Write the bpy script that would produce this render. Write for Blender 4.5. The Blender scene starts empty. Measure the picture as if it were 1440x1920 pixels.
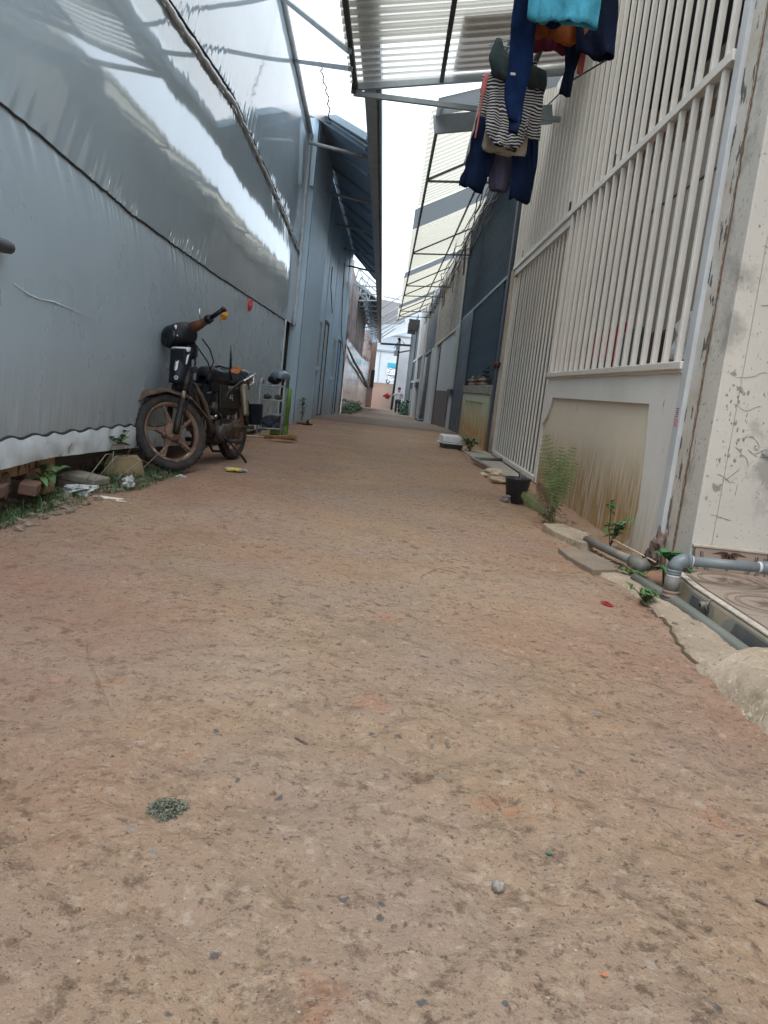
import bpy, math, random
import numpy as np
from mathutils import Matrix, Vector, Euler, noise as mn
random.seed(7)
rnd = random.random
uni = random.uniform
PI = math.pi
scene = bpy.context.scene

# ---------------------------------------------------------------- camera
cam_d = bpy.data.cameras.new("camera")
cam = bpy.data.objects.new("camera", cam_d)
scene.collection.objects.link(cam)
cam_d.sensor_fit = 'HORIZONTAL'
cam_d.sensor_width = 36.0
cam_d.lens = 36.03
cam_d.clip_start = 0.05
cam_d.clip_end = 900.0
Rm = Matrix(((0.99395, -0.10933, -0.00687 - 0.0), (0.0103, 0.16072 - 0.0, -0.98695), (0.10901, 0.98097, 0.16088)))
# orthonormalise: rows are the world axes seen from the camera
rx = Vector(Rm[0]); ry = Vector(Rm[1]); ry.normalize()
rz = Vector(Rm[2]); rz = (rz - ry * rz.dot(ry)).normalized(); rx = ry.cross(rz)
Rm = Matrix((rx, ry, rz))
cam.matrix_world = Matrix.Translation((0, 0, 0.8)) @ Rm.to_4x4()
scene.camera = cam

# ---------------------------------------------------------------- world: overcast sky
world = bpy.data.worlds.new("World"); scene.world = world; world.use_nodes = True
nt = world.node_tree; N = nt.nodes; Lk = nt.links; N.clear()
SUN_EL, SUN_ROT = math.radians(62), math.radians(200)
sky = N.new('ShaderNodeTexSky'); sky.sky_type = 'NISHITA'; sky.sun_disc = False
sky.sun_elevation = SUN_EL; sky.sun_rotation = SUN_ROT
tc = N.new('ShaderNodeTexCoord'); sx = N.new('ShaderNodeSeparateXYZ'); Lk.new(tc.outputs['Generated'], sx.inputs[0])
cl = N.new('ShaderNodeMath'); cl.operation = 'MAXIMUM'; cl.inputs[1].default_value = 0.0; Lk.new(sx.outputs['Z'], cl.inputs[0])
mu = N.new('ShaderNodeMath'); mu.operation = 'MULTIPLY_ADD'; mu.inputs[1].default_value = 2.0; mu.inputs[2].default_value = 1.0; Lk.new(cl.outputs[0], mu.inputs[0])
nz = N.new('ShaderNodeTexNoise'); nz.inputs['Scale'].default_value = 2.6; nz.inputs['Detail'].default_value = 5; Lk.new(tc.outputs['Generated'], nz.inputs['Vector'])
mr = N.new('ShaderNodeMapRange'); mr.inputs[1].default_value = 0.3; mr.inputs[2].default_value = 0.7; mr.inputs[3].default_value = 0.88; mr.inputs[4].default_value = 1.1; Lk.new(nz.outputs['Fac'], mr.inputs[0])
m2 = N.new('ShaderNodeMath'); m2.operation = 'MULTIPLY'; Lk.new(mu.outputs[0], m2.inputs[0]); Lk.new(mr.outputs[0], m2.inputs[1])
cb = N.new('ShaderNodeBackground'); cb.inputs['Color'].default_value = (0.87, 0.945, 1.0, 1)   # the cloud layer (CIE overcast)
m3 = N.new('ShaderNodeMath'); m3.operation = 'MULTIPLY'; m3.inputs[1].default_value = 0.50; Lk.new(m2.outputs[0], m3.inputs[0]); Lk.new(m3.outputs[0], cb.inputs['Strength'])
sb = N.new('ShaderNodeBackground'); sb.inputs['Strength'].default_value = 0.06; Lk.new(sky.outputs[0], sb.inputs['Color'])
ad = N.new('ShaderNodeAddShader'); Lk.new(cb.outputs[0], ad.inputs[0]); Lk.new(sb.outputs[0], ad.inputs[1])
wo = N.new('ShaderNodeOutputWorld'); Lk.new(ad.outputs[0], wo.inputs['Surface'])

sun_d = bpy.data.lights.new("sun", 'SUN'); sun_d.energy = 0.7; sun_d.angle = math.radians(25); sun_d.color = (1, 0.97, 0.92)
sun = bpy.data.objects.new("sun", sun_d); scene.collection.objects.link(sun)
sd = Vector((math.sin(SUN_ROT) * math.cos(SUN_EL), math.cos(SUN_ROT) * math.cos(SUN_EL), math.sin(SUN_EL)))
sun.rotation_euler = sd.to_track_quat('Z', 'Y').to_euler()
vs = scene.view_settings; vs.view_transform = 'Standard'; vs.look = 'None'; vs.gamma = 1; vs.use_curve_mapping = False
vs.exposure = 1.15
scene.cycles.max_bounces = 8; scene.cycles.transparent_max_bounces = 12

# ---------------------------------------------------------------- object helpers
def tag(o, label=None, cat=None, group=None, kind=None):
    if label: o['label'] = label
    if cat: o['category'] = cat
    if group: o['group'] = group
    if kind: o['kind'] = kind
    return o
def T(name, label, cat, loc=(0, 0, 0), rz=0.0, group=None, rot=None):
    o = bpy.data.objects.new(name, None); scene.collection.objects.link(o)
    o.location = loc; o.rotation_euler = rot if rot else (0, 0, rz)
    o.empty_display_size = 0.1
    return tag(o, label, cat, group)
def copy_tree(o, parent=None):
    c = o.copy(); scene.collection.objects.link(c)
    if parent: c.parent = parent
    for ch in list(o.children): copy_tree(ch, c)
    return c
class MB:
    def __init__(s): s.v = []; s.f = []; s.sm = []
    def add(s, vs, fs, smooth=False, M=None):
        b = len(s.v)
        if M is not None: vs = [tuple(M @ Vector(p)) for p in vs]
        s.v += [tuple(p) for p in vs]; s.f += [tuple(b + i for i in f) for f in fs]; s.sm += [smooth] * len(fs)
        return s
    def box(s, x0, x1, y0, y1, z0, z1, M=None):
        return s.add([(x0, y0, z0), (x1, y0, z0), (x1, y1, z0), (x0, y1, z0), (x0, y0, z1), (x1, y0, z1), (x1, y1, z1), (x0, y1, z1)],
                     [(0, 3, 2, 1), (4, 5, 6, 7), (0, 1, 5, 4), (1, 2, 6, 5), (2, 3, 7, 6), (3, 0, 4, 7)], False, M)
    def tube(s, path, r, n=8, cap=True, smooth=True, M=None, flat=1.0):
        path = [Vector(p) for p in path]; m = len(path)
        rs = r if isinstance(r, (list, tuple)) else [r] * m
        vs, fs = [], []
        up = None
        for i, p in enumerate(path):
            d = (path[min(i + 1, m - 1)] - path[max(i - 1, 0)]).normalized()
            if up is None:
                up = Vector((0, 0, 1)) if abs(d.z) < 0.9 else Vector((1, 0, 0))
            a = d.cross(up)
            if a.length < 1e-5: a = d.cross(Vector((0, 1, 0)))
            a.normalize(); b = a.cross(d).normalized(); up = b
            for k in range(n):
                t = 2 * PI * k / n
                vs.append(p + a * (rs[i] * math.cos(t)) + b * (rs[i] * flat * math.sin(t)))
        for i in range(m - 1):
            for k in range(n):
                k2 = (k + 1) % n
                fs.append((i * n + k, i * n + k2, (i + 1) * n + k2, (i + 1) * n + k))
        if cap: fs.append(tuple(range(n - 1, -1, -1))); fs.append(tuple((m - 1) * n + k for k in range(n)))
        return s.add(vs, fs, smooth, M)
    def bar(s, a, b, w, h=None, M=None):     # square section member
        h = h or w; a = Vector(a); b = Vector(b); d = (b - a).normalized()
        up = Vector((0, 0, 1)) if abs(d.z) < 0.95 else Vector((0, 1, 0))
        x = d.cross(up).normalized(); y = x.cross(d).normalized()
        vs = []
        for p in (a, b):
            for i, j in ((-1, -1), (1, -1), (1, 1), (-1, 1)): vs.append(p + x * (i * w / 2) + y * (j * h / 2))
        return s.add(vs, [(0, 1, 2, 3), (7, 6, 5, 4), (0, 4, 5, 1), (1, 5, 6, 2), (2, 6, 7, 3), (3, 7, 4, 0)], False, M)
    def lathe(s, prof, n=24, M=None, smooth=True, closed=False):   # prof: (r, z) about local z
        vs, fs = [], []; m = len(prof)
        for r, z in prof:
            for k in range(n): vs.append((r * math.cos(2 * PI * k / n), r * math.sin(2 * PI * k / n), z))
        for i in range(m if closed else m - 1):
            j = (i + 1) % m
            for k in range(n):
                k2 = (k + 1) % n; fs.append((i * n + k, i * n + k2, j * n + k2, j * n + k))
        return s.add(vs, fs, smooth, M)
    def prism(s, poly, d, M=None):           # polygon in local xy, extruded 0..d in z
        n = len(poly); vs = [(x, y, 0) for x, y in poly] + [(x, y, d) for x, y in poly]
        fs = [tuple(range(n - 1, -1, -1)), tuple(range(n, 2 * n))] + [(i, (i + 1) % n, n + (i + 1) % n, n + i) for i in range(n)]
        return s.add(vs, fs, False, M)
    def grid(s, us, ws, fn, smooth=True, M=None):
        nu, nw = len(us), len(ws); vs = [fn(u, w) for u in us for w in ws]
        fs = [(i * nw + j, (i + 1) * nw + j, (i + 1) * nw + j + 1, i * nw + j + 1) for i in range(nu - 1) for j in range(nw - 1)]
        return s.add(vs, fs, smooth, M)
    def blob(s, c, r, n=12, m=8, M=None, amp=0.0, seed=0, flatbot=False):
        vs, fs = [], []
        rr = r if isinstance(r, (tuple, list)) else (r, r, r)
        for i in range(m + 1):
            th = PI * i / m
            for k in range(n):
                ph = 2 * PI * k / n
                d = Vector((math.sin(th) * math.cos(ph), math.sin(th) * math.sin(ph), math.cos(th)))
                q = 1 + amp * mn.noise(d * 1.9 + Vector((seed * 3.1, seed * 1.7, seed)))
                vs.append((c[0] + d.x * rr[0] * q, c[1] + d.y * rr[1] * q, c[2] + (max(d.z, -0.1) if flatbot else d.z) * rr[2] * q))
        for i in range(m):
            for k in range(n):
                k2 = (k + 1) % n; fs.append((i * n + k, (i + 1) * n + k, (i + 1) * n + k2, i * n + k2))
        return s.add(vs, fs, amp < 0.3, M)
    def xf(s, M):
        s.v = [tuple(M @ Vector(p)) for p in s.v]; return s
    def build(s, name, mat, parent=None, label=None, cat=None, group=None, kind=None, bevel=0, seg=2, solid=0, sub=0):
        me = bpy.data.meshes.new(name); me.from_pydata(s.v, [], s.f); me.polygons.foreach_set('use_smooth', s.sm)
        me.update()
        o = bpy.data.objects.new(name, me); scene.collection.objects.link(o)
        if mat: me.materials.append(mat)
        if parent: o.parent = parent
        if solid: m = o.modifiers.new('s', 'SOLIDIFY'); m.thickness = solid; m.offset = 0
        if bevel: m = o.modifiers.new('b', 'BEVEL'); m.width = bevel; m.segments = seg; m.limit_method = 'ANGLE'
        if sub: m = o.modifiers.new('u', 'SUBSURF'); m.levels = sub; m.render_levels = sub
        return tag(o, label, cat, group, kind)
def lerp(a, b, t): return a + (b - a) * t
def interp(x, pts):
    if x <= pts[0][0]: return pts[0][1]
    for (a, b), (c, d) in zip(pts, pts[1:]):
        if x <= c: return b + (d - b) * (x - a) / (c - a)
    return pts[-1][1]
def frange(a, b, st):
    n = max(1, int(round((b - a) / st))); return [a + (b - a) * i / n for i in range(n + 1)]
def RZ(a): return Matrix.Rotation(a, 4, 'Z')
def RX(a): return Matrix.Rotation(a, 4, 'X')
def RY(a): return Matrix.Rotation(a, 4, 'Y')
def TR(x, y, z): return Matrix.Translation((x, y, z))

# ---------------------------------------------------------------- materials
def mat(name, c1, c2=None, sc=4.0, rough=0.6, metal=0.0, bump=0.0, bsc=40.0, stretch=(1, 1, 1), spots=None, grime=None, ior=1.45,
        low=None, rvar=0.0, detail=6, bdist=0.01, trans=None, tl=None, cont=(0.35, 0.65)):
    """c1/c2 mixed by noise; spots = list of (colour, scale, threshold, softness, stretch); low = (colour, z_top, z_bottom, amount) dirt rising from the base"""
    m = bpy.data.materials.new(name); m.use_nodes = True; t = m.node_tree; n = t.nodes; L = t.links
    b = n['Principled BSDF']; b.inputs['Roughness'].default_value = rough; b.inputs['Metallic'].default_value = metal; b.inputs['IOR'].default_value = ior
    co = n.new('ShaderNodeTexCoord'); vec = co.outputs['Object']
    def mp(st):
        q = n.new('ShaderNodeMapping'); q.inputs['Scale'].default_value = st; L.new(vec, q.inputs[0]); return q.outputs[0]
    def noise(s, st=(1, 1, 1), d=detail):
        q = n.new('ShaderNodeTexNoise'); q.inputs['Scale'].default_value = s; q.inputs['Detail'].default_value = d; q.inputs['Roughness'].default_value = 0.62
        L.new(mp(st) if st != (1, 1, 1) else vec, q.inputs['Vector']); return q.outputs['Fac']
    def rng(f, a, c, o0=0.0, o1=1.0):
        q = n.new('ShaderNodeMapRange'); q.inputs[1].default_value = a; q.inputs[2].default_value = c; q.inputs[3].default_value = o0; q.inputs[4].default_value = o1
        L.new(f, q.inputs[0]); return q.outputs[0]
    def mix(f, A, B):
        q = n.new('ShaderNodeMix'); q.data_type = 'RGBA'
        if isinstance(f, float): q.inputs[0].default_value = f
        else: L.new(f, q.inputs[0])
        for i, X in ((6, A), (7, B)):
            if isinstance(X, tuple): q.inputs[i].default_value = (*X[:3], 1)
            else: L.new(X, q.inputs[i])
        return q.outputs[2]
    col = tuple(c1)
    if c2: col = mix(rng(noise(sc, stretch), *cont), tuple(c1), tuple(c2))
    if low:
        lc, z1, z0, am = low
        sp = n.new('ShaderNodeSeparateXYZ'); L.new(vec, sp.inputs[0])
        g = rng(sp.outputs['Z'], z1, z0); nn = rng(noise(7, (5, 5, 0.5)), 0.3, 0.65)
        q = n.new('ShaderNodeMath'); q.operation = 'MULTIPLY'; L.new(g, q.inputs[0]); L.new(nn, q.inputs[1])
        q2 = n.new('ShaderNodeMath'); q2.operation = 'MULTIPLY'; L.new(q.outputs[0], q2.inputs[0]); q2.inputs[1].default_value = am; q2.use_clamp = True
        col = mix(q2.outputs[0], col, tuple(lc))
    for sp_ in (spots or []):
        sc_c, sc_s, th, so, st = (list(sp_) + [(1, 1, 1)])[:5]
        col = mix(rng(noise(sc_s, st), th, th + so), col, tuple(sc_c))
    if isinstance(col, tuple): b.inputs['Base Color'].default_value = (*col[:3], 1)
    else: L.new(col, b.inputs['Base Color'])
    if rvar: L.new(rng(noise(sc * 1.7, stretch), 0.3, 0.7, max(0.02, rough - rvar), rough + rvar), b.inputs['Roughness'])
    if bump:
        bb = n.new('ShaderNodeBump'); bb.inputs['Strength'].default_value = bump; bb.inputs['Distance'].default_value = bdist
        L.new(noise(bsc, stretch), bb.inputs['Height']); L.new(bb.outputs[0], b.inputs['Normal'])
    out = n['Material Output']
    if tl is not None:    # thin translucent sheet: (translucent share, clear share)
        tr = n.new('ShaderNodeBsdfTranslucent'); tr.inputs['Color'].default_value = (*c1, 1)
        mx = n.new('ShaderNodeMixShader'); mx.inputs[0].default_value = tl[0]; L.new(b.outputs[0], mx.inputs[1]); L.new(tr.outputs[0], mx.inputs[2])
        tp = n.new('ShaderNodeBsdfTransparent'); mx2 = n.new('ShaderNodeMixShader'); tp.inputs['Color'].default_value = (0.97, 0.95, 0.9, 1)
        lw_ = n.new('ShaderNodeLayerWeight'); lw_.inputs['Blend'].default_value = 0.5      # a thin sheet is less clear the more obliquely light crosses it
        L.new(rng(lw_.outputs['Facing'], 0.15, 0.95, tl[1], tl[1] * 0.12), mx2.inputs[0])
        L.new(mx.outputs[0], mx2.inputs[1]); L.new(tp.outputs[0], mx2.inputs[2]); L.new(mx2.outputs[0], out.inputs['Surface'])
    return m

K = {}
K['black'] = mat('black_plastic', (0.006, 0.008, 0.013), (0.014, 0.015, 0.018), 9, 0.4, rvar=0.14, bump=0.1, ior=1.3)
K['rubber'] = mat('rubber', (0.014, 0.013, 0.013), (0.05, 0.04, 0.034), 14, 0.85, bump=0.3, bsc=90)
K['mudmetal'] = mat('muddy_metal', (0.045, 0.028, 0.02), (0.12, 0.078, 0.052), 11, 0.7, bump=0.25, bsc=60)
K['mudrim'] = mat('muddy_wheel', (0.20, 0.12, 0.08), (0.085, 0.05, 0.035), 7, 0.7, metal=0.1, bump=0.2, bsc=60, spots=[((0.5, 0.46, 0.4), 12, 0.58, 0.1)])
K['darkmetal'] = mat('dark_metal', (0.016, 0.015, 0.015), (0.045, 0.037, 0.032), 16, 0.55, metal=0.5, bump=0.2)
K['engine'] = mat('engine_metal', (0.045, 0.038, 0.034), (0.12, 0.095, 0.08), 14, 0.55, metal=0.55, bump=0.3, spots=[((0.04, 0.03, 0.028), 9, 0.5, 0.1)])
K['chrome'] = mat('chrome', (0.75, 0.76, 0.78), (0.5, 0.5, 0.5), 20, 0.2, metal=1.0)
K['silver'] = mat('silver_plastic', (0.62, 0.64, 0.66), (0.48, 0.5, 0.52), 18, 0.32)
K['brass'] = mat('dull_shock_metal', (0.2, 0.17, 0.12), (0.1, 0.085, 0.065), 14, 0.45, metal=0.5)
K['leather'] = mat('seat_vinyl', (0.012, 0.018, 0.022), (0.03, 0.04, 0.045), 7, 0.3, bump=0.15, bsc=25, rvar=0.1)
K['foam'] = mat('torn_seat_foam', (0.45, 0.14, 0.04), (0.22, 0.07, 0.03), 14, 0.9, bump=0.5)
K['rust'] = mat('rust', (0.13, 0.045, 0.02), (0.045, 0.022, 0.015), 22, 0.85, bump=0.3)
K['steel'] = mat('grey_steel', (0.25, 0.29, 0.31), (0.34, 0.38, 0.4), 5, 0.5, metal=0.05, rvar=0.1)
K['darksteel'] = mat('dark_painted_steel', (0.03, 0.036, 0.045), (0.055, 0.06, 0.065), 6, 0.5)
K['rope'] = mat('black_rope', (0.012, 0.012, 0.013), (0.04, 0.04, 0.04), 60, 0.8, bump=0.6, bsc=120)
# ---------------------------------------------------------------- ground
GZ = [(-50, 0.0), (14, 0.0), (18, -0.05), (24, -0.22), (30, -0.42), (40, -0.62), (50, -0.92), (58, -1.02), (66, -1.05), (72, -0.75), (94, 1.1), (100, 1.18), (400, 1.5)]
def gz(y): return interp(y, GZ)
def gsurf(x, y):
    z = gz(y)
    near = max(0.0, 1 - abs(y - 2) / 14)
    z += 0.018 * mn.noise(Vector((x * 0.9, y * 0.7, 0))) * (1 if y > 0 else 0.5)
    z += near * (0.010 * mn.noise(Vector((x * 4.5, y * 4.5, 3))) + 0.009 * mn.noise(Vector((x * 15, y * 15, 9))) + 0.0032 * mn.noise(Vector((x * 42, y * 42, 5))))
    # worn-away rough patch in the foreground
    if y < 3.2:
        k = max(0.0, min(1.0, (3.0 - y) / 1.5)); q = mn.noise(Vector((x * 8, y * 8, 1.5)))
        z += -0.016 * k * max(0.0, q - 0.02) * 2
    # edges
    if x < -1.45: z += -0.03 * min(1, (-1.45 - x) / 0.4) + 0.03 * mn.noise(Vector((x * 3, y * 2.0, 7)))
    if x > 1.05 and 3.0 < y < 12: z += -0.015 + 0.012 * mn.noise(Vector((x * 6, y * 5, 2)))
    return z
ys = []; y = 0.55
while y < 110:
    ys.append(y); y += max(0.0125, 0.0085 * y)
ys = [-40, -12, -5, -2, -0.5, 0.1] + ys + [140, 200, 300, 420]
xs = [-150, -60, -25, -10, -5, -3.2, -2.6] + frange(-2.2, 1.9, 0.02) + [2.1, 2.5, 3.2, 5, 10, 25, 60, 150]
gm = bpy.data.materials.new('dusty_concrete'); gm.use_nodes = True
t = gm.node_tree; n = t.nodes; L = t.links; bs = n['Principled BSDF']
co = n.new('ShaderNodeTexCoord'); vec = co.outputs['Object']
def _n(s, d=6, r=0.6, w=0.0, off=0.0):
    q = n.new('ShaderNodeTexNoise'); q.inputs['Scale'].default_value = s; q.inputs['Detail'].default_value = d; q.inputs['Roughness'].default_value = r
    mpp = n.new('ShaderNodeMapping'); mpp.inputs['Location'].default_value = (off, off * 0.7, 0); L.new(vec, mpp.inputs[0]); L.new(mpp.outputs[0], q.inputs['Vector'])
    return q.outputs['Fac']
def _r(f, a, b, c=0.0, d=1.0):
    q = n.new('ShaderNodeMapRange'); q.inputs[1].default_value = a; q.inputs[2].default_value = b; q.inputs[3].default_value = c; q.inputs[4].default_value = d; L.new(f, q.inputs[0]); return q.outputs[0]
def _m(f, A, B, mode='MIX'):
    q = n.new('ShaderNodeMix'); q.data_type = 'RGBA'; q.blend_type = mode
    if isinstance(f, float): q.inputs[0].default_value = f
    else: L.new(f, q.inputs[0])
    for i, X in ((6, A), (7, B)):
        if isinstance(X, tuple): q.inputs[i].default_value = (*X, 1)
        else: L.new(X, q.inputs[i])
    return q.outputs[2]
def _mul(a, b):
    q = n.new('ShaderNodeMath'); q.operation = 'MULTIPLY'; L.new(a, q.inputs[0])
    if isinstance(b, float): q.inputs[1].default_value = b
    else: L.new(b, q.inputs[1])
    return q.outputs[0]
c = _m(_r(_n(1.3, 5, 0.55), 0.36, 0.64), (0.345, 0.238, 0.152), (0.318, 0.232, 0.178))
c = _m(_r(_n(0.95, 5, 0.6, off=91), 0.50, 0.66, 0, 0.55), c, (0.41, 0.31, 0.225))            # tan and pinkish grey
c = _m(_r(_n(0.75, 5, 0.6, off=11), 0.48, 0.64, 0, 0.45), c, (0.35, 0.205, 0.135))                    # red dust
c = _m(_r(_n(3.6, 6, 0.65, off=4), 0.61, 0.70, 0, 0.55), c, (0.40, 0.17, 0.095))                   # small orange dust patches
c = _m(_r(_n(2.2, 6, 0.7, off=21), 0.52, 0.70, 0, 0.45), c, (0.22, 0.165, 0.11))                   # grey-brown worn
sepx = n.new('ShaderNodeSeparateXYZ'); L.new(vec, sepx.inputs[0])
# red earth collects along the right kerb
edge = _mul(_r(sepx.outputs['X'], 0.35, 1.15), _r(_n(2.4, 5, 0.6, off=31), 0.36, 0.6))
c = _m(_mul(edge, 0.4), c, (0.31, 0.145, 0.09))
c = _m(_mul(_r(_n(17, 6, 0.75, off=2), 0.53, 0.62), _r(_n(1.9, 4, 0.6, off=41), 0.38, 0.62, 0.25, 0.85)), c, (0.13, 0.088, 0.06))                      # dark crumbs
c = _m(_r(_n(48, 5, 0.75, off=8), 0.56, 0.64, 0, 0.7), c, (0.09, 0.062, 0.048))
c = _m(_r(_n(70, 4, 0.7, off=18), 0.57, 0.68, 0, 0.5), c, (0.44, 0.35, 0.27))
vo = n.new('ShaderNodeTexVoronoi'); vo.inputs['Scale'].default_value = 34; wn = n.new('ShaderNodeTexNoise'); wn.inputs['Scale'].default_value = 45; wn.inputs['Detail'].default_value = 3; L.new(vec, wn.inputs['Vector']); va = n.new('ShaderNodeMixRGB') if False else n.new('ShaderNodeVectorMath'); va.operation = 'MULTIPLY_ADD'; va.inputs[1].default_value = (0.03, 0.03, 0.03); L.new(wn.outputs['Color'], va.inputs[0]); L.new(vec, va.inputs[2]); L.new(va.outputs[0], vo.inputs['Vector'])
vcol = n.new('ShaderNodeSeparateColor'); L.new(vo.outputs['Color'], vcol.inputs[0])
st = _mul(_r(vo.outputs['Distance'], 0.32, 0.22), _r(vcol.outputs[0], 0.955, 0.96))
c = _m(_mul(st, 0.8), c, (0.09, 0.09, 0.095))
st2 = _mul(_r(vo.outputs['Distance'], 0.4, 0.25), _r(vcol.outputs[1], 0.90, 0.93))
c = _m(_mul(st2, 0.35), c, (0.5, 0.42, 0.35))
# the rough far stretch beyond the dip is greyer tarmac
far = _mul(_r(sepx.outputs['Y'], 16.2, 17.6), _r(sepx.outputs['Y'], 63, 60))
c = _m(_mul(far, 0.8), c, (0.20, 0.175, 0.155))
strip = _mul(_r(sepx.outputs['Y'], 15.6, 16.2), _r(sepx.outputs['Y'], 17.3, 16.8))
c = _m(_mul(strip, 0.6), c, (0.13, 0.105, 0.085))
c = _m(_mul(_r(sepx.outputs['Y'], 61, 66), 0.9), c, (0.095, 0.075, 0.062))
_f = _r(sepx.outputs['Y'], 3.0, 1.3)
c = _m(_mul(_f, _r(_n(11, 7, 0.8, off=51), 0.55, 0.62, 0, 0.5)), c, (0.14, 0.09, 0.065))
c = _m(_mul(_f, _r(_n(30, 6, 0.75, off=61), 0.55, 0.62, 0, 0.5)), c, (0.45, 0.35, 0.25))
lft = _mul(_r(sepx.outputs['X'], -0.25, -0.9), _r(_n(1.7, 5, 0.65, off=71), 0.36, 0.58))
c = _m(_mul(lft, 0.35), c, (0.29, 0.135, 0.095))
L.new(c, bs.inputs['Base Color']); bs.inputs['Roughness'].default_value = 0.95; bs.inputs['Specular IOR Level'].default_value = 0.08
h = n.new('ShaderNodeMath'); h.operation = 'ADD'; L.new(_mul(_n(24, 5, 0.7, off=2), 0.9), h.inputs[0]); L.new(_mul(_n(75, 5, 0.75), 0.7), h.inputs[1])
_fg = _r(sepx.outputs['Y'], 2.8, 1.2)
h2 = n.new('ShaderNodeMath'); h2.operation = 'ADD'; L.new(h.outputs[0], h2.inputs[0]); L.new(_mul(_n(9, 4, 0.6, off=3), 1.0), h2.inputs[1])
bb = n.new('ShaderNodeBump'); bb.inputs['Strength'].default_value = 0.9; bb.inputs['Distance'].default_value = 0.018; L.new(h2.outputs[0], bb.inputs['Height']); L.new(bb.outputs[0], bs.inputs['Normal'])
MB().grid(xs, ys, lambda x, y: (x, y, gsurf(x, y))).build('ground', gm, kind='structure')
def G(x, y): return gsurf(x, y)

# ---------------------------------------------------------------- left: shed wrapped in plastic film
WX = -1.80
rope1 = [(-6, 1.86), (3.4, 1.81), (4.05, 1.78), (5.2, 1.71), (7.45, 1.67), (13.3, 1.65)]
rope2 = [(-6, 3.1), (5.7, 3.22), (7.8, 3.34), (10.5, 3.16), (13.5, 2.88)]
hem = [(-6, 0.38), (3.5, 0.36), (5.3, 0.34), (7.9, 0.17), (10.9, 0.14), (13.3, 0.12)]
bot = [(-6, 0.22), (3.5, 0.215), (4.1, 0.225), (5.3, 0.18), (7.5, 0.05), (13.3, 0.0)]
top = [(-6, 5.3), (9.9, 5.15), (11.6, 4.95), (13.6, 4.7)]
def film_x(y, z):
    r1, r2, hz, tz = interp(y, rope1), interp(y, rope2), interp(y, hem), interp(y, top)
    x = 0.0
    if z < r1: s = (z - hz) / (r1 - hz); x += 0.018 * math.sin(PI * max(0, min(1, s)))
    elif z < r2: s = (z - r1) / (r2 - r1); x += 0.018 * math.sin(PI * s)
    else: s = (z - r2) / (tz - r2); x += 0.02 * math.sin(PI * max(0, min(1, s)))
    x += 0.004 * mn.noise(Vector((0, y * 0.5, z * 0.6)))
    x += 0.0012 * mn.noise(Vector((3, y * 1.8, z * 1.6)))
    # puckers gathered at the ropes
    d1, d2, d3 = z - r1, z - r2, z - hz
    for d, s0, amp, ln in ((d1, 0, 0.013, 0.075), (d2, 5, 0.014, 0.10), (d3, 9, 0.006, 0.04)):
        a = math.exp(-abs(d) / ln)
        if a > 0.03:
            g = max(0.0, mn.noise(Vector((s0, y * 1.1, 0.3))) + 0.3)
            yy = y + (0.55 * d if d < 0 else -0.4 * d)
            x += amp * a * g * 2.2 * mn.noise(Vector((s0 + 2, yy * 17, d * 1.2))) + amp * 0.35 * a * g * mn.noise(Vector((s0 + 4, yy * 43, 0)))
    if y < 5.6 and abs(d1) < 0.5:      # big gathered folds at the near end of the lower rope
        k2 = min(1.0, (5.6 - y) / 1.6); yy = y + (0.75 * d1 if d1 < 0 else -0.5 * d1)
        x += 0.030 * k2 * math.exp(-abs(d1) / 0.13) * max(-0.15, mn.noise(Vector((2.5, yy * 10.5, 0)))) * max(0, 0.55 + mn.noise(Vector((7, y * 1.9, 0))))
    # loose vertical creases at the far end and near the bottom
    k = max(0, (y - 6.5) / 7)
    x += (0.0022 * k) * mn.noise(Vector((1, y * 6.0, z * 0.5))) * (1 if z < r1 else 0.35)
    x += 0.0014 * mn.noise(Vector((8, y * 8 + z * 2.5, z * 0.9))) * (1 if z < r1 else 0.12)
    return x
def film_mat(name, base, rough, ior, bmp, coat=0.0, low=None):
    m = mat(name, base, tuple(min(1, q * 1.22) for q in base), 1.1, rough, bump=0, ior=ior, cont=(0.15, 0.85), detail=3, low=low)
    t_ = m.node_tree; b_ = t_.nodes['Principled BSDF']
    tcn = t_.nodes.new('ShaderNodeTexCoord'); mpn = t_.nodes.new('ShaderNodeMapping'); mpn.inputs['Scale'].default_value = (1, 6, 0.7)
    t_.links.new(tcn.outputs['Object'], mpn.inputs[0])
    q = t_.nodes.new('ShaderNodeTexNoise'); q.inputs['Scale'].default_value = 2.2; q.inputs['Detail'].default_value = 3; q.inputs['Roughness'].default_value = 0.6
    t_.links.new(mpn.outputs[0], q.inputs['Vector'])
    q2 = t_.nodes.new('ShaderNodeTexNoise'); q2.inputs['Scale'].default_value = 2.3; q2.inputs['Detail'].default_value = 5
    t_.links.new(tcn.outputs['Object'], q2.inputs['Vector'])
    b2 = t_.nodes.new('ShaderNodeBump'); b2.inputs['Strength'].default_value = bmp; b2.inputs['Distance'].default_value = 0.012
    t_.links.new(q.outputs['Fac'], b2.inputs['Height']); t_.links.new(b2.outputs[0], b_.inputs['Normal'])
    mrn = t_.nodes.new('ShaderNodeMapRange'); mrn.inputs[1].default_value = 0.2; mrn.inputs[2].default_value = 0.8; mrn.inputs[3].default_value = rough * 0.8; mrn.inputs[4].default_value = rough * 1.35
    t_.links.new(q2.outputs['Fac'], mrn.inputs[0]); t_.links.new(mrn.outputs[0], b_.inputs['Roughness'])
    return m
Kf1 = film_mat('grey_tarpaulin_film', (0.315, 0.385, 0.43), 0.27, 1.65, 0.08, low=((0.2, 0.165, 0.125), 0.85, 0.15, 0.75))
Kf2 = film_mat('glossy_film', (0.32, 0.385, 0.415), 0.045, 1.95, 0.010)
Kf3 = film_mat('glossy_film_upper', (0.38, 0.46, 0.51), 0.05, 2.3, 0.010)
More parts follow.
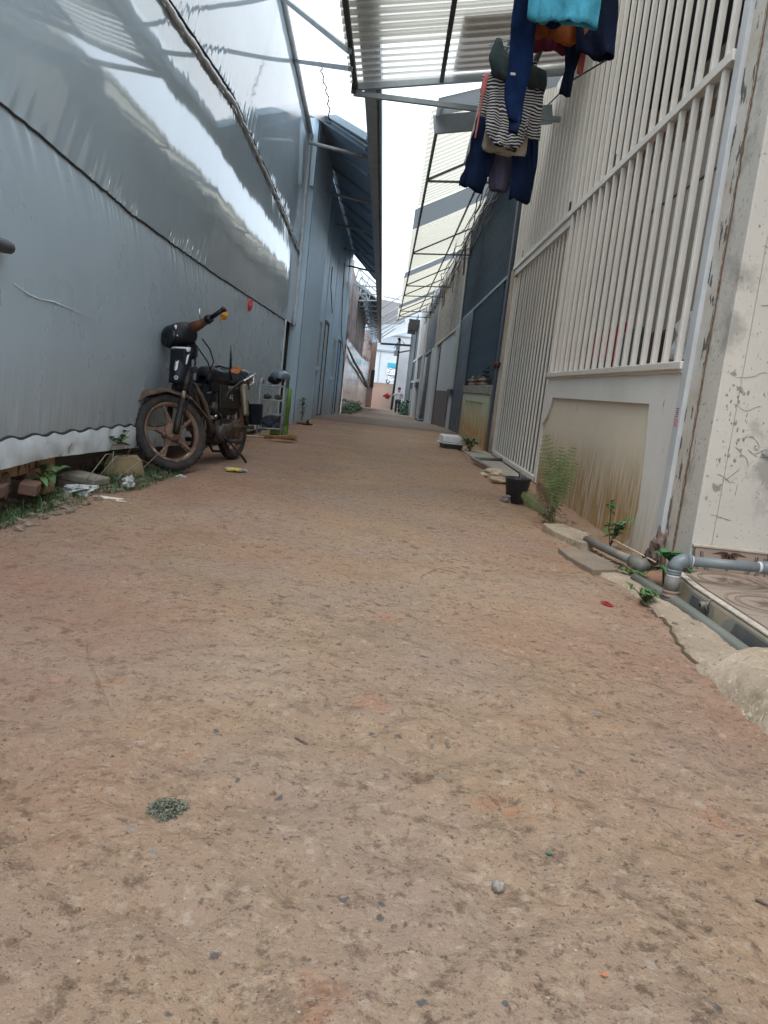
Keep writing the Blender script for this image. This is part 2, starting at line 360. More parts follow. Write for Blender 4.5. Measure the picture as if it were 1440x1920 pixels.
Khem = mat('white_film_hem', (0.62, 0.68, 0.71), (0.48, 0.53, 0.56), 6, 0.3, bump=0.4, bsc=10, spots=[((0.2, 0.15, 0.11), 7, 0.6, 0.1)])
sheet = T('plastic_sheet_wall', 'tall shed wall wrapped in shiny grey plastic film held by black ropes', 'shed wall', (0, 0, 0))
ysf = frange(-4, 2.8, 0.2)[:-1] + frange(2.8, 8.5, 0.0135)[:-1] + frange(8.5, 13.35, 0.022)
def band(lo, hi, nz_, name, m, lab):
    zt = [i / nz_ for i in range(nz_ + 1)]
    # finer rows near both ropes
    zt = [0.5 - 0.5 * math.cos(PI * q) for q in zt]
    def fn(y, q):
        a, b_ = interp(y, lo), interp(y, hi); z = a + (b_ - a) * q
        return (WX + film_x(y, z), y, z)
    o = MB().grid([q for q in ysf if q < (12.45 if hi is rope1 else 99)], zt, fn).build(name, m, sheet, label=lab)
    return o
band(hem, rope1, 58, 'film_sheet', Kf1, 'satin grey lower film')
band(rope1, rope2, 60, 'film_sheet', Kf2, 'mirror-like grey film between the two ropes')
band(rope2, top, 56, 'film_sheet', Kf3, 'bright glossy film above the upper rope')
MB().grid([q for q in ysf if q < 12.45][::2], [0, 0.25, 0.5, 0.75, 1.0], lambda y, q: (WX + 0.012 + 0.012 * mn.noise(Vector((1, y * 7, q * 2))) + 0.03 * q * (1 - q), y, lerp(interp(y, bot), interp(y, hem) + 0.008 * math.sin(y * 26 + 3 * mn.noise(Vector((y * 2, 0, 0)))) - 0.004, q))).build('film_hem', Khem, sheet)
for rp, nm, am in ((rope1, 'rope', 0.0065), (rope2, 'rope', 0.008), (hem, 'rope', 0.006)):
    pts = []
    for y in frange(-4, 13.35, 0.03):
        z = interp(y, rp); w = 0.008 * math.sin(y * 26 + 3 * mn.noise(Vector((y * 2, 0, 0)))) if rp is hem else 0.006 * mn.noise(Vector((y * 3, 0, 0)))
        pts.append((WX + film_x(y, z) + am * 0.8, y, z + w))
    MB().tube(pts, am if rp is not hem else 0.007, 6).build(nm, K['rope'], sheet)
# rolled top edge and the gathered roll along the upper rope
roll = []
for y in frange(4.0, 13.5, 0.04):
    z = interp(y, rope2) - 0.05; roll.append((WX + film_x(y, z) + 0.022, y, z - 0.02 + 0.015 * mn.noise(Vector((y * 4, 2, 0)))))
MB().tube(roll, [0.016 + 0.012 * mn.noise(Vector((p[1] * 6, 0, 4))) for p in roll], 8, flat=1.5).build('gathered_film_roll', mat('creased_film', (0.55, 0.53, 0.51), (0.36, 0.36, 0.36), 12, 0.25, bump=0.5, bsc=18), sheet)
tp = [(WX + 0.03, y, interp(y, top)) for y in frange(4, 13.6, 0.1)]
MB().tube(tp, 0.035, 8).build('top_edge_roll', mat('rolled_film', (0.5, 0.52, 0.52), (0.36, 0.38, 0.39), 7, 0.2, bump=0.3), sheet)
# far vertical edge of the wrapping
ev = [(WX + 0.03 + 0.01 * mn.noise(Vector((0, 0, z * 4))), 13.36, z) for z in frange(1.62, 4.7, 0.1)]
MB().tube([(WX + 0.02, 12.44 + 0.02 * mn.noise(Vector((0, 1, z * 4))), z) for z in frange(0.02, 1.66, 0.1)], 0.014, 8).build('end_edge_roll', Khem, sheet)
MB().tube(ev, 0.03, 8).build('end_edge_roll', Khem, sheet)
Kdk = mat('shade_dark_shed_shell', (0.03, 0.028, 0.027), (0.05, 0.045, 0.04), 3, 0.9)  # near-black shell added to close the shed, so the hem gap stays dark
MB().box(-9, WX - 0.12, -4.1, -4.0, -0.1, 5.5).build('end_wall', Kdk, sheet)
MB().box(-9, WX - 0.05, 13.38, 13.43, -0.1, 5.2).build('end_wall', Kdk, sheet)
MB().box(-9, -8.9, -4, 13.4, -0.1, 5.5).build('back_wall', Kdk, sheet)
MB().add([(WX - 0.02, -4.1, 5.28), (WX - 0.02, 9.9, 5.13), (WX - 0.02, 13.43, 4.70), (-9, 13.43, 6), (-9, -4.1, 6)], [(0, 1, 2, 3, 4)]).build('roof', Kdk, sheet)
# damage mark and taped patch
KM = mat('white_scratch', (0.62, 0.65, 0.66), None, 4, 0.3)
MB().tube([(WX + film_x(y, z) + 0.004, y, z) for y, z in ((3.62, 1.08), (3.78, 1.045), (3.92, 1.035), (4.05, 1.04), (4.2, 1.03), (4.4, 1.015), (4.62, 0.99))], [0.001, 0.0025, 0.002, 0.003, 0.0018, 0.001, 0.0005], 5).build('crease_scar', KM, sheet)
# posts and beams under the film
Ktim = mat('yellow_concrete_beam', (0.38, 0.26, 0.14), (0.25, 0.17, 0.1), 4, 0.85, bump=0.4, spots=[((0.06, 0.05, 0.03), 9, 0.58, 0.06, (1, 3, 1))])
w = T('low_wall', 'yellowish concrete beam showing under the film hem at the left edge', 'beam', (0, 0, 0))
MB().box(-1.97, -1.86, 2.6, 4.28, 0.14, 0.30).build('beam', Ktim, w, bevel=0.01)
MB().box(-1.985, -1.85, 4.2, 4.33, 0.0, 0.31).build('beam_end_post', Ktim, w, bevel=0.01)
MB().box(-1.97, -1.86, 4.33, 13.3, 0.14, 0.30).build('beam', mat('dark_beam', (0.04, 0.03, 0.025), (0.06, 0.05, 0.04), 3, 0.9), w)
Kbrk = mat('old_clay_brick', (0.2, 0.1, 0.065), (0.1, 0.065, 0.05), 6, 0.9, bump=0.5)
bt = T('brick_heap', 'broken dirty bricks heaped under the beam at the left edge', 'brick heap', (0, 0, 0))
for i in range(26):
    M_ = TR(uni(-2.05, -1.80), uni(3.35, 4.2), uni(0, 0.16)) @ RZ(uni(0, 3)) @ RX(uni(-.4, .4))
    MB().box(-0.08, 0.08, -0.045, 0.045, -0.03, 0.03, M_).build('brick', Kbrk, bt, bevel=0.006, seg=1)

# translucent film roof hung over the left of the alley
Kfr = mat('milky_roof_film', (0.62, 0.60, 0.59), None, 1, 0.4, tl=(0.85, 0.3))
fr = T('film_roof', 'milky film roof stretched from the shed top to the grey gutter', 'film roof')
MB().grid(frange(2.5, 13.0, 0.35), frange(0, 1, 0.1), lambda y, q: (lerp(WX - 0.02, -0.56, q), y, lerp(interp(y, top) + 0.12, 4.55, q) - 0.05 * math.sin(PI * q) + 0.02 * mn.noise(Vector((y, q * 3, 0))))).build('film_sheet', Kfr, fr)
for (a, b_) in (((-2.0, 10.1, 5.35), (-0.74, 7.8, 3.84)), ((-1.86, 11.5, 5.08), (-0.75, 8.2, 3.84))):
    rb = MB().bar(a, b_, 0.045).build('steel_tie_bar', K['steel'])
    tag(rb, 'steel tie bar reaching down from the film shed to the corner of the ribbed canopy' if b_[1] < 8 else 'flatter steel tie bar meeting the ribbed canopy just below the first one', 'steel bar', 'tie bars between shed and canopy')
wp = [(-1.6, 11, 5.7), (-1.56, 11, 5.4), (-1.47, 11, 5.1), (-1.42, 11, 4.95), (-1.37, 10.95, 4.75), (-1.27, 11, 4.5), (-1.22, 11.0, 4.2)]
vine = T('hanging_wire', 'thin twisted dark wire hanging from the film roof', 'wire')
pp = []
for i in range(60):
    y = i / 59 * 6; k = int(min(5, y)); f_ = y - k; p = Vector(wp[k]).lerp(Vector(wp[k + 1]), f_); pp.append(p + Vector((0.014 * math.sin(i * 1.3), 0.01 * math.cos(i * 1.7), 0)))
MB().tube(pp, 0.006, 5).build('strand', K['darkmetal'], vine)
MB().tube([p + Vector((0.012 * math.sin(i * 2.1 + 2), 0.0, 0)) for i, p in enumerate(pp)], 0.004, 5).build('strand', K['darkmetal'], vine)

# ---------------------------------------------------------------- left: blue-grey metal building
def LX(y): return interp(y, [(13.4, -1.68), (26, -1.72), (45, -1.95), (64, -1.85)])
mb_ = T('metal_building', 'blue-grey sheet metal building with overhanging roof and narrow windows', 'building')
Kblue = mat('blue_grey_sheet', (0.35, 0.52, 0.66), (0.40, 0.56, 0.69), 1.2, 0.4, metal=0.15, bump=0.1, bsc=4, low=((0.27, 0.2, 0.14), 0.7, 0.0, 1.0), rvar=0.08, stretch=(1, 1, 0.4))
Kpale = mat('pale_ribbed_sheet', (0.42, 0.56, 0.66), (0.48, 0.61, 0.70), 1.5, 0.35, metal=0.15, rvar=0.1, low=((0.3, 0.26, 0.2), 0.4, 0.0, 0.6), stretch=(1, 1, 0.3))
def ribbed(y0, y1, z0f, z1f, xf, pitch, depth, name, m, parent, step=None):
    step = step or pitch / 5
    def pr(y):
        q = (y / pitch) % 1.0
        return depth if q < 0.25 else (depth * (1 - (q - .25) / .12) if q < 0.37 else (0 if q < 0.88 else depth * (q - .88) / .12))
    yy = frange(y0, y1, step)
    return MB().grid(yy, [0, 0.5, 1], lambda y, q: (xf(y) + pr(y), y, lerp(z0f(y), z1f(y), q)), smooth=False).build(name, m, parent, solid=0.004)
zt = lambda y: interp(y, [(13.3, 4.98), (17, 4.6), (26, 4.2)])
ztop = lambda y: 4.98
ribbed(13.42, 16.3, lambda y: gz(y) - 0.05, lambda y: 4.98, lambda y: LX(y) + 0.03, 0.11, 0.016, 'ribbed_wall_panel', Kpale, mb_)
def wall_with_openings(y0, y1, ops, xf, z0, z1, name, m, parent, th=0.03):
    """flat wall in the y-z plane with rectangular openings [(ya, yb, za, zb)]"""
    o = MB(); ops = sorted(ops); cur = y0
    def pc(a, b, za, zb):
        xa, xb = xf(a), xf(b)
        o.add([(xa, a, za), (xb, b, za), (xb, b, zb), (xa, a, zb), (xa - th, a, za), (xb - th, b, za), (xb - th, b, zb), (xa - th, a, zb)],
              [(0, 1, 2, 3), (7, 6, 5, 4), (0, 3, 7, 4), (1, 5, 6, 2), (3, 2, 6, 7), (0, 4, 5, 1)])
    for (a, b, za, zb) in ops:
        if a > cur: pc(cur, a, z0, z1)
        if za > z0: pc(a, b, z0, za)
        if zb < z1: pc(a, b, zb, z1)
        cur = b
    if cur < y1: pc(cur, y1, z0, z1)
    return o.build(name, m, parent)
ops = [(16.55, 17.35, 1.0, 2.05), (18.2, 19.2, -0.12, 2.15), (21.2, 22.0, 0.85, 1.95), (23.1, 24.2, -0.25, 2.0)]
wall_with_openings(16.3, 26.2, ops, lambda y: LX(y), -0.4, 4.9, 'wall_panel', Kblue, mb_)
# overlapping sheet edges
for ya in (18.0, 20.3, 22.6, 24.7):
    MB().box(LX(ya) - 0.005, LX(ya) + 0.012, ya - 0.02, ya + 0.02, gz(ya), 4.7).build('sheet_lap', Kblue, mb_)
MB().bar((LX(16.3) + 0.03, 16.35, -0.1), (LX(16.3) + 0.03, 16.35, 4.9), 0.05).build('corner_trim', Kpale, mb_)
Kglass = mat('dusty_window_glass', (0.03, 0.045, 0.055), (0.06, 0.08, 0.09), 4, 0.08, ior=1.6)
Kwhite = mat('white_painted_frame', (0.5, 0.55, 0.58), (0.4, 0.44, 0.47), 8, 0.45)
for (a, b, za, zb) in (ops[0], ops[2]):
    x = LX((a + b) / 2)
    fr_ = MB().box(x - 0.02, x + 0.03, a, a + 0.06, za, zb).box(x - 0.02, x + 0.03, b - 0.06, b, za, zb).box(x - 0.02, x + 0.03, a + .06, b - .06, za, za + 0.06).box(x - 0.02, x + 0.03, a + .06, b - .06, zb - 0.06, zb).box(x - 0.02, x + 0.025, (a + b) / 2 - .02, (a + b) / 2 + .02, za + .06, zb - .06).build('window', Kwhite, mb_)
    MB().box(x - 0.015, x + 0.005, a + 0.06, (a + b) / 2 - 0.02, za + 0.06, zb - 0.06).build('pane', Kglass, fr_)
    MB().box(x - 0.015, x + 0.005, (a + b) / 2 + 0.02, b - 0.06, za + 0.06, zb - 0.06).build('pane', Kglass, fr_)
    MB().box(x + 0.0, x + 0.07, a - 0.04, b + 0.04, za - 0.05, za - 0.002).build('sill', Kwhite, fr_, bevel=0.005)
for (a, b, za, zb), mm in ((ops[1], Kwhite), (ops[3], Kblue)):
    x = LX((a + b) / 2)
    d = MB().box(x - 0.025, x - 0.008, a + 0.05, b - 0.05, gz(a) + 0.02, zb - 0.05).build('door', mm, mb_, label='white door standing in a dark frame' if mm is Kwhite else None)
    MB().box(x - 0.02, x + 0.02, a, a + 0.05, gz(a) - .02, zb).box(x - 0.02, x + 0.02, b - 0.05, b, gz(a) - .02, zb).box(x - 0.02, x + 0.02, a + .05, b - .05, zb - 0.05, zb).build('door_frame', K['darksteel'], mb_)
    MB().bar((x + 0.01, b - 0.15, gz(a) + 1.0), (x + 0.06, b - 0.15, gz(a) + 1.0), 0.03).build('handle', K['steel'], d)
    for q in range(5): MB().box(x - 0.008, x + 0.006, a + 0.12 + q * 0.16, a + 0.2 + q * 0.16, gz(a) + 0.2, zb - 0.2).build('door_rib', mm, d)
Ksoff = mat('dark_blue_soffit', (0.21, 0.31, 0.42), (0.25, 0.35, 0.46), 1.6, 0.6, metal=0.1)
def GX(y): return interp(y, [(6, -0.50), (9.8, -0.50), (22, -0.66), (32, -0.80), (62, -1.25)])     # inner edge of the eave
ye = lambda q: 13.1 - 1.4 * q           # slanting front edge
def roofpt(y, q): return (lerp(LX(y) - 0.02, GX(y) - 0.2, q), y, lerp(5.02, 4.22, q))
rf = MB()
us = frange(0, 1, 0.04)
rf.grid(us, [0, 0.5, 1], lambda u, q: roofpt(lerp(ye(q), 26.4, u), q), smooth=False)
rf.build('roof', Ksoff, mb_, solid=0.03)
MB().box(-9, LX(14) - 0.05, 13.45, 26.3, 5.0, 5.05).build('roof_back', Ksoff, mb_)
MB().box(-9, LX(26) , 26.2, 26.28, -0.4, 5.02).build('end_wall', Kblue, mb_)
MB().box(-9, LX(14) + 0.03, 13.44, 13.5, -0.1, 4.98).build('end_wall', Kpale, mb_)
for u in frange(0.02, 0.98, 0.096):
    y = lerp(11.8, 26.3, u); a, b_ = roofpt(min(y + 1.2, 26.2), 0.03), roofpt(y, 0.97)
    MB().bar((a[0], a[1], a[2] - 0.04), (b_[0], b_[1], b_[2] - 0.04), 0.035, 0.05).build('rafter', Ksoff, mb_)
MB().bar((roofpt(13.1, 0)[0], 13.06, 5.05), (roofpt(11.7, 1)[0], 11.66, 4.25), 0.05, 0.09).build('verge_trim', Kpale, mb_)
MB().bar((roofpt(13.1, 0)[0] + .04, 13.16, 4.97), (roofpt(11.7, 1)[0], 11.80, 4.17), 0.03, 0.03).build('verge_trim', K['steel'], mb_)
for y in (12.5, 15.5, 18.4, 21.6, 24.6):
    MB().tube([(LX(max(y, 13.4)) + 0.0 if y > 13 else -1.66, y - 0.1, 4.30), (GX(y) - 0.03, y + 0.05, 4.20)], 0.028, 8).build('eave_strut', mat('pale_pipe_%d' % y, (0.3, 0.33, 0.35), (0.2, 0.2, 0.2), 9, 0.5) if y < 13 else K['steel'], mb_)
MB().bar((-1.68, 13.35, 3.9), (-1.68, 13.35, 5.0), 0.07).build('corner_post', Kpale, mb_)
# gutter
gt = T('roof_gutter', 'long grey box gutter running down the alley under the open sky', 'gutter')
yy = frange(4.5, 63, 1.0)
prof = [(-0.20, 0.10), (-0.20, -0.03), (-0.19, -0.045), (-0.06, -0.045), (-0.045, -0.03), (-0.045, 0.02), (-0.025, 0.02), (-0.025, -0.055), (0.0, -0.055), (0.0, 0.12)]
MB().grid(yy, range(len(prof)), lambda y, i: (GX(y) + prof[i][0], y, 4.2 + prof[i][1]), smooth=False).build('channel', K['steel'], gt, solid=0.004)
MB().grid(yy, [0, 1], lambda y, q: (GX(y) + 0.004, y, 4.14 + q * 0.14), smooth=False).build('lip', mat('pale_gutter_lip', (0.33, 0.38, 0.41), (0.26, 0.3, 0.32), 3, 0.35, metal=0.2), gt, solid=0.006)
# cable along the wall
cw = MB().tube([(LX(15) + 0.06, 17.9, 3.3), (LX(16) + 0.05, 18.1, 2.9), (LX(17) + 0.05, 19.2, 2.4)], 0.012, 5).build('loose_cable', K['rope'])
tag(cw, 'short loose black cable hanging on the blue-grey metal wall', 'cable')
MB().tube([(LX(24) + 0.04, 22.0, 4.0), (LX(24) + 0.04, 22.6, 3.0), (LX(24) + 0.04, 23.4, 2.2), (LX(25) + 0.04, 25.6, 1.6), (LX(26) + 0.04, 26.1, 0.4), (LX(26) + 0.04, 26.1, -0.2)], 0.012, 5).build('wall_cable', K['rope'], label='thin black cable running down the far corner of the metal building', cat='cable')

# ---------------------------------------------------------------- left far: glossy white hall with an open trussed roof
f2 = T('white_hall', 'long glossy whitish sheet hall beyond the metal building', 'building')
Kgw = mat('glossy_white_sheet', (0.36, 0.36, 0.37), (0.26, 0.255, 0.26), 0.8, 0.12, bump=0.05, bsc=5, ior=2.0, spots=[((0.16, 0.12, 0.1), 1.5, 0.6, 0.1, (1, 1, 2))])
Krb = mat('weathered_brown_sheet', (0.42, 0.36, 0.34), (0.25, 0.19, 0.18), 2.2, 0.5, stretch=(1, 3, 0.3), spots=[((0.09, 0.07, 0.075), 1.4, 0.5, 0.12)])
MB().grid(frange(28, 60, 0.4), frange(0, 1, 0.1), lambda y, q: (LX(y) + 0.02 * mn.noise(Vector((0, y, q * 4))), y, lerp(gz(y) - 0.05, 2.3, q))).build('lower_wall', Kgw, f2)
ribbed(27.0, 46, lambda y: 2.3, lambda y: 4.6, lambda y: LX(y) - 0.02, 0.3, 0.03, 'upper_wall', Krb, f2, step=0.06)
MB().box(-9, LX(60), 60, 60.1, -1.2, 4.8).build('end_wall', Krb, f2)
MB().box(-9, LX(28) - 0.03, 27.9, 28, -0.5, 5.0).build('end_wall', Krb, f2)
MB().tube([(LX(28) + 0.1, 26.6, 1.95), (LX(34) + 0.12, 33, 1.65), (LX(44) + 0.12, 44, 1.35), (LX(56) + 0.1, 58, 0.6)], [0.03, 0.05, 0.08, 0.09], 8).build('sagging_rail', mat('brown_tube', (0.16, 0.13, 0.12), (0.26, 0.22, 0.2), 5, 0.5), f2)
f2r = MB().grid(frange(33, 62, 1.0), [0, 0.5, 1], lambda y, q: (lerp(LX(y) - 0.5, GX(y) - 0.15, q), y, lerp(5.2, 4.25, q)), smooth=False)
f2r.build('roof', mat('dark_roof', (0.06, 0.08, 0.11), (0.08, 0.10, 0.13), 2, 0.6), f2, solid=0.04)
for i, y in enumerate(frange(28, 61, 2.2)):
    lo_, ou = Vector((LX(y), y, 4.15 - 0.02 * i)), Vector((GX(y) - 0.1, y, 4.2))
    hi_ = Vector((LX(y) + 0.15, y, 4.75))
    tr_ = MB().bar(lo_, ou, 0.05).bar(hi_, ou, 0.05).bar(lo_, hi_, 0.05).bar(lo_.lerp(ou, 0.5), hi_, 0.035)
    tr_.bar(lo_.lerp(ou, 0.5), hi_.lerp(ou, 0.5), 0.035)
    tr_.build('roof_truss', K['steel'] if y < 34 else Kpale, f2)
for y in (27, 30, 36, 44, 52):
    MB().bar((LX(y) + 0.1, y, 4.1), (GX(y) - 0.4, min(y + 5, 61), 4.3), 0.04).build('roof_brace', K['steel'], f2)
br = T('brick_pillar', 'reddish brick pillar with pale stone edge at the foot of the far slope', 'pillar', (-1.75, 63.0, gz(63)))
MB().box(-0.25, 0.2, 0, 0.5, -0.2, 5.2).build('shaft', mat('far_red_brick', (0.2, 0.13, 0.105), (0.26, 0.18, 0.15), 3, 0.85), br)
MB().box(-0.40, -0.22, -0.05, 0.5, -0.2, 4.6).build('edge_strip', mat('pale_plaster_far', (0.5, 0.5, 0.48), (0.36, 0.35, 0.33), 2, 0.8), br)
MB().box(-0.05, 0.24, -0.1, 0.4, 1.6, 3.0).build('meter_cover', K['darkmetal'], br)

# ---------------------------------------------------------------- far end
eb = T('white_end_building', 'big pale white building closing the end of the alley on top of the slope', 'building')
Kend = mat('far_white_wall', (0.58, 0.62, 0.65), (0.5, 0.54, 0.57), 0.4, 0.6, spots=[((0.33, 0.34, 0.36), 0.7, 0.6, 0.2)])
MB().box(-12, 9, 97, 98, 0.5, 5.15).build('lower_wall', Kend, eb)
MB().box(-12, 9, 97.1, 98, 5.15, 10.2).build('upper_wall', mat('far_pale_wall', (0.5, 0.55, 0.6), (0.44, 0.5, 0.55), 0.5, 0.6), eb)
MB().box(-12, 9, 96.85, 97.1, 5.0, 5.2).build('ledge', K['steel'], eb)
for x in (-4.0, -1.9, 0.9): MB().box(x, x + 0.09, 96.93, 96.99, 0.6, 5.0).build('seam', K['steel'], eb)
for z in (7.0, 8.6): MB().box(-12, 9, 96.95, 97.09, z, z + 0.1).build('seam', K['steel'], eb)
MB().add([(-3.5, 96.9, 8.0), (0.7, 96.9, 8.6), (0.7, 94, 10.6), (-3.5, 94, 11)], [(0, 1, 2, 3)]).build('awning', mat('far_awning', (0.62, 0.66, 0.7), None, 1, 0.5), eb, solid=0.05)
bn = T('wall_banner', 'small blue and white printed banner on the white end building', 'banner')
MB().box(-0.85, 0.35, 96.84, 96.9, 2.25, 3.7).build('sheet', mat('banner_white', (0.75, 0.78, 0.8), None, 1, 0.5), bn)
MB().box(-0.85, 0.35, 96.8, 96.838, 3.1, 3.7).build('blue_print', mat('banner_blue', (0.03, 0.28, 0.4), (0.05, 0.38, 0.5), 2, 0.5), bn)
Kdot = mat('banner_dark', (0.04, 0.08, 0.11), None, 1, 0.5)
o = MB()
for i in range(16): x, z = uni(-0.75, 0.1), uni(2.35, 3.05); o.box(x, x + uni(.06, .2), 96.81 + i * 0.001, 96.838, z, z + uni(.05, .16))
o.build('picture_print', Kdot, bn, kind='stuff')
bikes = []
for i, (x, lab) in enumerate(((-2.7, 'dark motor scooter with a white front parked left on top of the slope'), (0.0, 'white and black motor scooter parked below the banner on top of the slope'))):
    s = T('scooter', lab, 'scooter', (x, 95, gz(95)), 0.2 if i == 0 else 1.2, 'scooters on top of the far slope')
    Kw, Kb = (K['black'], K['silver']) if i == 0 else (K['silver'], K['black'])
    for yy_ in (-0.62, 0.62): MB().lathe([(0.24, -0.05), (0.28, 0), (0.24, 0.05), (0.16, 0.04), (0.16, -0.04)], 18, TR(0, yy_, 0.28) @ RY(PI / 2), closed=True).build('wheel', K['rubber'], s)
    MB().prism([(-0.85, 0.5), (-0.5, 0.35), (0.1, 0.3), (0.55, 0.35), (0.75, 0.75), (0.6, 1.0), (0.48, 0.95), (0.35, 0.5), (0.0, 0.48), (-0.1, 0.78), (-0.85, 0.8)], 0.28, TR(0.14, 0, 0) @ Matrix(((0, 0, -1, 0), (1, 0, 0, 0), (0, 1, 0, 0), (0, 0, 0, 1)))).build('body', Kw, s, bevel=0.05)
    MB().blob((0, -0.35, 0.82), (0.14, 0.42, 0.07)).build('seat', Kb, s)
    MB().tube([(-0.33, 0.5, 1.05), (0, 0.6, 0.98), (0.33, 0.5, 1.05)], 0.03, 6).build('handlebar', K['black'], s)
wb = T('white_side_building', 'pale plain white building behind the utility pole', 'building')
MB().box(0.30, 6, 67, 80, -1.3, 4.9).build('wall', mat('side_white_wall', (0.6, 0.62, 0.64), (0.5, 0.52, 0.55), 0.7, 0.6), wb)
MB().box(0.15, 0.30, 66.9, 94, -1.3, 0.4).build('kerb_wall', mat('pale_concrete_far', (0.42, 0.36, 0.3), (0.3, 0.24, 0.2), 1.5, 0.9), wb)
# low pale wall bits
pl = T('utility_pole', 'thin dark pole carrying an electrical box cluster at the foot of the slope', 'pole', (0.14, 63, gz(63)))
MB().tube([(0, 0, -0.2), (0.06, 0, 3), (0.08, 0, 5.6)], [0.10, 0.09, 0.08], 8).build('shaft', K['darksteel'], pl)
MB().box(-0.16, 0.14, -0.35, -0.08, 4.75, 5.35).build('meter_box', mat('pole_box', (0.2, 0.25, 0.27), (0.3, 0.34, 0.35), 6, 0.5), pl, bevel=0.02)
MB().box(-0.28, 0.02, -0.32, -0.06, 4.3, 4.72).build('meter_box', K['steel'], pl, bevel=0.02)
MB().tube([(-0.3, 0, 4.9), (0.1, 0, 5.7), (0.5, 0, 5.3)], 0.03, 6).build('bracket', K['darksteel'], pl)
MB().tube([(0.08, 0, 4.6), (0.6, 0.1, 4.75), (1.1, 0.2, 4.9)], 0.06, 6).build('bracket_arm', K['darksteel'], pl)
MB().blob((0.02, 0, 5.65), (0.14, 0.14, 0.12)).build('insulator', K['darkmetal'], pl)
# thin frames spanning the alley near its far end
orde = ['first', 'second', 'third', 'fourth', 'fifth', 'sixth']
for i, (yb, zb) in enumerate(((36, 4.6), (41, 4.6), (46, 4.6), (50, 4.6), (54, 4.7), (58, 4.8))):
    fb = MB().tube([(GX(yb), yb, 4.25), (lerp(GX(yb), 1.2, 0.8), yb + 1.0, zb + 1.1)], 0.03, 5).build('cross_pipe', K['steel'])
    tag(fb, orde[i] + ' thin steel pipe counted from the near end, slanting across the far sky gap', 'pipe', 'thin pipes slanting across the far alley')
fb = MB().tube([(GX(38), 38, 5.0), (1.0, 38, 4.85)], 0.035, 5).build('cross_bar', K['steel']); tag(fb, 'level steel bar crossing the far sky gap', 'steel bar')
fc = MB().grid(frange(56, 66, 1), frange(0, 1, 0.25), lambda y, q: (lerp(GX(58), 1.1, q), y, lerp(4.7, 5.6, q)), smooth=False).build('far_canopy', mat('far_clear_sheet', (0.7, 0.75, 0.78), None, 1, 0.3, tl=(0.5, 0.4)), solid=0.01)
tag(fc, 'pale clear roofing sheet bridging the alley near its far end', 'canopy')
fg = MB().bar((GX(62), 61, 4.0), (1.1, 61, 4.1), 0.1, 0.16).build('far_beam', K['darksteel']); tag(fg, 'dark beam under the far canopy where the alley ends', 'beam')
# ---------------------------------------------------------------- right: row of houses
def RXX(y): return interp(y, [(20, 1.54), (30, 1.45), (62, 1.14)])
FX = 1.54
Kcream = mat('cream_plaster', (0.45, 0.40, 0.33), (0.40, 0.365, 0.315), 1.6, 0.75, bump=0.12, bsc=60)
Kpil = mat('peeling_cream_plaster', (0.57, 0.53, 0.465), (0.50, 0.47, 0.42), 2.1, 0.75, bump=0.2, bsc=40,
           spots=[((0.34, 0.32, 0.285), 2.4, 0.54, 0.10), ((0.28, 0.24, 0.19), 9, 0.63, 0.04), ((0.21, 0.185, 0.15), 60, 0.62, 0.04, (1, 1, 0.6))])
Kflake = mat('peeling_white_paint', (0.60, 0.575, 0.53), (0.5, 0.44, 0.35), 5, 0.7, bump=0.4, bsc=30,
             spots=[((0.12, 0.11, 0.10), 16, 0.57, 0.02, (1, 1, 0.35)), ((0.30, 0.17, 0.08), 7, 0.66, 0.05, (1, 1, 0.3))])
Klow = mat('stained_low_wall', (0.66, 0.58, 0.455), (0.60, 0.53, 0.425), 1.6, 0.75, bump=0.12, bsc=50, low=((0.34, 0.21, 0.08), 0.62, 0.12, 1.6),
           spots=[((0.22, 0.15, 0.08), 20, 0.66, 0.05, (1, 1, 0.12))])
Kbar = mat('offwhite_painted_bars', (0.72, 0.685, 0.62), (0.65, 0.615, 0.555), 5, 0.45, spots=[((0.35, 0.24, 0.15), 6, 0.70, 0.05)])
Kint = mat('brown_inner_wall', (0.5, 0.42, 0.35), (0.43, 0.36, 0.30), 1.0, 0.8)
# pillar with the flaking edge, and the wall facing the camera
pw = T('plaster_pillar', 'cracked cream plaster pillar and wall with flaking paint at the right edge', 'plaster wall')
YF = 3.70
MB().box(FX, FX + 0.10, YF, 3.93, -0.1, 5.6).build('pillar_face', Kpil, pw, bevel=0.006)
MB().box(FX + 0.012, FX + 0.1, 3.93, 4.10, -0.1, 5.6).build('flaking_strip', Kflake, pw)
MB().box(FX + 0.10, 6.0, YF + 0.001, YF + 0.22, -0.1, 2.5).build('facing_wall', Kpil, pw)
MB().box(FX + 0.10, 6.0, YF - 0.02, YF + 0.25, 2.50, 5.6).build('grey_panel_above', mat('grey_boarding', (0.2, 0.21, 0.21), (0.15, 0.16, 0.16), 3, 0.6), pw)
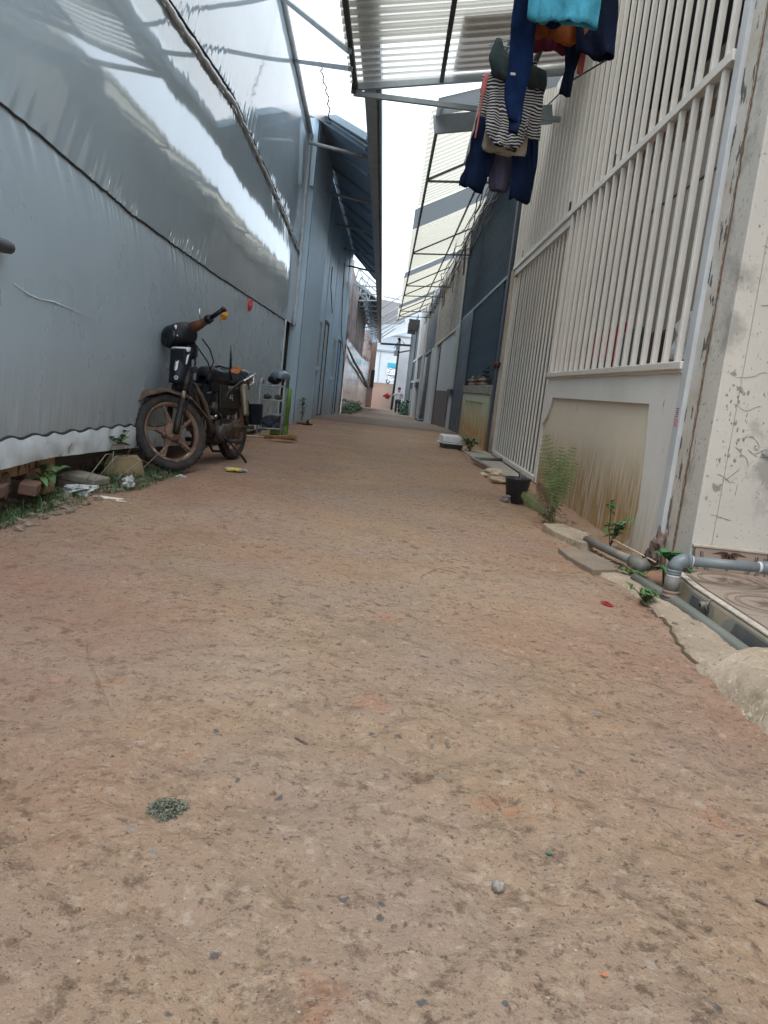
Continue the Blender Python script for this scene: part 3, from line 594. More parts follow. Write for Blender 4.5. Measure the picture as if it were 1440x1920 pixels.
# raised flake of plaster with its broken edges
Kcr = mat('crack_shadow_dirt', (0.16, 0.125, 0.095), (0.28, 0.22, 0.16), 20, 0.95)
Krus = mat('rust_stain', (0.33, 0.15, 0.045), (0.16, 0.08, 0.035), 25, 0.9, bump=0.4)
def crack(pts, w, m, name, plane='x', off=0.0, parent=None, seed=0, jit=0.01):
    """a ragged thin gap drawn as a narrow irregular strip lying 1-2 mm proud of the plaster"""
    P_ = []
    for (a, b) in zip(pts, pts[1:]):
        k = max(2, int(math.dist(a, b) / 0.012))
        for i in range(k): P_.append((lerp(a[0], b[0], i / k), lerp(a[1], b[1], i / k)))
    P_.append(pts[-1])
    vs = []
    for i, (u, z) in enumerate(P_):
        nx = jit * mn.noise(Vector((u * 30 + seed, z * 30, 1))); nz_ = jit * mn.noise(Vector((u * 30, z * 30 + seed, 5)))
        ww = w * (0.45 + 0.9 * abs(mn.noise(Vector((i * 0.33, seed, 0)))))
        if i in (0, len(P_) - 1): ww *= 0.1
        a, b = P_[max(0, i - 1)], P_[min(len(P_) - 1, i + 1)]
        d = Vector((b[0] - a[0], b[1] - a[1])).normalized(); nn = Vector((-d.y, d.x)) * ww / 2
        for s_ in (-1, 1):
            uu, zz = u + nx + nn.x * s_, z + nz_ + nn.y * s_
            vs.append((FX - 0.0015 - off, uu, zz) if plane == 'x' else (uu, YF - 0.0012 - off, zz))
    fs = [(2 * i, 2 * i + 1, 2 * i + 3, 2 * i + 2) for i in range(len(P_) - 1)]
    return MB().add(vs, fs).build(name, m, parent)
rz_ = frange(0.05, 5.0, 0.11)
crack([(3.905 + 0.014 * mn.noise(Vector((0, 0, z * 2.2))), z) for z in rz_], 0.022, Krus, 'rust_streak', off=0.002, parent=pw, seed=3)
crack([(3.915 + 0.014 * mn.noise(Vector((0, 0, z * 2.2))), z) for z in rz_], 0.012, Kcr, 'crack', off=0.0045, parent=pw, seed=8)
crack([(3.88, 0.75), (3.86, 0.64), (3.885, 0.52), (3.90, 0.46)], 0.006, Kcr, 'crack', parent=pw, seed=2)
cr = [[(1.60, 0.56), (1.64, 0.545), (1.67, 0.525), (1.70, 0.52)], [(1.66, 0.70), (1.70, 0.665), (1.735, 0.645), (1.74, 0.60)],
      [(1.64, 0.53), (1.68, 0.565), (1.71, 0.60)], [(1.705, 0.52), (1.708, 0.46)], [(1.68, 0.74), (1.74, 0.755), (1.79, 0.71)],
      [(1.83, 0.87), (1.88, 0.885), (1.95, 0.88)], [(1.76, 0.675), (1.81, 0.695), (1.86, 0.675), (1.93, 0.665)], [(1.72, 0.69), (1.78, 0.66)],
      [(1.60, 1.02), (1.68, 1.03), (1.76, 1.06), (1.9, 1.045)], [(1.66, 1.35), (1.75, 1.38), (1.84, 1.34), (1.95, 1.37)], [(1.62, 1.62), (1.68, 1.60)],
      [(1.70, 1.8), (1.78, 1.87), (1.86, 1.85)], [(1.60, 0.36), (1.66, 0.355), (1.72, 0.335)], [(1.62, 0.9), (1.68, 0.87), (1.75, 0.9)], [(1.8, 0.5), (1.83, 0.48)], [(1.77, 0.95), (1.80, 1.1)]]
for i, c_ in enumerate(cr): crack(c_, 0.0045, Kcr, 'crack', plane='y', parent=pw, seed=i * 5)
fl = MB(); fl.blob((1.87, YF - 0.002, 0.68), (0.06, 0.012, 0.035), 14, 8, amp=0.9, seed=4)
fl.build('peeled_plaster_flake', mat('grey_bare_render', (0.30, 0.29, 0.27), (0.2, 0.19, 0.17), 20, 0.9, bump=0.6), pw)
o = MB()
for i in range(60):
    x, z = uni(1.57, 1.70), uni(0.6, 1.0)
    if uni(0, 1) < abs(x - 1.64) * 9: continue
    o.blob((x, YF - 0.001, z), (uni(.002, .008), 0.003, uni(.003, .012)), 6, 4, amp=0.6, seed=i)
o.build('pitted_plaster', mat('pitted_grey', (0.24, 0.225, 0.2), (0.34, 0.31, 0.27), 40, 0.9), pw, kind='stuff')
# skirting tiles with star print
Ktile = mat('printed_tile', (0.36, 0.29, 0.23), (0.3, 0.24, 0.19), 6, 0.25)
Kprint = mat('brown_tile_print', (0.09, 0.05, 0.04), (0.12, 0.07, 0.05), 9, 0.3)
Kprint2 = mat('faded_tile_print', (0.20, 0.145, 0.11), (0.25, 0.185, 0.14), 9, 0.35)
Kgrout = mat('pale_grout', (0.5, 0.44, 0.36), (0.4, 0.34, 0.27), 12, 0.8)
ZP = 0.085      # porch floor level
sk = T('porch_step', 'raised porch step with brown star-printed tiles and grey painted patches on its side', 'porch step')
def ring(cx, cz, r0, r1, a0, a1, y, n_=26, plane='xz'):
    vs = []
    for i in range(n_ + 1):
        a = lerp(a0, a1, i / n_)
        for r in (r0, r1):
            u, v = cx + r * math.cos(a), cz + r * math.sin(a)
            vs.append((u, y, v) if plane == 'xz' else (u, v, y))
    return vs, [(2 * i, 2 * i + 1, 2 * i + 3, 2 * i + 2) for i in range(n_)]
for i in range(7):
    x0 = FX + 0.012 + i * 0.36
    tl_ = MB().box(x0 + 0.003, x0 + 0.357, YF - 0.022, YF - 0.004, ZP, ZP + 0.112).build('skirting_tile', Ktile, sk, bevel=0.003)
    q = MB(); cx_, cz_ = x0 + 0.17, ZP + 0.103; yp = YF - 0.0235
    for r0, r1 in ((0.128, 0.132), (0.137, 0.144), (0.168, 0.173), (0.178, 0.181)):
        lim = math.asin(min(1, 0.10 / r1)); q.add(*ring(cx_, cz_, r0, r1, -PI + 0.06, -PI + lim, yp, 12)); q.add(*ring(cx_, cz_, r0, r1, -lim, -0.06, yp, 12))
    def petal(a, r0, r1, wd):
        d = Vector((math.cos(a), math.sin(a))); nn = Vector((-d.y, d.x)); m_ = lerp(r0, r1, 0.42)
        pts = [d * r0, d * m_ + nn * wd, d * r1, d * m_ - nn * wd]
        return [(cx_ + p.x, yp, cz_ + p.y) for p in pts]
    for k in range(9):
        a = -PI * (k + 0.5) / 9.0; q.add(petal(a, 0.006, 0.05 if k % 2 else 0.09, 0.011 if k % 2 else 0.008), [(0, 1, 2, 3)])
    for k in (2, 4.5, 7): a = -PI * k / 9; q.add(petal(a, 0.068, 0.096, 0.012), [(0, 1, 2, 3)])
    q.v = [(x, y, max(z, ZP + 0.004)) for x, y, z in q.v]
    q.build('printed_star', Kprint, tl_)
MB().box(FX, 6.0, YF - 0.028, YF - 0.001, ZP + 0.113, ZP + 0.127).build('grout_line', Kgrout, sk, bevel=0.004)
# porch floor: edge runs obliquely towards the camera; corner stays by the pillar
EX = lambda y: 1.44 + 0.035 * (3.70 - y) - 0.11 * (y > 99)
fo = MB(); ya, yb = -3.0, YF - 0.024
ed = lambda y: interp(y, [(-3, 1.50), (1.2, 1.40), (2.5, 1.40), (3.3, 1.40), (3.68, 1.44)])
sy_ = frange(ya, yb, 0.2)
fo.grid(sy_, [0, 1], lambda y, q: (ed(y) if q == 0 else 6.0, y, ZP - 0.012), smooth=False)
fo.build('screed', Kgrout, sk, solid=0.012)
Kft = mat('porch_floor_tile', (0.36, 0.28, 0.22), (0.30, 0.23, 0.185), 2.5, 0.32, spots=[((0.24, 0.17, 0.13), 6, 0.58, 0.06)])
for i in range(6):
    for j in range(8):
        y1 = YF - 0.03 - j * 0.40; y0 = y1 - 0.394; x0 = 1.455 + i * 0.40
        x0a, x0b = (max(x0, ed(y0) + 0.035), max(x0, ed(y1) + 0.035)) if i == 0 else (x0, x0)
        ft = MB().add([(x0a, y0, ZP), (x0 + 0.394, y0, ZP), (x0 + 0.394, y1, ZP), (x0b, y1, ZP)], [(0, 1, 2, 3)]).build('floor_tile', Kft, sk, solid=0.008)
        if j < 6 and i < 3:
            q = MB()
            for r0, r1 in ((0.125, 0.129), (0.137, 0.144), (0.172, 0.176), (0.182, 0.185)): q.add(*ring(x0 + .197, (y0 + y1) / 2, r0, r1, 0, 2 * PI, ZP + 0.0055, 40, 'xy'))
            for k in range(12):
                a = 2 * PI * k / 12; d = Vector((math.cos(a), math.sin(a))); nn = Vector((-d.y, d.x)); C = Vector((x0 + .197, (y0 + y1) / 2)); r1 = 0.1 if k % 2 else 0.07
                q.add([(*(C + d * .01), ZP + .0055), (*(C + d * .045 + nn * .008), ZP + .0055), (*(C + d * r1), ZP + .0055), (*(C + d * .045 - nn * .008), ZP + .0055)], [(0, 1, 2, 3)])
            q.build('printed_star', Kprint2, ft)
MB().grid(sy_, [0, 1], lambda y, q: (ed(y) + 0.032 * q, y, ZP + 0.005), smooth=False).build('white_edge', mat('worn_white_edge', (0.55, 0.50, 0.43), (0.36, 0.31, 0.25), 30, 0.7), sk, solid=0.006)
MB().grid(sy_, [0, 1], lambda y, q: (ed(y) + 0.006, y, lerp(-0.12, ZP - 0.004, q)), smooth=False).build('side_face', mat('bare_step_side', (0.42, 0.35, 0.25), (0.33, 0.28, 0.2), 8, 0.85, bump=0.3), sk, solid=0.01)
Kgp = mat('dark_grey_paint', (0.085, 0.095, 0.095), (0.125, 0.13, 0.125), 7, 0.5, spots=[((0.25, 0.15, 0.1), 6, 0.66, 0.05)])
Kgp2 = mat('pale_green_grey_paint', (0.27, 0.27, 0.22), (0.22, 0.22, 0.19), 9, 0.6)
def patch(pts, m, off, nm='painted_patch'):
    n_ = len(pts); MB().add([(ed(y) - 0.0005 - off, y, z) for y, z in pts], [tuple(range(n_))]).build(nm, m, sk)
patch([(3.33, -0.10), (3.06, -0.10), (3.03, 0.05), (3.06, 0.066), (3.29, 0.066)], Kgp2, 0.001)
patch([(3.30, -0.10), (3.10, -0.10), (3.07, 0.045), (3.10, 0.055), (3.26, 0.055)], Kgp, 0.003)
patch([(2.99, -0.1), (2.96, 0.0), (2.92, 0.045), (2.87, 0.07), (2.0, 0.07), (2.0, -0.1)], Kgp2, 0.001)
patch([(2.88, -0.1), (2.865, 0.0), (2.83, 0.062), (1.7, 0.064), (1.7, -0.1)], Kgp, 0.003)
MB().box(3.4, 6, -3, YF, -0.12, 0.07).build('core', Kgrout, sk)
por = T('added_porch_shade', 'unseen porch wall and roof slab added beyond the right edge to shade the facing wall', 'porch')  # unseen walls and roof, added to darken the plaster wall facing the camera
MB().box(3.6, 3.75, -4, YF, -0.1, 3.2).build('side_wall', Kpil, por)
MB().box(1.7, 3.8, -4, YF - 0.05, 3.1, 3.25).build('roof_slab', Kpil, por)
MB().box(1.62, 1.8, -4.1, -3.9, -0.1, 3.25).build('column', Kpil, por)
# steel post of the gate frame
gp = T('gate_post', 'white painted steel post carrying a small pink sticker beside the flaking strip', 'post', (0, 0, 0))
Kpost = mat('white_steel_post', (0.52, 0.53, 0.53), (0.44, 0.45, 0.46), 4, 0.45, spots=[((0.2, 0.14, 0.1), 11, 0.68, 0.04, (1, 1, 0.3))])
MB().box(FX - 0.012, FX + 0.05, 4.10, 4.185, -0.05, 5.2).build('post', Kpost, gp, bevel=0.004)
MB().box(FX - 0.002, FX + 0.05, 4.185, 4.205, -0.05, 5.2).build('post_edge', Kbar, gp)
stt = MB().box(FX - 0.0145, FX - 0.0125, 4.115, 4.17, 0.765, 0.80).build('sticker', mat('pink_sticker', (0.52, 0.2, 0.22), (0.6, 0.35, 0.35), 40, 0.5), gp)
stw = MB().box(FX - 0.0145, FX - 0.0125, 4.115, 4.17, 0.80, 0.862).build('sticker', mat('white_sticker', (0.62, 0.6, 0.6), (0.5, 0.4, 0.42), 60, 0.5), gp)
o = MB()
for k in range(5): o.box(FX - 0.0155, FX - 0.0146, 4.12, 4.165 - 0.01 * (k % 2), 0.807 + k * 0.011, 0.811 + k * 0.011)
o.build('print', mat('sticker_ink', (0.15, 0.03, 0.05), None, 1, 0.5), stw)
# low wall with scooped panel
lw = T('low_plaster_wall', 'low cream plaster wall with a scooped raised frame under the white grille', 'low wall')
MB().box(FX + 0.02, FX + 0.14, 4.19, 7.78, -0.1, 1.06).build('wall_core', Klow, lw)
xf_ = Matrix(((0, 0, -1, FX + 0.02), (1, 0, 0, 0), (0, 1, 0, 0), (0, 0, 0, 1)))
MB().prism([(4.19, -0.1), (4.9, -0.1), (4.62, 0.05), (4.55, 0.25), (4.60, 0.6), (4.66, 0.865), (7.46, 0.865), (7.52, 0.78), (7.60, 0.69), (7.76, 0.60), (7.78, 0.60), (7.78, 1.06), (4.19, 1.06)], 0.02, xf_).build('raised_frame', mat('frame_plaster', (0.68, 0.66, 0.62), (0.62, 0.595, 0.55), 1.5, 0.7, bump=0.12, bsc=40, low=((0.45, 0.36, 0.24), 0.5, 0.0, 1.0), spots=[((0.16, 0.11, 0.08), 12, 0.67, 0.04, (1, 1, 0.25))]), lw, bevel=0.004)
MB().box(FX - 0.025, FX + 0.16, 4.19, 7.80, 1.06, 1.105).build('sill', mat('sill_plaster', (0.64, 0.60, 0.54), (0.56, 0.51, 0.45), 3, 0.7, bump=0.2), lw, bevel=0.006)
MB().box(FX - 0.012, FX + 0.02, 4.19, 7.80, 1.045, 1.06).build('sill_drip', Klow, lw)
# rail between the lower and the upper grille
rl = T('grille_rail', 'long off-white steel rail carrying the upper grille over window and gate', 'rail')
MB().box(FX - 0.022, FX + 0.03, 4.2, 11.3, 2.60, 2.655).build('rail', Kbar, rl, bevel=0.003)
MB().box(FX + 0.032, FX + 0.13, 4.2, 11.3, 2.53, 2.60).build('inner_ledge', mat('ledge', (0.40, 0.34, 0.28), (0.33, 0.28, 0.24), 3, 0.7), rl)
MB().box(FX + 0.0, FX + 0.12, 7.80, 11.3, 2.52, 2.598).build('gate_lintel', Kbar, rl)
def grille(name, lab, y0, y1, z0, z1, pitch, m, x=FX, w=0.026, d=0.04, rails=True, zfun=None, group=None):
    g = T(name, lab, 'grille', group=group); me = None
    n_ = int(round((y1 - y0) / pitch))
    for i in range(n_):
        y = y0 + (i + 0.5) * (y1 - y0) / n_
        if me is None:
            b_ = MB().box(-d / 2, d / 2, -w / 2, w / 2, 0, z1 - z0).build('bar', m, g, bevel=0.003, seg=1)
            b_.location = (x + 0.005, y, z0); me = b_
        else:
            c_ = me.copy(); scene.collection.objects.link(c_); c_.location = (x + 0.005 + uni(-.002, .002), y + uni(-.006, .006), z0)
            c_.rotation_euler = (uni(-.0015, .0015), uni(-.001, .001), 0)
    return g
gw = grille('window_grille', 'white bars of the lower grille standing on the low plaster wall', 4.22, 7.80, 1.105, 2.60, 0.2, Kbar, w=0.036, d=0.034)
gu = grille('upper_grille', 'white bars of the tall upper grille above the rail, behind the washing', 4.22, 11.3, 2.655, 4.85, 0.2, Kbar, w=0.036, d=0.034)
MB().box(FX - 0.02, FX + 0.03, 4.2, 11.3, 4.85, 4.91).build('top_rail', Kbar, gu)
MB().box(FX - 0.01, FX + 0.05, 11.24, 11.32, 2.66, 4.85).build('end_bar', Kbar, gu)
gg = grille('gate', 'closed white barred gate beyond the low plaster wall', 7.90, 11.16, 0.06, 2.52, 0.19, Kbar, x=FX + 0.03, w=0.026, d=0.018)
gg['category'] = 'gate'
MB().box(FX + 0.01, FX + 0.055, 7.82, 11.22, 0.0, 0.055).build('bottom_rail', Kbar, gg, bevel=0.003)
MB().box(FX + 0.01, FX + 0.055, 7.80, 7.85, 0.0, 2.5).build('stile', Kbar, gg)
MB().box(FX + 0.01, FX + 0.055, 11.18, 11.24, 0.0, 2.5).build('stile', Kbar, gg)
MB().box(FX - 0.03, FX + 0.08, 11.24, 11.36, -0.1, 2.6).build('jamb', mat('stained_jamb', (0.42, 0.37, 0.31), (0.36, 0.29, 0.21), 3, 0.7, low=((0.16, 0.07, 0.03), 0.35, 0.0, 1)), gg)
MB().box(FX + 0.06, FX + 0.07, 7.85, 11.18, 0.06, 1.5).build('backing_sheet', mat('gate_backing', (0.2, 0.19, 0.175), (0.16, 0.15, 0.14), 2, 0.6), gg)
gs = T('gate_sill', 'grey concrete sill under the white barred gate', 'sill', (0, 0, 0))
MB().prism([(1.50, 7.9), (1.50, 11.5), (1.12, 11.2), (1.17, 9.6), (1.28, 8.0)], 0.05, TR(0, 0, -0.035)).build('slab', mat('gate_sill_concrete', (0.36, 0.33, 0.28), (0.28, 0.25, 0.21), 5, 0.9, bump=0.3), gs, bevel=0.01)
# interior behind the bars
hs = T('house_interior', 'dim brown inner walls of the house behind the white bars', 'house')
MB().box(3.3, 3.4, 3.9, 11.5, -0.1, 5.2).build('back_wall', Kint, hs)
MB().box(FX + 0.1, 3.3, 11.5, 11.6, -0.1, 5.2).build('side_wall', Kint, hs)
MB().box(FX + 0.1, 3.3, 3.93, 3.99, -0.1, 5.2).build('side_wall', Kint, hs)
MB().box(FX + 0.1, 6, 3.9, 11.6, 5.0, 5.1).build('ceiling', K['darksteel'], hs)
MB().box(3.28, 3.3, 4, 11.4, 3.55, 3.565).build('wall_joint', mat('dark_joint_line', (0.2, 0.16, 0.13), None, 1, 0.9), hs)  # thin darker line marks a joint of the inner wall
MB().box(3.28, 3.3, 4, 11.4, 1.85, 1.865).build('wall_joint', bpy.data.materials['dark_joint_line'], hs)
MB().box(FX + 0.14, 3.3, 3.99, 11.5, -0.1, 0.02).build('floor', Kint, hs)
# things behind the low wall
MB().box(FX + 0.2, FX + 0.75, 4.2, 7.7, 0.95, 1.0).build('bench', mat('bench_board', (0.1, 0.08, 0.06), (0.14, 0.1, 0.08), 4, 0.7), label='dark board bench standing inside behind the low plaster wall', cat='bench')
def cloth_lump(name, lab, c, r, m, seed):
    MB().blob(c, r, 20, 14, amp=0.55, seed=seed).build(name, m, label=lab, cat='cloth bundle')
Kred = mat('red_cloth', (0.42, 0.018, 0.035), (0.3, 0.012, 0.025), 5, 0.8)
Kwhc = mat('white_cloth', (0.62, 0.62, 0.62), (0.52, 0.52, 0.53), 6, 0.85, bump=0.3, bsc=12)
rj = T('red_jacket', 'red and black jacket hanging inside behind the white bars', 'jacket', (FX + 0.30, 7.0, 1.0))
MB().box(-0.04, 0.06, -0.52, 0.5, 0.22, 0.50).build('red_panel', Kred, rj, bevel=0.03)
MB().box(-0.05, 0.07, -0.5, 0.48, -0.05, 0.22).build('black_panel', K['black'], rj, bevel=0.03)
MB().box(-0.06, 0.05, -0.62, -0.5, 0.0, 0.52).build('sleeve', Kred, rj, bevel=0.03)
gc = MB().prism([(0, 0), (0.5, 0), (0.55, 0.45), (0.05, 0.48)], 0.1, Matrix(((0, 0, -1, FX + 0.36), (1, 0, 0, 5.95), (0, 1, 0, 0.98), (0, 0, 0, 1)))).build('grey_bag', mat('grey_cloth', (0.12, 0.13, 0.13), (0.08, 0.08, 0.08), 6, 0.8), bevel=0.03)
tag(gc, 'dark grey bag standing behind the white bars beside the red jacket', 'bag')
bc = MB().prism([(0, 0), (0.3, 0), (0.28, 0.4), (0.05, 0.42)], 0.12, Matrix(((0, 0, -1, FX + 0.40), (1, 0, 0, 5.6), (0, 1, 0, 0.98), (0, 0, 0, 1)))).build('brown_box', mat('brown_box', (0.06, 0.035, 0.03), (0.1, 0.05, 0.04), 6, 0.7), bevel=0.02)
tag(bc, 'dark brown box standing between grey bag and green plant behind the bars', 'box')
cloth_lump('white_cloth', 'crumpled white cloth heaped behind the nearest white bars', (FX + 0.30, 4.93, 1.27), (0.12, 0.14, 0.2), Kwhc, 3)
ck = MB().box(FX + 0.2, FX + 0.42, 4.8, 5.15, 1.0, 1.16).build('black_crate', K['black'], bevel=0.02); tag(ck, 'black crate under the crumpled white cloth behind the bars', 'crate')

# small hardware on the upper grille: rusty hinges
Khole = K['rust']
for (y, z) in ((4.78, 2.80), (6.35, 2.80), (7.9, 2.8), (10.6, 2.8)):
    MB().box(FX - 0.014, FX + 0.0, y - 0.022, y + 0.022, 2.66, 2.76).build('rusty_bracket', K['darkmetal'], gu, bevel=0.008)

# navy house
nv = T('navy_grille', 'dark navy barred front standing beyond the white gate', 'house front')
Knavy = mat('navy_paint', (0.022, 0.04, 0.06), (0.032, 0.052, 0.075), 3, 0.45, rvar=0.1)
Kstl = mat('pale_blue_rail', (0.2, 0.27, 0.32), (0.16, 0.22, 0.27), 4, 0.45)
Knb = mat('navy_bar_paint', (0.05, 0.085, 0.12), (0.038, 0.065, 0.095), 4, 0.4)
def nbars(y0, y1, z0, z1, pitch):
    f = None; k = int((y1 - y0) / pitch)
    for i in range(k):
        y = y0 + (i + .5) * pitch
        if f is None:
            f = MB().box(-0.015, 0.015, -0.011, 0.011, 0, z1 - z0).build('bar', Knb, nv); c_ = f
        else: c_ = f.copy(); scene.collection.objects.link(c_)
        c_.location = (FX, y, z0)
nbars(11.55, 16.4, 2.62, 4.75, 0.2); nbars(12.1, 16.4, 1.1, 2.56, 0.2); nbars(16.4, 19.6, 2.62, 4.75, 0.28)
MB().box(FX + 0.05, FX + 0.1, 11.4, 19.8, 2.6, 4.8).build('backing_panel', Knavy, nv)
MB().box(FX + 0.05, FX + 0.1, 11.6, 16.4, -0.1, 2.6).build('backing_panel', Knavy, nv)
MB().box(FX - 0.02, FX + 0.03, 11.5, 19.8, 2.565, 2.615).build('rail', Kstl, nv)
MB().box(FX - 0.02, FX + 0.04, 11.4, 20, 4.75, 4.82).build('rail', Knavy, nv)
MB().box(FX - 0.05, FX + 0.1, 11.42, 11.62, -0.15, 4.8).build('post', mat('navy_post', (0.035, 0.05, 0.065), (0.05, 0.065, 0.08), 6, 0.5, low=((0.13, 0.09, 0.07), 0.6, 0.2, 1)), nv, bevel=0.005)
MB().box(FX - 0.03, FX + 0.06, 16.4, 19.0, -0.2, 2.56).build('door', Knavy, nv, bevel=0.01)
MB().box(FX - 0.035, FX + 0.07, 19.0, 19.25, -0.25, 2.6).build('post', K['darksteel'], nv)
gwl = T('green_low_wall', 'low pale green wall with vertical grooves and rust-brown stains beside the white bin', 'low wall')
Kgrn = mat('green_stained_paint', (0.40, 0.47, 0.33), (0.46, 0.50, 0.36), 3, 0.7, low=((0.38, 0.19, 0.055), 0.78, 0.12, 1.5), bump=0.15)
MB().box(FX - 0.005, FX + 0.05, 11.9, 16.3, -0.15, 0.84).build('wall_core', Kgrn, gwl)
MB().box(FX - 0.04, FX - 0.006, 15.6, 16.3, -0.15, 0.84).build('side_band', Kgrn, gwl)
MB().box(FX - 0.04, FX - 0.006, 11.9, 12.6, -0.15, 0.84).build('side_band', Kgrn, gwl)
MB().box(FX - 0.04, FX - 0.006, 12.6, 15.6, 0.70, 0.84).build('top_band', Kgrn, gwl)
MB().box(FX - 0.04, FX - 0.006, 12.6, 15.6, -0.15, 0.12).build('bottom_band', Kgrn, gwl)
for i in range(8): MB().box(FX - 0.03, FX - 0.006, 12.72 + i * 0.37, 12.92 + i * 0.37, 0.12, 0.70).build('rib', Kgrn, gwl, bevel=0.006, seg=1)
MB().box(FX - 0.06, FX + 0.12, 11.8, 16.35, 0.84, 0.99).build('cap', mat('weathered_cap', (0.3, 0.29, 0.26), (0.15, 0.14, 0.125), 6, 0.9, bump=0.4), gwl, bevel=0.015)
# shoes on the cap
for i, (y, c1, lab) in enumerate(((14.9, (0.3, 0.23, 0.18), 'pale slippers farthest along the concrete cap of the green wall'), (13.8, (0.16, 0.09, 0.06), 'brown slippers in the middle of the concrete cap'), (13.0, (0.35, 0.28, 0.22), 'beige slippers stacked nearest the navy post on the concrete cap'), (12.7, (0.03, 0.035, 0.05), 'black slippers leaning on top of the beige ones'))):
    s = T('slippers', lab, 'slippers', (FX + 0.0, y, 0.99 + (0.14 if i == 3 else 0.0)), 0.3, 'slippers on the green wall')
    mm = mat('slipper_%d' % i, c1, tuple(q * 0.6 for q in c1), 9, 0.8)
    for k in (0, 1):
        sh = MB().box(-0.06, 0.05, -0.14 + k * 0.03, 0.14 + k * 0.03, 0.0 + k * 0.07, 0.045 + k * 0.07).build('sole', mm, s, bevel=0.02)
        MB().tube([(-0.055, 0.03, 0.03 + k * .07), (0, 0.05, 0.1 + k * .07), (0.05, 0.03, 0.03 + k * .07)], 0.018, 6).build('strap', mm, s)
# stone-faced house
sh = T('pebble_house', 'house front with grey pebble-dash upper wall and white lower panel', 'house front')
Kpeb = mat('pebble_dash', (0.33, 0.30, 0.265), (0.24, 0.22, 0.2), 5, 0.9, bump=1.0, bsc=26, spots=[((0.42, 0.38, 0.33), 9, 0.52, 0.06), ((0.12, 0.11, 0.10), 11, 0.55, 0.05)], bdist=0.03)
Kwp = mat('white_panel', (0.45, 0.47, 0.47), (0.4, 0.42, 0.42), 2, 0.6)
ff = lambda y: RXX(y)
def seg(y0, y1, z0, z1, off, m, nm, parent, th=0.08, bev=0.0):
    a, b = ff(y0), ff(y1)
    return MB().add([(a - off, y0, z0), (b - off, y1, z0), (b - off + th, y1, z0), (a - off + th, y0, z0), (a - off, y0, z1), (b - off, y1, z1), (b - off + th, y1, z1), (a - off + th, y0, z1)],
                    [(0, 3, 2, 1), (4, 5, 6, 7), (0, 1, 5, 4), (1, 2, 6, 5), (2, 3, 7, 6), (3, 0, 4, 7)]).build(nm, m, parent, bevel=bev)
seg(19.85, 29.4, 2.5, 4.95, 0.0, Kpeb, 'upper_wall', sh)
seg(19.85, 29.4, 2.42, 2.5, 0.05, Kcream, 'ledge', sh)
seg(19.85, 20.0, 2.5, 4.95, 0.03, Kwp, 'edge_trim', sh)
seg(29.2, 29.4, 2.5, 4.95, 0.03, Kwp, 'edge_trim', sh)
seg(19.25, 20.3, 0.9, 2.5, 0.06, mat('pale_green_board', (0.32, 0.42, 0.37), (0.38, 0.46, 0.41), 4, 0.5), 'meter_board', sh, th=0.1)
for yy_ in (19.45, 19.75, 20.0): seg(yy_, yy_ + 0.07, 0.95, 2.45, 0.085, Kwp, 'board_rib', sh, th=0.02)
seg(19.2, 20.35, 0.78, 0.9, 0.10, K['darksteel'], 'board_base', sh, th=0.12)
seg(19.3, 20.2, -0.3, 0.78, 0.05, mat('white_pier', (0.42, 0.42, 0.42), (0.36, 0.35, 0.35), 3, 0.7), 'pier', sh, th=0.1)
seg(20.3, 20.9, -0.3, 2.42, 0.0, K['darksteel'], 'post', sh, th=0.08)
seg(20.9, 25.8, 0.85, 2.42, 0.01, Kwp, 'white_panel', sh, th=0.06)
Kbrc = mat('brown_corrugated', (0.16, 0.13, 0.125), (0.11, 0.09, 0.085), 3, 0.6)
for i in range(14): seg(20.9 + i * 0.35, 21.15 + i * 0.35, -0.3, 0.85, 0.03, Kbrc, 'brown_slat', sh, th=0.03)
seg(20.9, 25.9, -0.3, 0.85, 0.0, Kbrc, 'brown_backing', sh, th=0.03)
seg(25.8, 27.8, -0.4, 2.42, -0.04, mat('grey_door_far', (0.25, 0.26, 0.26), (0.2, 0.21, 0.21), 2, 0.6), 'recessed_door', sh)
seg(26.2, 26.3, -0.35, 2.3, 0.03, K['darksteel'], 'drain_pipe', sh, th=0.03)
seg(27.8, 31.0, -0.45, 2.45, 0.04, Kwp, 'white_wall', sh)
n2 = T('far_navy_front', 'plain navy sheet front beyond the pebble-dash house', 'house front')
seg(29.4, 36.5, 2.45, 5.1, 0.02, Knavy, 'upper_panel', n2); seg(31.0, 36.5, -0.6, 2.35, 0.0, Knavy, 'lower_panel', n2)
seg(31, 36.5, 2.35, 2.45, 0.06, Kstl, 'rail', n2); seg(36.2, 38.5, -0.65, 5.1, 0.06, Kwp, 'white_pillar', n2)
MB().tube([(ff(33) - 0.1, 33.2, -0.6), (ff(33) - 0.1, 33.2, 2.2)], 0.06, 8).build('drain_pipe', Kwp, n2)
seg(31.5, 34.5, -0.62, -0.4, 0.25, K['darksteel'], 'kerb_box', n2, th=0.25)
n3 = T('beige_house', 'narrow beige fronts with dark openings before the corrugated shed', 'house front')
Kbei = mat('beige_far', (0.36, 0.31, 0.27), (0.3, 0.26, 0.23), 1.2, 0.7)
seg(38.5, 44, 2.6, 5.3, 0.0, Kbei, 'upper_wall', n3); seg(38.5, 44, -0.8, 2.6, -0.05, K['darksteel'], 'dark_opening', n3)
seg(38.5, 44, 1.2, 1.35, 0.03, Kwp, 'rail', n3); seg(38.5, 44, 2.5, 2.62, 0.05, Kwp, 'ledge', n3)
seg(40.5, 42.2, -0.75, 0.9, 0.08, Kwp, 'gate_pier', n3); seg(40.2, 42.4, 0.9, 1.15, 0.14, K['darksteel'], 'pier_cap', n3)
seg(44, 46, -0.85, 5.2, 0.06, Kwp, 'pillar', n3); seg(46, 51, -0.9, 4.6, 0.0, K['darksteel'], 'dark_front', n3)
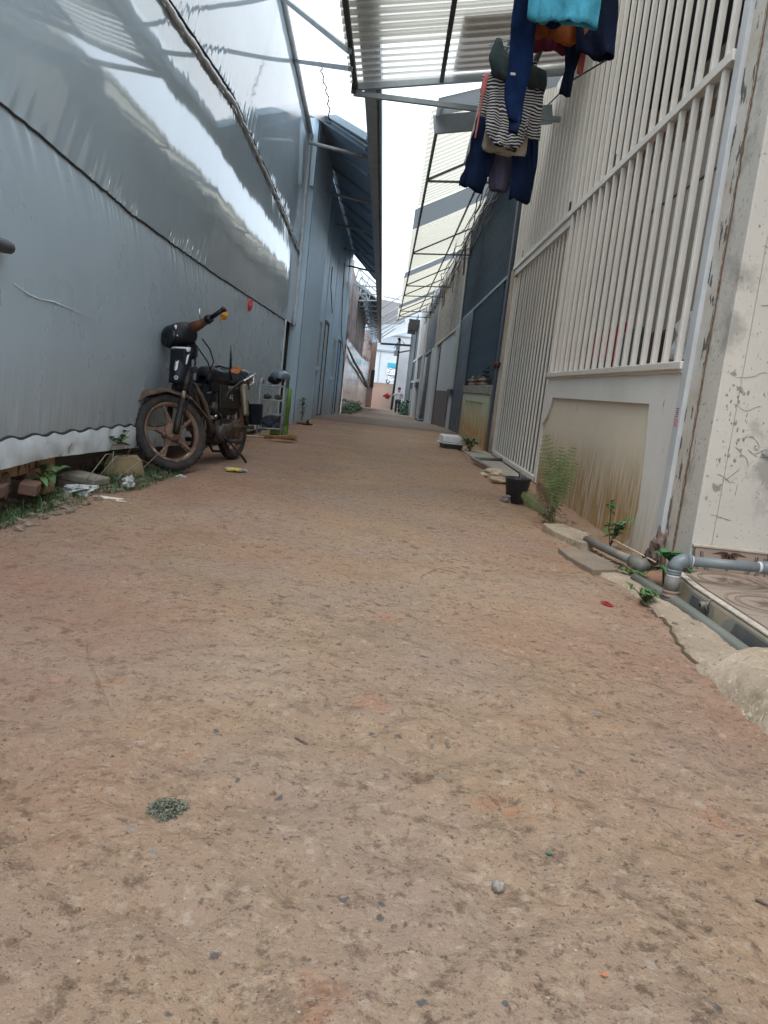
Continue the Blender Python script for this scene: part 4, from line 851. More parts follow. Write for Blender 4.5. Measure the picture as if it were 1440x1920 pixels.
seg(46, 51, 2.5, 2.62, 0.05, Kwp, 'rail', n3); seg(46, 51, 1.2, 1.32, 0.05, Kwp, 'rail', n3)
seg(47.5, 50.5, -0.9, 0.8, 0.04, mat('grey_gate_far', (0.22, 0.25, 0.25), (0.28, 0.31, 0.3), 2, 0.6), 'gate', n3)
cs = T('corrugated_shed', 'dark blue-grey corrugated shed at the far right end of the alley', 'shed')
Kcs = mat('dark_corrugated', (0.06, 0.085, 0.10), (0.09, 0.12, 0.135), 1.5, 0.45, metal=0.2)
ribbed(51, 63, lambda y: gz(y) - 0.1, lambda y: 5.6, lambda y: RXX(y) - 0.06, 0.45, 0.05, 'wall', Kcs, cs, step=0.09)
MB().box(RXX(62) - 0.05, 6, 62.8, 63, -1.3, 5.6).build('end_wall', Kcs, cs)
MB().box(3.4, 3.5, 11, 63, -1.2, 5.6).build('back_wall', Knavy, cs)
MB().box(FX + .1, 6, 11, 63, 4.98, 5.06).build('roof_deck', K['darksteel'], cs)
for i in range(2): MB().box(RXX(52) - 0.6, RXX(52) + 0.1, 50.6 + i * 3, 51.2 + i * 3, 4.5, 5.2).build('box_on_wall', K['darkmetal'], cs)

# ---------------------------------------------------------------- canopies over the right side
Kcan = mat('ribbed_clear_sheet', (0.42, 0.41, 0.375), (0.36, 0.35, 0.32), 2, 0.35, tl=(0.8, 0.62))
Kcan2 = mat('yellowed_clear_sheet', (0.47, 0.44, 0.36), (0.41, 0.38, 0.30), 1.2, 0.45, tl=(0.88, 0.28))
Kop = mat('dim_grey_sheet', (0.22, 0.24, 0.25), (0.26, 0.28, 0.29), 3, 0.6, tl=(0.35, 0.0))
Kopb = mat('dim_brown_sheet', (0.24, 0.22, 0.21), (0.29, 0.27, 0.25), 3, 0.6, tl=(0.6, 0.0))
def wavy(y0, y1, p0, p1, m, name, parent, pitch=0.13, amp=0.017, nx=6, sq=False):
    """corrugated sheet: waves run along y, ribs run from p0=(x,z) to p1=(x,z)"""
    yy_ = frange(y0, y1, pitch / 10)
    def fn(y, q):
        s_ = math.sin(2 * PI * y / pitch)
        return (lerp(p0[0], p1[0], q), y + 0.01 * mn.noise(Vector((q * 3, y * 2, 0))), lerp(p0[1], p1[1], q) + amp * max(-0.75, min(0.75, s_ * 1.3)) - 0.012 * math.sin(PI * q))
    return MB().grid(yy_, frange(0, 1, 1 / nx), fn, smooth=True).build(name, m, parent)
nc = T('near_canopy', 'large ribbed clear plastic canopy on dark steel frame overhead', 'canopy')
P0, P1 = (-0.80, 3.955), (1.50, 4.36)
nzz = lambda x: lerp(P0[1], P1[1], (x - P0[0]) / (P1[0] - P0[0]))
wavy(3.0, 8.86, P0, P1, Kcan, 'ribbed_sheet', nc, pitch=0.15, amp=0.03)
wavy(6.9, 7.95, P0, (1.5, 4.375), Kcan, 'ribbed_sheet', nc, pitch=0.15, amp=0.03).location.z = 0.02
for x in (-0.74, 0.17, 1.1): MB().bar((x, 3.0, nzz(x) - 0.045), (x, 8.9, nzz(x) - 0.045), 0.045, 0.05).build('purlin', K['darksteel'], nc)
MB().bar((-0.78, 8.9, nzz(-0.78) - 0.04), (1.5, 8.9, nzz(1.5) - 0.04), 0.05, 0.07).build('end_rafter', K['steel'], nc)
MB().bar((-0.76, 8.93, 3.87), (1.5, 8.93, 3.84), 0.045, 0.05).build('tie_bar', K['steel'], nc)
MB().bar((-0.76, 8.9, 3.86), (-0.76, 8.9, 4.0), 0.05).build('corner_block', K['darksteel'], nc)
for y in (6.0, 3.2):
    MB().bar((-0.78, y, nzz(-0.78) - 0.1), (1.5, y, nzz(1.5) - 0.1), 0.04, 0.05).build('rafter', K['steel'], nc) if y < 5 else None
wavy(7.55, 8.85, (0.28, nzz(0.28) + 0.03), (1.52, nzz(1.5) + 0.045), Kopb, 'brown_patch', nc, pitch=0.15, amp=0.02)
rc = T('long_canopy', 'long yellowed ribbed canopy with grey bands above the right-hand houses', 'canopy')
OX = lambda y: interp(y, [(9, 0.17), (16, 0.13), (23, 0.08), (33, -0.03), (40, -0.12)])
C0 = (0.10, 3.98); CI = (1.52, 4.74)
def shift(o, y):  o.location.x = OX(y) - 0.15; return o
segs = [(9.5, 14.35, 0), (14.3, 16.1, 1), (16.15, 22.0, 0), (22.0, 23.1, 1), (23.15, 30.6, 0), (30.6, 32.0, 1), (32, 37.5, 0), (37.4, 38.6, 1)]
for a, b, k in segs:
    if k == 0: shift(wavy(a, b, C0, CI, Kcan2, 'ribbed_sheet', rc, pitch=0.2, amp=0.03, nx=4), (a + b) / 2)
    else:
        shift(wavy(a, b, (C0[0] - 0.02, C0[1] - 0.05), (CI[0] - 0.1, CI[1] - 0.09), Kop, 'grey_band', rc, pitch=0.5, amp=0.006, nx=2), (a + b) / 2)
wavy(8.95, 9.55, (0.16, 3.93), (1.5, 4.4), Kop, 'grey_band', rc, pitch=0.6, amp=0.004, nx=2)
MB().bar((0.15, 9.55, 3.84), (1.5, 9.55, 4.1), 0.05, 0.2).build('fascia', K['steel'], rc)
def cz(x): return lerp(C0[1], CI[1], (x - C0[0]) / (CI[0] - C0[0]))
MB().tube([(OX(y) + 0.04, y, cz(0.19) - 0.04) for y in frange(9.3, 38, 3)], 0.022, 4, smooth=False).build('purlin', K['darksteel'], rc)
MB().tube([(OX(y) + 0.98, y, cz(1.13) - 0.045) for y in frange(9.3, 38, 3)], 0.022, 4, smooth=False).build('purlin', K['darksteel'], rc)
for y in (12.4, 18.9, 24.8, 27.5, 33, 35.5):
    x0 = OX(y) + 0.04
    MB().bar((x0, y, cz(0.19) - 0.07), (1.5 - (0.15 - OX(y)), y, cz(1.5) - 0.07), 0.032).build('rafter', K['darksteel'], rc)
    MB().bar((x0, y, cz(0.19) - 0.09), (1.52, y, 4.05), 0.03).build('strut', K['darksteel'], rc)
# bundled cables along the wall head
Kcab = mat('grey_cable', (0.05, 0.05, 0.05), (0.2, 0.19, 0.17), 4, 0.6)
Kcabw = mat('pale_conduit', (0.42, 0.40, 0.37), (0.3, 0.28, 0.26), 4, 0.6)
for k in range(9):
    ph = uni(0, 6); rr_ = uni(0.009, 0.02); base = uni(4.15, 4.6); xo = uni(1.22, 1.48)
    pts = [(min(xo, RXX(y) - 0.04) + 0.05 * math.sin(y * 1.1 + ph) + 0.02 * math.sin(y * 3 + ph), y, base + 0.07 * math.sin(y * 1.9 + ph) + 0.05 * math.sin(y * 0.7 + k)) for y in frange(11.0, 40, 0.25)]
    tag(MB().tube(pts, rr_, 5).build('overhead_cable', Kcabw if k in (2, 5) else Kcab), 'electric cable in the tangled bundle along the wall head under the long canopy', 'cable', 'cables bundled under the long canopy')
for k in range(10):
    y = uni(18, 40); MB_ = MB().tube([(1.42, y, 4.5), (1.3, y + 0.3, 4.1), (1.4, y + 0.7, 4.35), (1.45, y + 0.9, 3.7)], 0.012, 5).build('hanging_cable_loop', Kcab)
    tag(MB_, 'loose loop of cable drooping from the tangled bundle under the long canopy', 'cable', 'loose cable loops under the long canopy')
MB().tube([(1.50, 13, 4.85), (1.50, 24, 4.85)], 0.055, 8).build('pale_duct', Kcabw, label='pale plastic duct running along the top of the navy front', cat='duct')
# near cable in front of the upper grille
MB().tube([(1.44, 6.6, 3.55), (1.42, 8, 3.9), (1.45, 9.5, 4.2), (1.42, 11.2, 4.5)], 0.008, 5).build('slack_wire', K['rope'], label='thin black wire slack in front of the upper white grille', cat='wire')
# red rag on the post
rg = MB().blob((FX - 0.06, 11.55, 1.28), (0.03, 0.06, 0.04), 14, 10, amp=0.9, seed=5); rg.tube([(FX - .04, 11.5, 1.3), (FX - 0.05, 11.3, 1.26), (FX - 0.04, 11.2, 1.3)], 0.018, 6)
rg.build('red_padlock_rag', mat('dull_red_rag', (0.16, 0.02, 0.025), (0.08, 0.015, 0.02), 9, 0.9), label='small red rag tied round the navy post beside the white gate', cat='rag')
# ---------------------------------------------------------------- motorbike (local: x forward, y left, z up, origin under the rear axle)
HEAD = math.atan2(-0.985, -0.17)
mk = T('motorbike', 'old muddy black motorbike with torn seat leaning on its stand by the film wall', 'motorbike', (-1.37, 6.93, G(-1.37, 6.93)), rot=(0, 0, 0))
mk.rotation_euler = (Matrix.Rotation(HEAD, 4, 'Z') @ Matrix.Rotation(math.radians(4), 4, 'X')).to_euler()
WR = 0.288
rake = math.radians(26)
ax_dir = Vector((-math.sin(rake), 0, math.cos(rake)))
ax_pt = Vector((1.02, 0, 0.75))
ST = Matrix.Translation(ax_pt) @ Matrix.Rotation(math.radians(-36), 4, ax_dir) @ Matrix.Translation(-ax_pt)
FA = (1.235, 0, WR)
def wheel(cx, M0, nm='wheel', spokes=True, tw=0.036):
    M_ = M0 @ TR(cx, 0, WR) @ RX(PI / 2)
    w = bpy.data.objects.new(nm, None); scene.collection.objects.link(w); w.parent = mk
    pr_ = [(0.222, -tw * .55), (0.245, -tw * 0.95), (0.268, -tw), (0.281, -tw * 0.72), (0.287, -tw * .35), (0.288, 0), (0.287, tw * .35), (0.281, tw * 0.72), (0.268, tw), (0.245, tw * 0.95), (0.222, tw * .55)]
    MB().lathe(pr_, 48, M_, closed=True).build('tyre', K['rubber'], w)
    kn = MB()
    for k in range(44):      # tread knobs
        a = 2 * PI * k / 44
        for s_ in (-1, 1): kn.box(0.279, 0.291, -0.007, 0.007, 0.004, 0.021, M_ @ RZ(a + (0.07 if s_ > 0 else 0)) @ (Matrix.Scale(s_, 4, (0, 0, 1))))
    kn.build('tread', K['rubber'], w)
    MB().lathe([(0.224, -0.026), (0.226, -0.02), (0.212, -0.014), (0.206, 0), (0.212, 0.014), (0.226, 0.02), (0.224, 0.026), (0.214, 0.024), (0.199, 0.013), (0.196, 0), (0.199, -0.013), (0.214, -0.024)], 48, M_, closed=True).build('rim', K['mudrim'], w)
    for k in range(5):
        a = 2 * PI * k / 5 + 0.35
        s_ = MB()
        for sd in (-1, 1):
            s_.add([(0.05, -0.035 + 0.0, sd * 0.016 + 0.005), (0.12, -0.021, sd * .012 + .004), (0.2, -0.028 + 0.008 * sd, sd * .008 + .004), (0.2, -0.006 + 0.008 * sd, sd * .008 + .004), (0.12, 0.005, sd * .012 + 0.004), (0.05, 0.03, sd * 0.016 + 0.005),
                    (0.05, -0.035, sd * 0.016 - 0.005), (0.12, -0.021, sd * .012 - .004), (0.2, -0.028 + 0.008 * sd, sd * .008 - .004), (0.2, -0.006 + 0.008 * sd, sd * .008 - .004), (0.12, 0.005, sd * .012 - 0.004), (0.05, 0.03, sd * 0.016 - 0.005)],
                   [(0, 1, 4, 5), (1, 2, 3, 4), (11, 10, 7, 6), (10, 9, 8, 7), (0, 6, 7, 1), (1, 7, 8, 2), (3, 9, 10, 4), (4, 10, 11, 5), (2, 8, 9, 3)], M=M_ @ RZ(a))
        s_.build('spoke', K['mudrim'], w, bevel=0.003, seg=1)
    MB().lathe([(0.0, -0.045), (0.055, -0.045), (0.068, -0.035), (0.070, 0.03), (0.055, 0.045), (0.0, 0.045)], 24, M_).build('hub', K['mudrim'], w)
    MB().lathe([(0.0, -0.075), (0.016, -0.075), (0.016, 0.075), (0.0, 0.075)], 10, M_).build('axle', K['darkmetal'], w)
    return w
wheel(1.235, ST); wheel(0.0, Matrix.Identity(4), tw=0.042)
def part(mb, nm, m, **k): return mb.build(nm, m, mk, **k)
# front fender
fe = MB()
FPF = [(0.0, 0.300, 0.262), (0.25, 0.16, 0.322), (0.5, 0.0, 0.345), (0.75, -0.20, 0.275), (1.0, -0.32, 0.10)]
def fend(a, u):
    x = interp(a, [(q[0], q[1]) for q in FPF]); z = interp(a, [(q[0], q[2]) for q in FPF]); wv = 0.062 * (0.72 + 0.28 * min(1, a / 0.25))
    return (FA[0] + x, wv * u, FA[2] + z - 0.05 * abs(u) ** 2.5)
fe.grid(frange(0, 1, 0.04), frange(-1, 1, 0.2), fend, M=ST)
part(fe, 'front_fender', K['mudmetal'], solid=0.005)
part(MB().grid(frange(-0.1, 0.07, 0.03), frange(-0.9, 0.9, 0.3), lambda a, u: (FA[0] + 0.300 - a * 0.55, 0.045 * u, FA[2] + 0.268 + a * .22 - 0.045 * abs(u) ** 2.5), M=ST), 'fender_tip', K['silver'], solid=0.004)
# fork
for s_ in (-1, 1):
    y = 0.078 * s_
    part(MB().tube([(1.245, y, 0.27), (1.215, y, 0.335), (1.13, y, 0.52)], [0.024, 0.026, 0.022], 12, M=ST), 'fork_leg', K['darkmetal'])
    part(MB().tube([(1.13, y, 0.52), (1.02, y, 0.745)], 0.017, 10, M=ST), 'fork_tube', K['chrome'] if s_ > 0 else K['darkmetal'])
    part(MB().tube([(1.10, y, 0.57), (1.03, y, 0.72)], [0.026, 0.03], 10, M=ST), 'fork_cover', K['darkmetal'])
part(MB().box(0.95, 1.07, -0.1, 0.1, 0.715, 0.755, ST @ TR(0, 0, 0)), 'fork_bridge', K['darkmetal'], bevel=0.008)
part(MB().tube([(1.09, 0, 0.60), (0.9, 0, 1.0)], 0.032, 10, M=ST), 'steering_tube', K['darkmetal'])
# front panel with chevron badge
fp = MB(); M_ = Matrix.Identity(4)
PF = [(0, -0.065, 0.66), (0, 0.065, 0.66), (0, 0.088, 0.90), (0, -0.088, 0.90)]
def fpan(q, u):       # q up 0..1 , u across
    z = lerp(0.655, 0.915, q); x = 1.185 - 0.10 * q - 0.055 * u * u; return (x, lerp(0.062, 0.092, q) * u, z)
fp.grid(frange(0, 1, 0.1), frange(-1, 1, 0.1), fpan, M=M_)
o_ = part(fp, 'front_panel', K['black'], solid=0.008)
part(MB().box(0.99, 1.12, -0.06, 0.06, 0.665, 0.905, M_), 'panel_core', K['black'], bevel=0.01)
def onp(pts, lift=0.006): return [tuple(Vector(fpan(q, u)) + Vector((lift, 0, 0))) for q, u in pts]
for sd in (1, -1):
    cb_ = MB().add(onp([(0.84, 0.85 * sd), (0.56, 0.85 * sd), (0.34, 0.0), (0.60, 0.0)], 0.008), [(0, 1, 2, 3)], M=M_)
    part(cb_, 'chevron_badge', K['silver'] if sd > 0 else mat('satin_silver', (0.30, 0.34, 0.36), None, 1, 0.35), solid=0.003)
part(MB().grid([0.9, 0.95, 1.03], frange(-0.85, 0.85, 0.17), lambda q, u: tuple(Vector(fpan(q, u)) + Vector((0.012, 0, 0))), M=M_), 'panel_top_trim', K['silver'], solid=0.004)
part(MB().grid([0.955, 0.985], frange(-0.6, 0.6, 0.2), lambda q, u: tuple(Vector(fpan(q, u)) + Vector((0.016, 0, 0))), M=M_), 'trim_slot', K['black'], solid=0.002)
cpt = Vector(fpan(0.15, 0.25)) + Vector((0.008, 0, 0))
part(MB().lathe([(0.007, 0.0), (0.016, 0.0), (0.016, 0.004), (0.007, 0.004)], 18, M_ @ Matrix.Translation(cpt) @ RY(PI / 2), closed=True), 'round_badge', K['silver'])
# headlight and handlebar cowl
cw_ = MB()
HC = Vector((0.985, 0, 1.02))
def cowl(th, ph):
    ct, st_ = math.cos(th), math.sin(th); cp, sp = math.cos(ph), math.sin(ph)
    e = lambda v, p: math.copysign(abs(v) ** p, v)
    return (HC.x + 0.125 * e(cp * st_, 0.8), HC.y + 0.128 * e(sp * st_, 0.8), HC.z + 0.095 * e(ct, 0.8))
cw_.grid(frange(0.001, PI - .001, PI / 14), frange(0, 2 * PI, 2 * PI / 28), cowl, M=ST @ Matrix.Translation(HC) @ RY(math.radians(8)) @ Matrix.Translation(-HC))
part(cw_, 'headlight_cowl', K['black'])
part(MB().lathe([(0.0, 0.0), (0.05, 0.006), (0.075, -0.006), (0.082, -0.02)], 24, ST @ TR(1.105, 0.0, 1.015) @ RY(math.radians(85)) @ Matrix.Scale(1.15, 4, (0, 1, 0))), 'headlight_lens', mat('headlight_glass', (0.008, 0.01, 0.012), (0.02, 0.022, 0.024), 10, 0.2, ior=1.4))
for s_ in (-1, 1):
    part(MB().box(1.055, 1.075, 0.09 * s_ - 0.012, 0.09 * s_ + 0.012, 0.985, 1.075, ST), 'indicator_lens', K['silver'], bevel=0.006)
    gcw = MB().tube([(0.95, 0.06 * s_, 1.045), (0.90, 0.15 * s_, 1.06), (0.868, 0.225 * s_, 1.075)], [0.062, 0.045, 0.030], 14, M=ST, flat=0.8)
    part(gcw, 'handlebar_cover', K['rust'] if s_ > 0 else K['black'], label='rusty orange-brown handlebar cover' if s_ > 0 else None)
    part(MB().tube([(0.87, 0.225 * s_, 1.075), (0.853, 0.26 * s_, 1.083)], [0.036, 0.03], 12, M=ST), 'switch_housing', K['black'])
    part(MB().tube([(0.86, 0.25 * s_, 1.08), (0.815, 0.372 * s_, 1.112)], 0.0175, 12, M=ST), 'grip', K['black'])
    part(MB().tube([(0.815, 0.37 * s_, 1.112), (0.812, 0.382 * s_, 1.114)], 0.022, 12, M=ST), 'grip_end', K['black'])
    part(MB().tube([(0.885, 0.235 * s_, 1.055), (0.905, 0.26 * s_, 1.035), (0.89, 0.33 * s_, 1.045)], 0.006, 6, M=ST), 'lever', K['darkmetal'])
part(MB().tube([(0.89, 0.17, 1.10), (0.885, 0.175, 1.16), (0.88, 0.17, 1.175)], [0.006, 0.006, 0.012], 8, M=ST), 'mirror_stalk', K['chrome'])
part(MB().box(0.88, 0.97, -0.05, 0.05, 0.84, 0.97, ST), 'inner_cowl', K['black'], bevel=0.02)
for k, (a, b) in enumerate((((0.9, 0.10, 1.0), (0.80, 0.05, 0.62)), ((0.9, -0.1, 1.0), (0.82, -0.04, 0.6)), ((0.92, 0.06, 0.95), (0.70, 0.07, 0.40)), ((0.9, 0.08, 0.9), (1.19, 0.1, 0.32)))):
    m_ = (Vector(a) + Vector(b)) / 2 + Vector((-0.05 if k < 3 else 0.03, 0.08, 0.02))
    part(MB().tube([a, tuple(Vector(a).lerp(m_, 0.55) + Vector((0, 0.01, 0.02))), tuple(m_), tuple(Vector(b).lerp(m_, 0.5)), b], 0.0055, 6, M=ST if k == 3 else None), 'cable', K['black'])
# frame
part(MB().tube([(0.99, 0, 0.78), (0.82, 0, 0.60), (0.55, 0, 0.47), (0.36, 0, 0.42)], 0.032, 10), 'frame_spine', K['darkmetal'])
part(MB().tube([(0.97, 0, 0.72), (0.86, 0.0, 0.50), (0.74, 0, 0.34), (0.6, 0, 0.24)], 0.02, 8), 'frame_down_tube', K['darkmetal'])
for s_ in (-1, 1):
    part(MB().tube([(0.5, 0.06 * s_, 0.45), (0.35, 0.1 * s_, 0.60), (0.1, 0.11 * s_, 0.69), (-0.22, 0.09 * s_, 0.72)], 0.014, 8), 'seat_rail', K['darkmetal'])
    part(MB().tube([(0.42, 0.1 * s_, 0.31), (0.2, 0.115 * s_, 0.30), (-0.03, 0.115 * s_, WR)], 0.02, 8, flat=1.3), 'swing_arm', K['mudmetal'])
    y = 0.135 * s_
    part(MB().tube([(0.0, y, 0.31), (0.035, y, 0.44)], 0.019, 12), 'shock_rod', K['darkmetal'])
    part(MB().tube([(0.032, y, 0.40), (0.036, y, 0.425), (0.037, y, 0.43), (0.10, y, 0.67)], [0.030, 0.034, 0.031, 0.036], 14), 'shock_cover', K['brass'])
    sp_ = [(0.0 + 0.04 * q + 0.022 * math.cos(q * 40), y + 0.022 * math.sin(q * 40), 0.33 + 0.11 * q) for q in frange(0, 1, 0.02)]
    part(MB().tube(sp_, 0.004, 5), 'shock_spring', K['darkmetal'])
    part(MB().box(0.06, 0.50, 0.085 * s_ - 0.012, 0.085 * s_ + 0.012, 0.46, 0.66), 'side_cover', K['darkmetal'], bevel=0.02)
part(MB().box(0.13, 0.36, 0.103, 0.106, 0.628, 0.652), 'name_strip', mat('grey_lettering', (0.22, 0.22, 0.2), (0.1, 0.1, 0.1), 60, 0.6))
q_ = MB()
for k, (dx, dz, w_, h_) in enumerate(((0.30, 0.575, 0.02, 0.006), (0.29, 0.556, 0.006, 0.022), (0.31, 0.556, 0.006, 0.022), (0.30, 0.556, 0.02, 0.005), (0.255, 0.575, 0.022, 0.006), (0.255, 0.545, 0.006, 0.032))):
    q_.box(dx - w_ / 2, dx + w_ / 2, 0.099, 0.102, dz - h_ / 2, dz + h_ / 2)
part(q_, 'number_decal', mat('pale_decal', (0.4, 0.4, 0.36), None, 1, 0.6))
# engine
part(MB().box(0.60, 0.93, -0.05, 0.05, 0.44, 0.66, TR(0, 0, 0)), 'frame_cover', K['black'], bevel=0.03)
part(MB().box(0.30, 0.62, -0.085, 0.085, 0.60, 0.70), 'seat_box', K['black'], bevel=0.02)
part(MB().tube([(0.93, 0.05, 0.66), (0.84, 0.10, 0.5), (0.78, 0.11, 0.36), (0.72, 0.1, 0.26)], [0.02, 0.03, 0.03, 0.02], 8, flat=0.5), 'shield_edge', K['mudmetal'])
part(MB().tube([(0.50, 0, 0.27), (0.66, 0, 0.30), (0.78, 0, 0.315)], [0.075, 0.068, 0.06], 14), 'cylinder', K['engine'])
fn_ = MB()
for k in range(6): fn_.lathe([(0.0, -0.004), (0.085, -0.004), (0.085, 0.004), (0, 0.004)], 16, TR(0.61 + k * 0.024, 0, 0.292 + k * 0.004) @ RY(PI / 2 - 0.15), smooth=False)
part(fn_, 'cooling_fins', K['engine'])
part(MB().box(0.24, 0.54, -0.09, 0.09, 0.17, 0.37), 'crankcase', K['engine'], bevel=0.03)
for cx_, cz_, r_ in ((0.47, 0.26, 0.082), (0.33, 0.285, 0.07)):
    part(MB().lathe([(0.0, 0.135), (r_ * 0.55, 0.133), (r_ * .85, 0.122), (r_, 0.10), (r_, 0.07)], 24, TR(cx_, 0, cz_) @ RX(-PI / 2)), 'engine_cover', K['engine'])
    part(MB().lathe([(0.0, 0.14), (r_ * 0.2, 0.139), (r_ * .25, 0.13)], 16, TR(cx_, 0, cz_) @ RX(-PI / 2)), 'cover_boss', K['darkmetal'])
part(MB().tube([(0.66, 0.03, 0.36), (0.66, 0.05, 0.45), (0.60, 0.04, 0.5)], [0.02, 0.022, 0.03], 10), 'intake_pipe', K['darkmetal'])
part(MB().blob((0.585, 0.06, 0.47), (0.045, 0.04, 0.05)), 'carburettor', K['engine'])
part(MB().box(0.50, 0.72, -0.06, 0.06, 0.48, 0.58), 'air_box', K['black'], bevel=0.03)
part(MB().box(0.08, 0.52, -0.075, 0.075, 0.40, 0.68), 'battery_box', K['black'], bevel=0.02)
part(MB().tube([(0.70, -0.05, 0.25), (0.62, -0.1, 0.16), (0.3, -0.13, 0.15), (0.0, -0.16, 0.2)], 0.018, 8), 'exhaust_pipe', K['rust'])
part(MB().tube([(0.05, -0.17, 0.2), (-0.1, -0.175, 0.24), (-0.42, -0.18, 0.33)], [0.03, 0.045, 0.042], 14), 'silencer', K['engine'])
part(MB().box(-0.06, 0.4, 0.095, 0.125, 0.255, 0.335), 'chain_case', K['mudmetal'], bevel=0.015)
for s_ in (-1, 1):
    part(MB().tube([(0.42, 0.09 * s_, 0.19), (0.42, 0.25 * s_, 0.19)], [0.012, 0.02], 8), 'foot_peg', K['rubber'])
    part(MB().tube([(0.14, 0.1 * s_, 0.3), (0.08, 0.17 * s_, 0.3), (0.07, 0.23 * s_, 0.3)], [0.01, 0.012, 0.018], 8), 'rear_peg', K['rubber'])
part(MB().tube([(0.50, 0.13, 0.24), (0.56, 0.16, 0.21), (0.60, 0.19, 0.22)], [0.008, 0.008, 0.012], 8), 'gear_lever', K['darkmetal'])
part(MB().tube([(0.34, 0.09, 0.20), (0.28, 0.20, 0.06), (0.26, 0.235, 0.0)], 0.011, 8), 'side_stand', K['darkmetal'])
part(MB().tube([(0.40, -0.05, 0.16), (0.30, -0.06, 0.09), (0.28, 0.06, 0.09), (0.4, 0.07, 0.16)], 0.012, 8), 'centre_stand', K['darkmetal'])
part(MB().add([(0.93, -0.06, 0.62), (0.93, 0.06, 0.62), (0.83, 0.085, 0.40), (0.80, 0.07, 0.28), (0.80, -0.07, 0.28), (0.83, -0.085, 0.4)], [(0, 1, 2, 5), (5, 2, 3, 4)]), 'leg_guard', K['mudmetal'], solid=0.006)
part(MB().tube([(0.86, 0.07, 0.58), (0.80, 0.09, 0.45), (0.72, 0.08, 0.36)], 0.02, 8), 'wire_loom', K['black'])
for k in range(7):
    a = Vector((uni(.3, .85), uni(.06, .12), uni(.3, .6))); b = a + Vector((uni(-.15, .15), uni(-.02, .03), uni(-.15, .1)))
    part(MB().tube([a, (a + b) / 2 + Vector((0, .02, uni(-.03, .03))), b], uni(.004, .009), 6), 'hose', K['engine'] if k % 3 else K['darkmetal'])
for p in ((0.72, 0.085, 0.40), (0.68, 0.08, 0.33), (0.62, 0.1, 0.40)):
    part(MB().blob(p, (0.02, 0.015, 0.016)), 'bolt_head', K['chrome'])
# seat
def seatf(x, u):
    t_ = (x + 0.20) / 0.86
    hw = 0.115 * (1 - 0.25 * t_) * (1 - 0.55 * max(0, (x - 0.55) / 0.11) ** 2) * (1 - 0.5 * max(0, (-0.12 - x) / 0.08) ** 2)
    topz = 0.785 + 0.012 * math.cos(x * 9) + (0.02 if x < 0.1 else 0) - 0.07 * max(0, (x - 0.56) / 0.1) ** 2 - 0.05 * max(0, (-0.13 - x) / 0.07) ** 2
    a = PI * u; c_, s2 = math.cos(a), math.sin(a)
    return (x, hw * math.copysign(abs(c_) ** 0.6, c_), lerp(0.675, topz, abs(s2) ** 0.55))
part(MB().grid(frange(-0.20, 0.30, 0.03), frange(0, 1, 0.0625), seatf), 'seat', K['leather'], solid=0.008)
part(MB().grid(frange(0.30, 0.66, 0.024), frange(0, 1, 0.0625), lambda x, u: tuple(Vector(seatf(x, u)) + Vector((0, 0, 0.012 if 0.33 < x < 0.62 else 0)))), 'front_seat_roll', K['black'], solid=0.008)
part(MB().box(-0.19, 0.62, -0.09, 0.09, 0.665, 0.69), 'seat_base', K['darkmetal'], bevel=0.01)
tor = [(0.29, 0.30), (0.22, 0.19), (0.10, 0.20), (0.03, 0.27), (0.0, 0.38), (0.08, 0.46), (0.2, 0.47), (0.28, 0.42)]
def seatn(x, u): return tuple(Vector(seatf(x, u)) + Vector((0, 0.008, 0.009)))
q_ = MB(); us_ = frange(0.14, 0.46, 0.02)
def tear_in(x, u):
    e = ((x - 0.15) / 0.135) ** 2 + ((u - 0.30) / (0.13 + 0.03 * mn.noise(Vector((x * 20, u * 20, 0))))) ** 2
    return e < 1
gx = frange(0.0, 0.31, 0.012); 
for i in range(len(gx) - 1):
    for j in range(len(us_) - 1):
        if tear_in((gx[i] + gx[i + 1]) / 2, (us_[j] + us_[j + 1]) / 2): q_.add([seatn(gx[i], us_[j]), seatn(gx[i + 1], us_[j]), seatn(gx[i + 1], us_[j + 1]), seatn(gx[i], us_[j + 1])], [(0, 1, 2, 3)])
part(q_, 'torn_foam_patch', K['foam'], solid=0.006)
part(MB().tube([(0.30, 0.11, 0.70), (0.30, 0.09, 0.795), (0.30, 0.0, 0.815), (0.30, -0.09, 0.795), (0.3, -0.11, 0.7)], 0.009, 6), 'seat_strap', K['black'])
part(MB().tube([(0.02, 0.11, 0.70), (-0.10, 0.13, 0.74), (-0.27, 0.115, 0.775), (-0.285, 0.0, 0.78), (-0.27, -0.115, 0.775), (-0.1, -0.13, 0.74), (0.02, -0.11, 0.7)], 0.010, 8), 'grab_rail', K['chrome'])
part(MB().tube([(-0.27, 0.10, 0.775), (-0.27, 0.10, 0.69), (-0.2, 0.08, 0.67)], 0.010, 8), 'grab_rail_stay', K['chrome'])
part(MB().grid(frange(60, 175, 8), frange(-1, 1, 0.25), lambda a, u: ((0.335 - .02 * u * u) * math.cos(math.radians(a)), 0.07 * u, WR + (0.355 - .03 * abs(u) ** 3) * math.sin(math.radians(a)))), 'rear_fender', K['black'], solid=0.006)
part(MB().box(-0.30, -0.20, -0.06, 0.06, 0.62, 0.69), 'tail_light', mat('dusty_tail_lens', (0.14, 0.07, 0.06), (0.2, 0.14, 0.12), 9, 0.3), bevel=0.015)
part(MB().box(-0.385, -0.37, -0.10, 0.10, 0.36, 0.56, TR(0, 0.03, 0) @ RY(-0.15)), 'number_plate', K['black'], bevel=0.006)
part(MB().tube([(0.10, 0.02, 0.76), (0.115, 0.025, 0.88), (0.10, 0.02, 1.0)], [0.012, 0.011, 0.002], 6), 'upright_stick', K['black'])

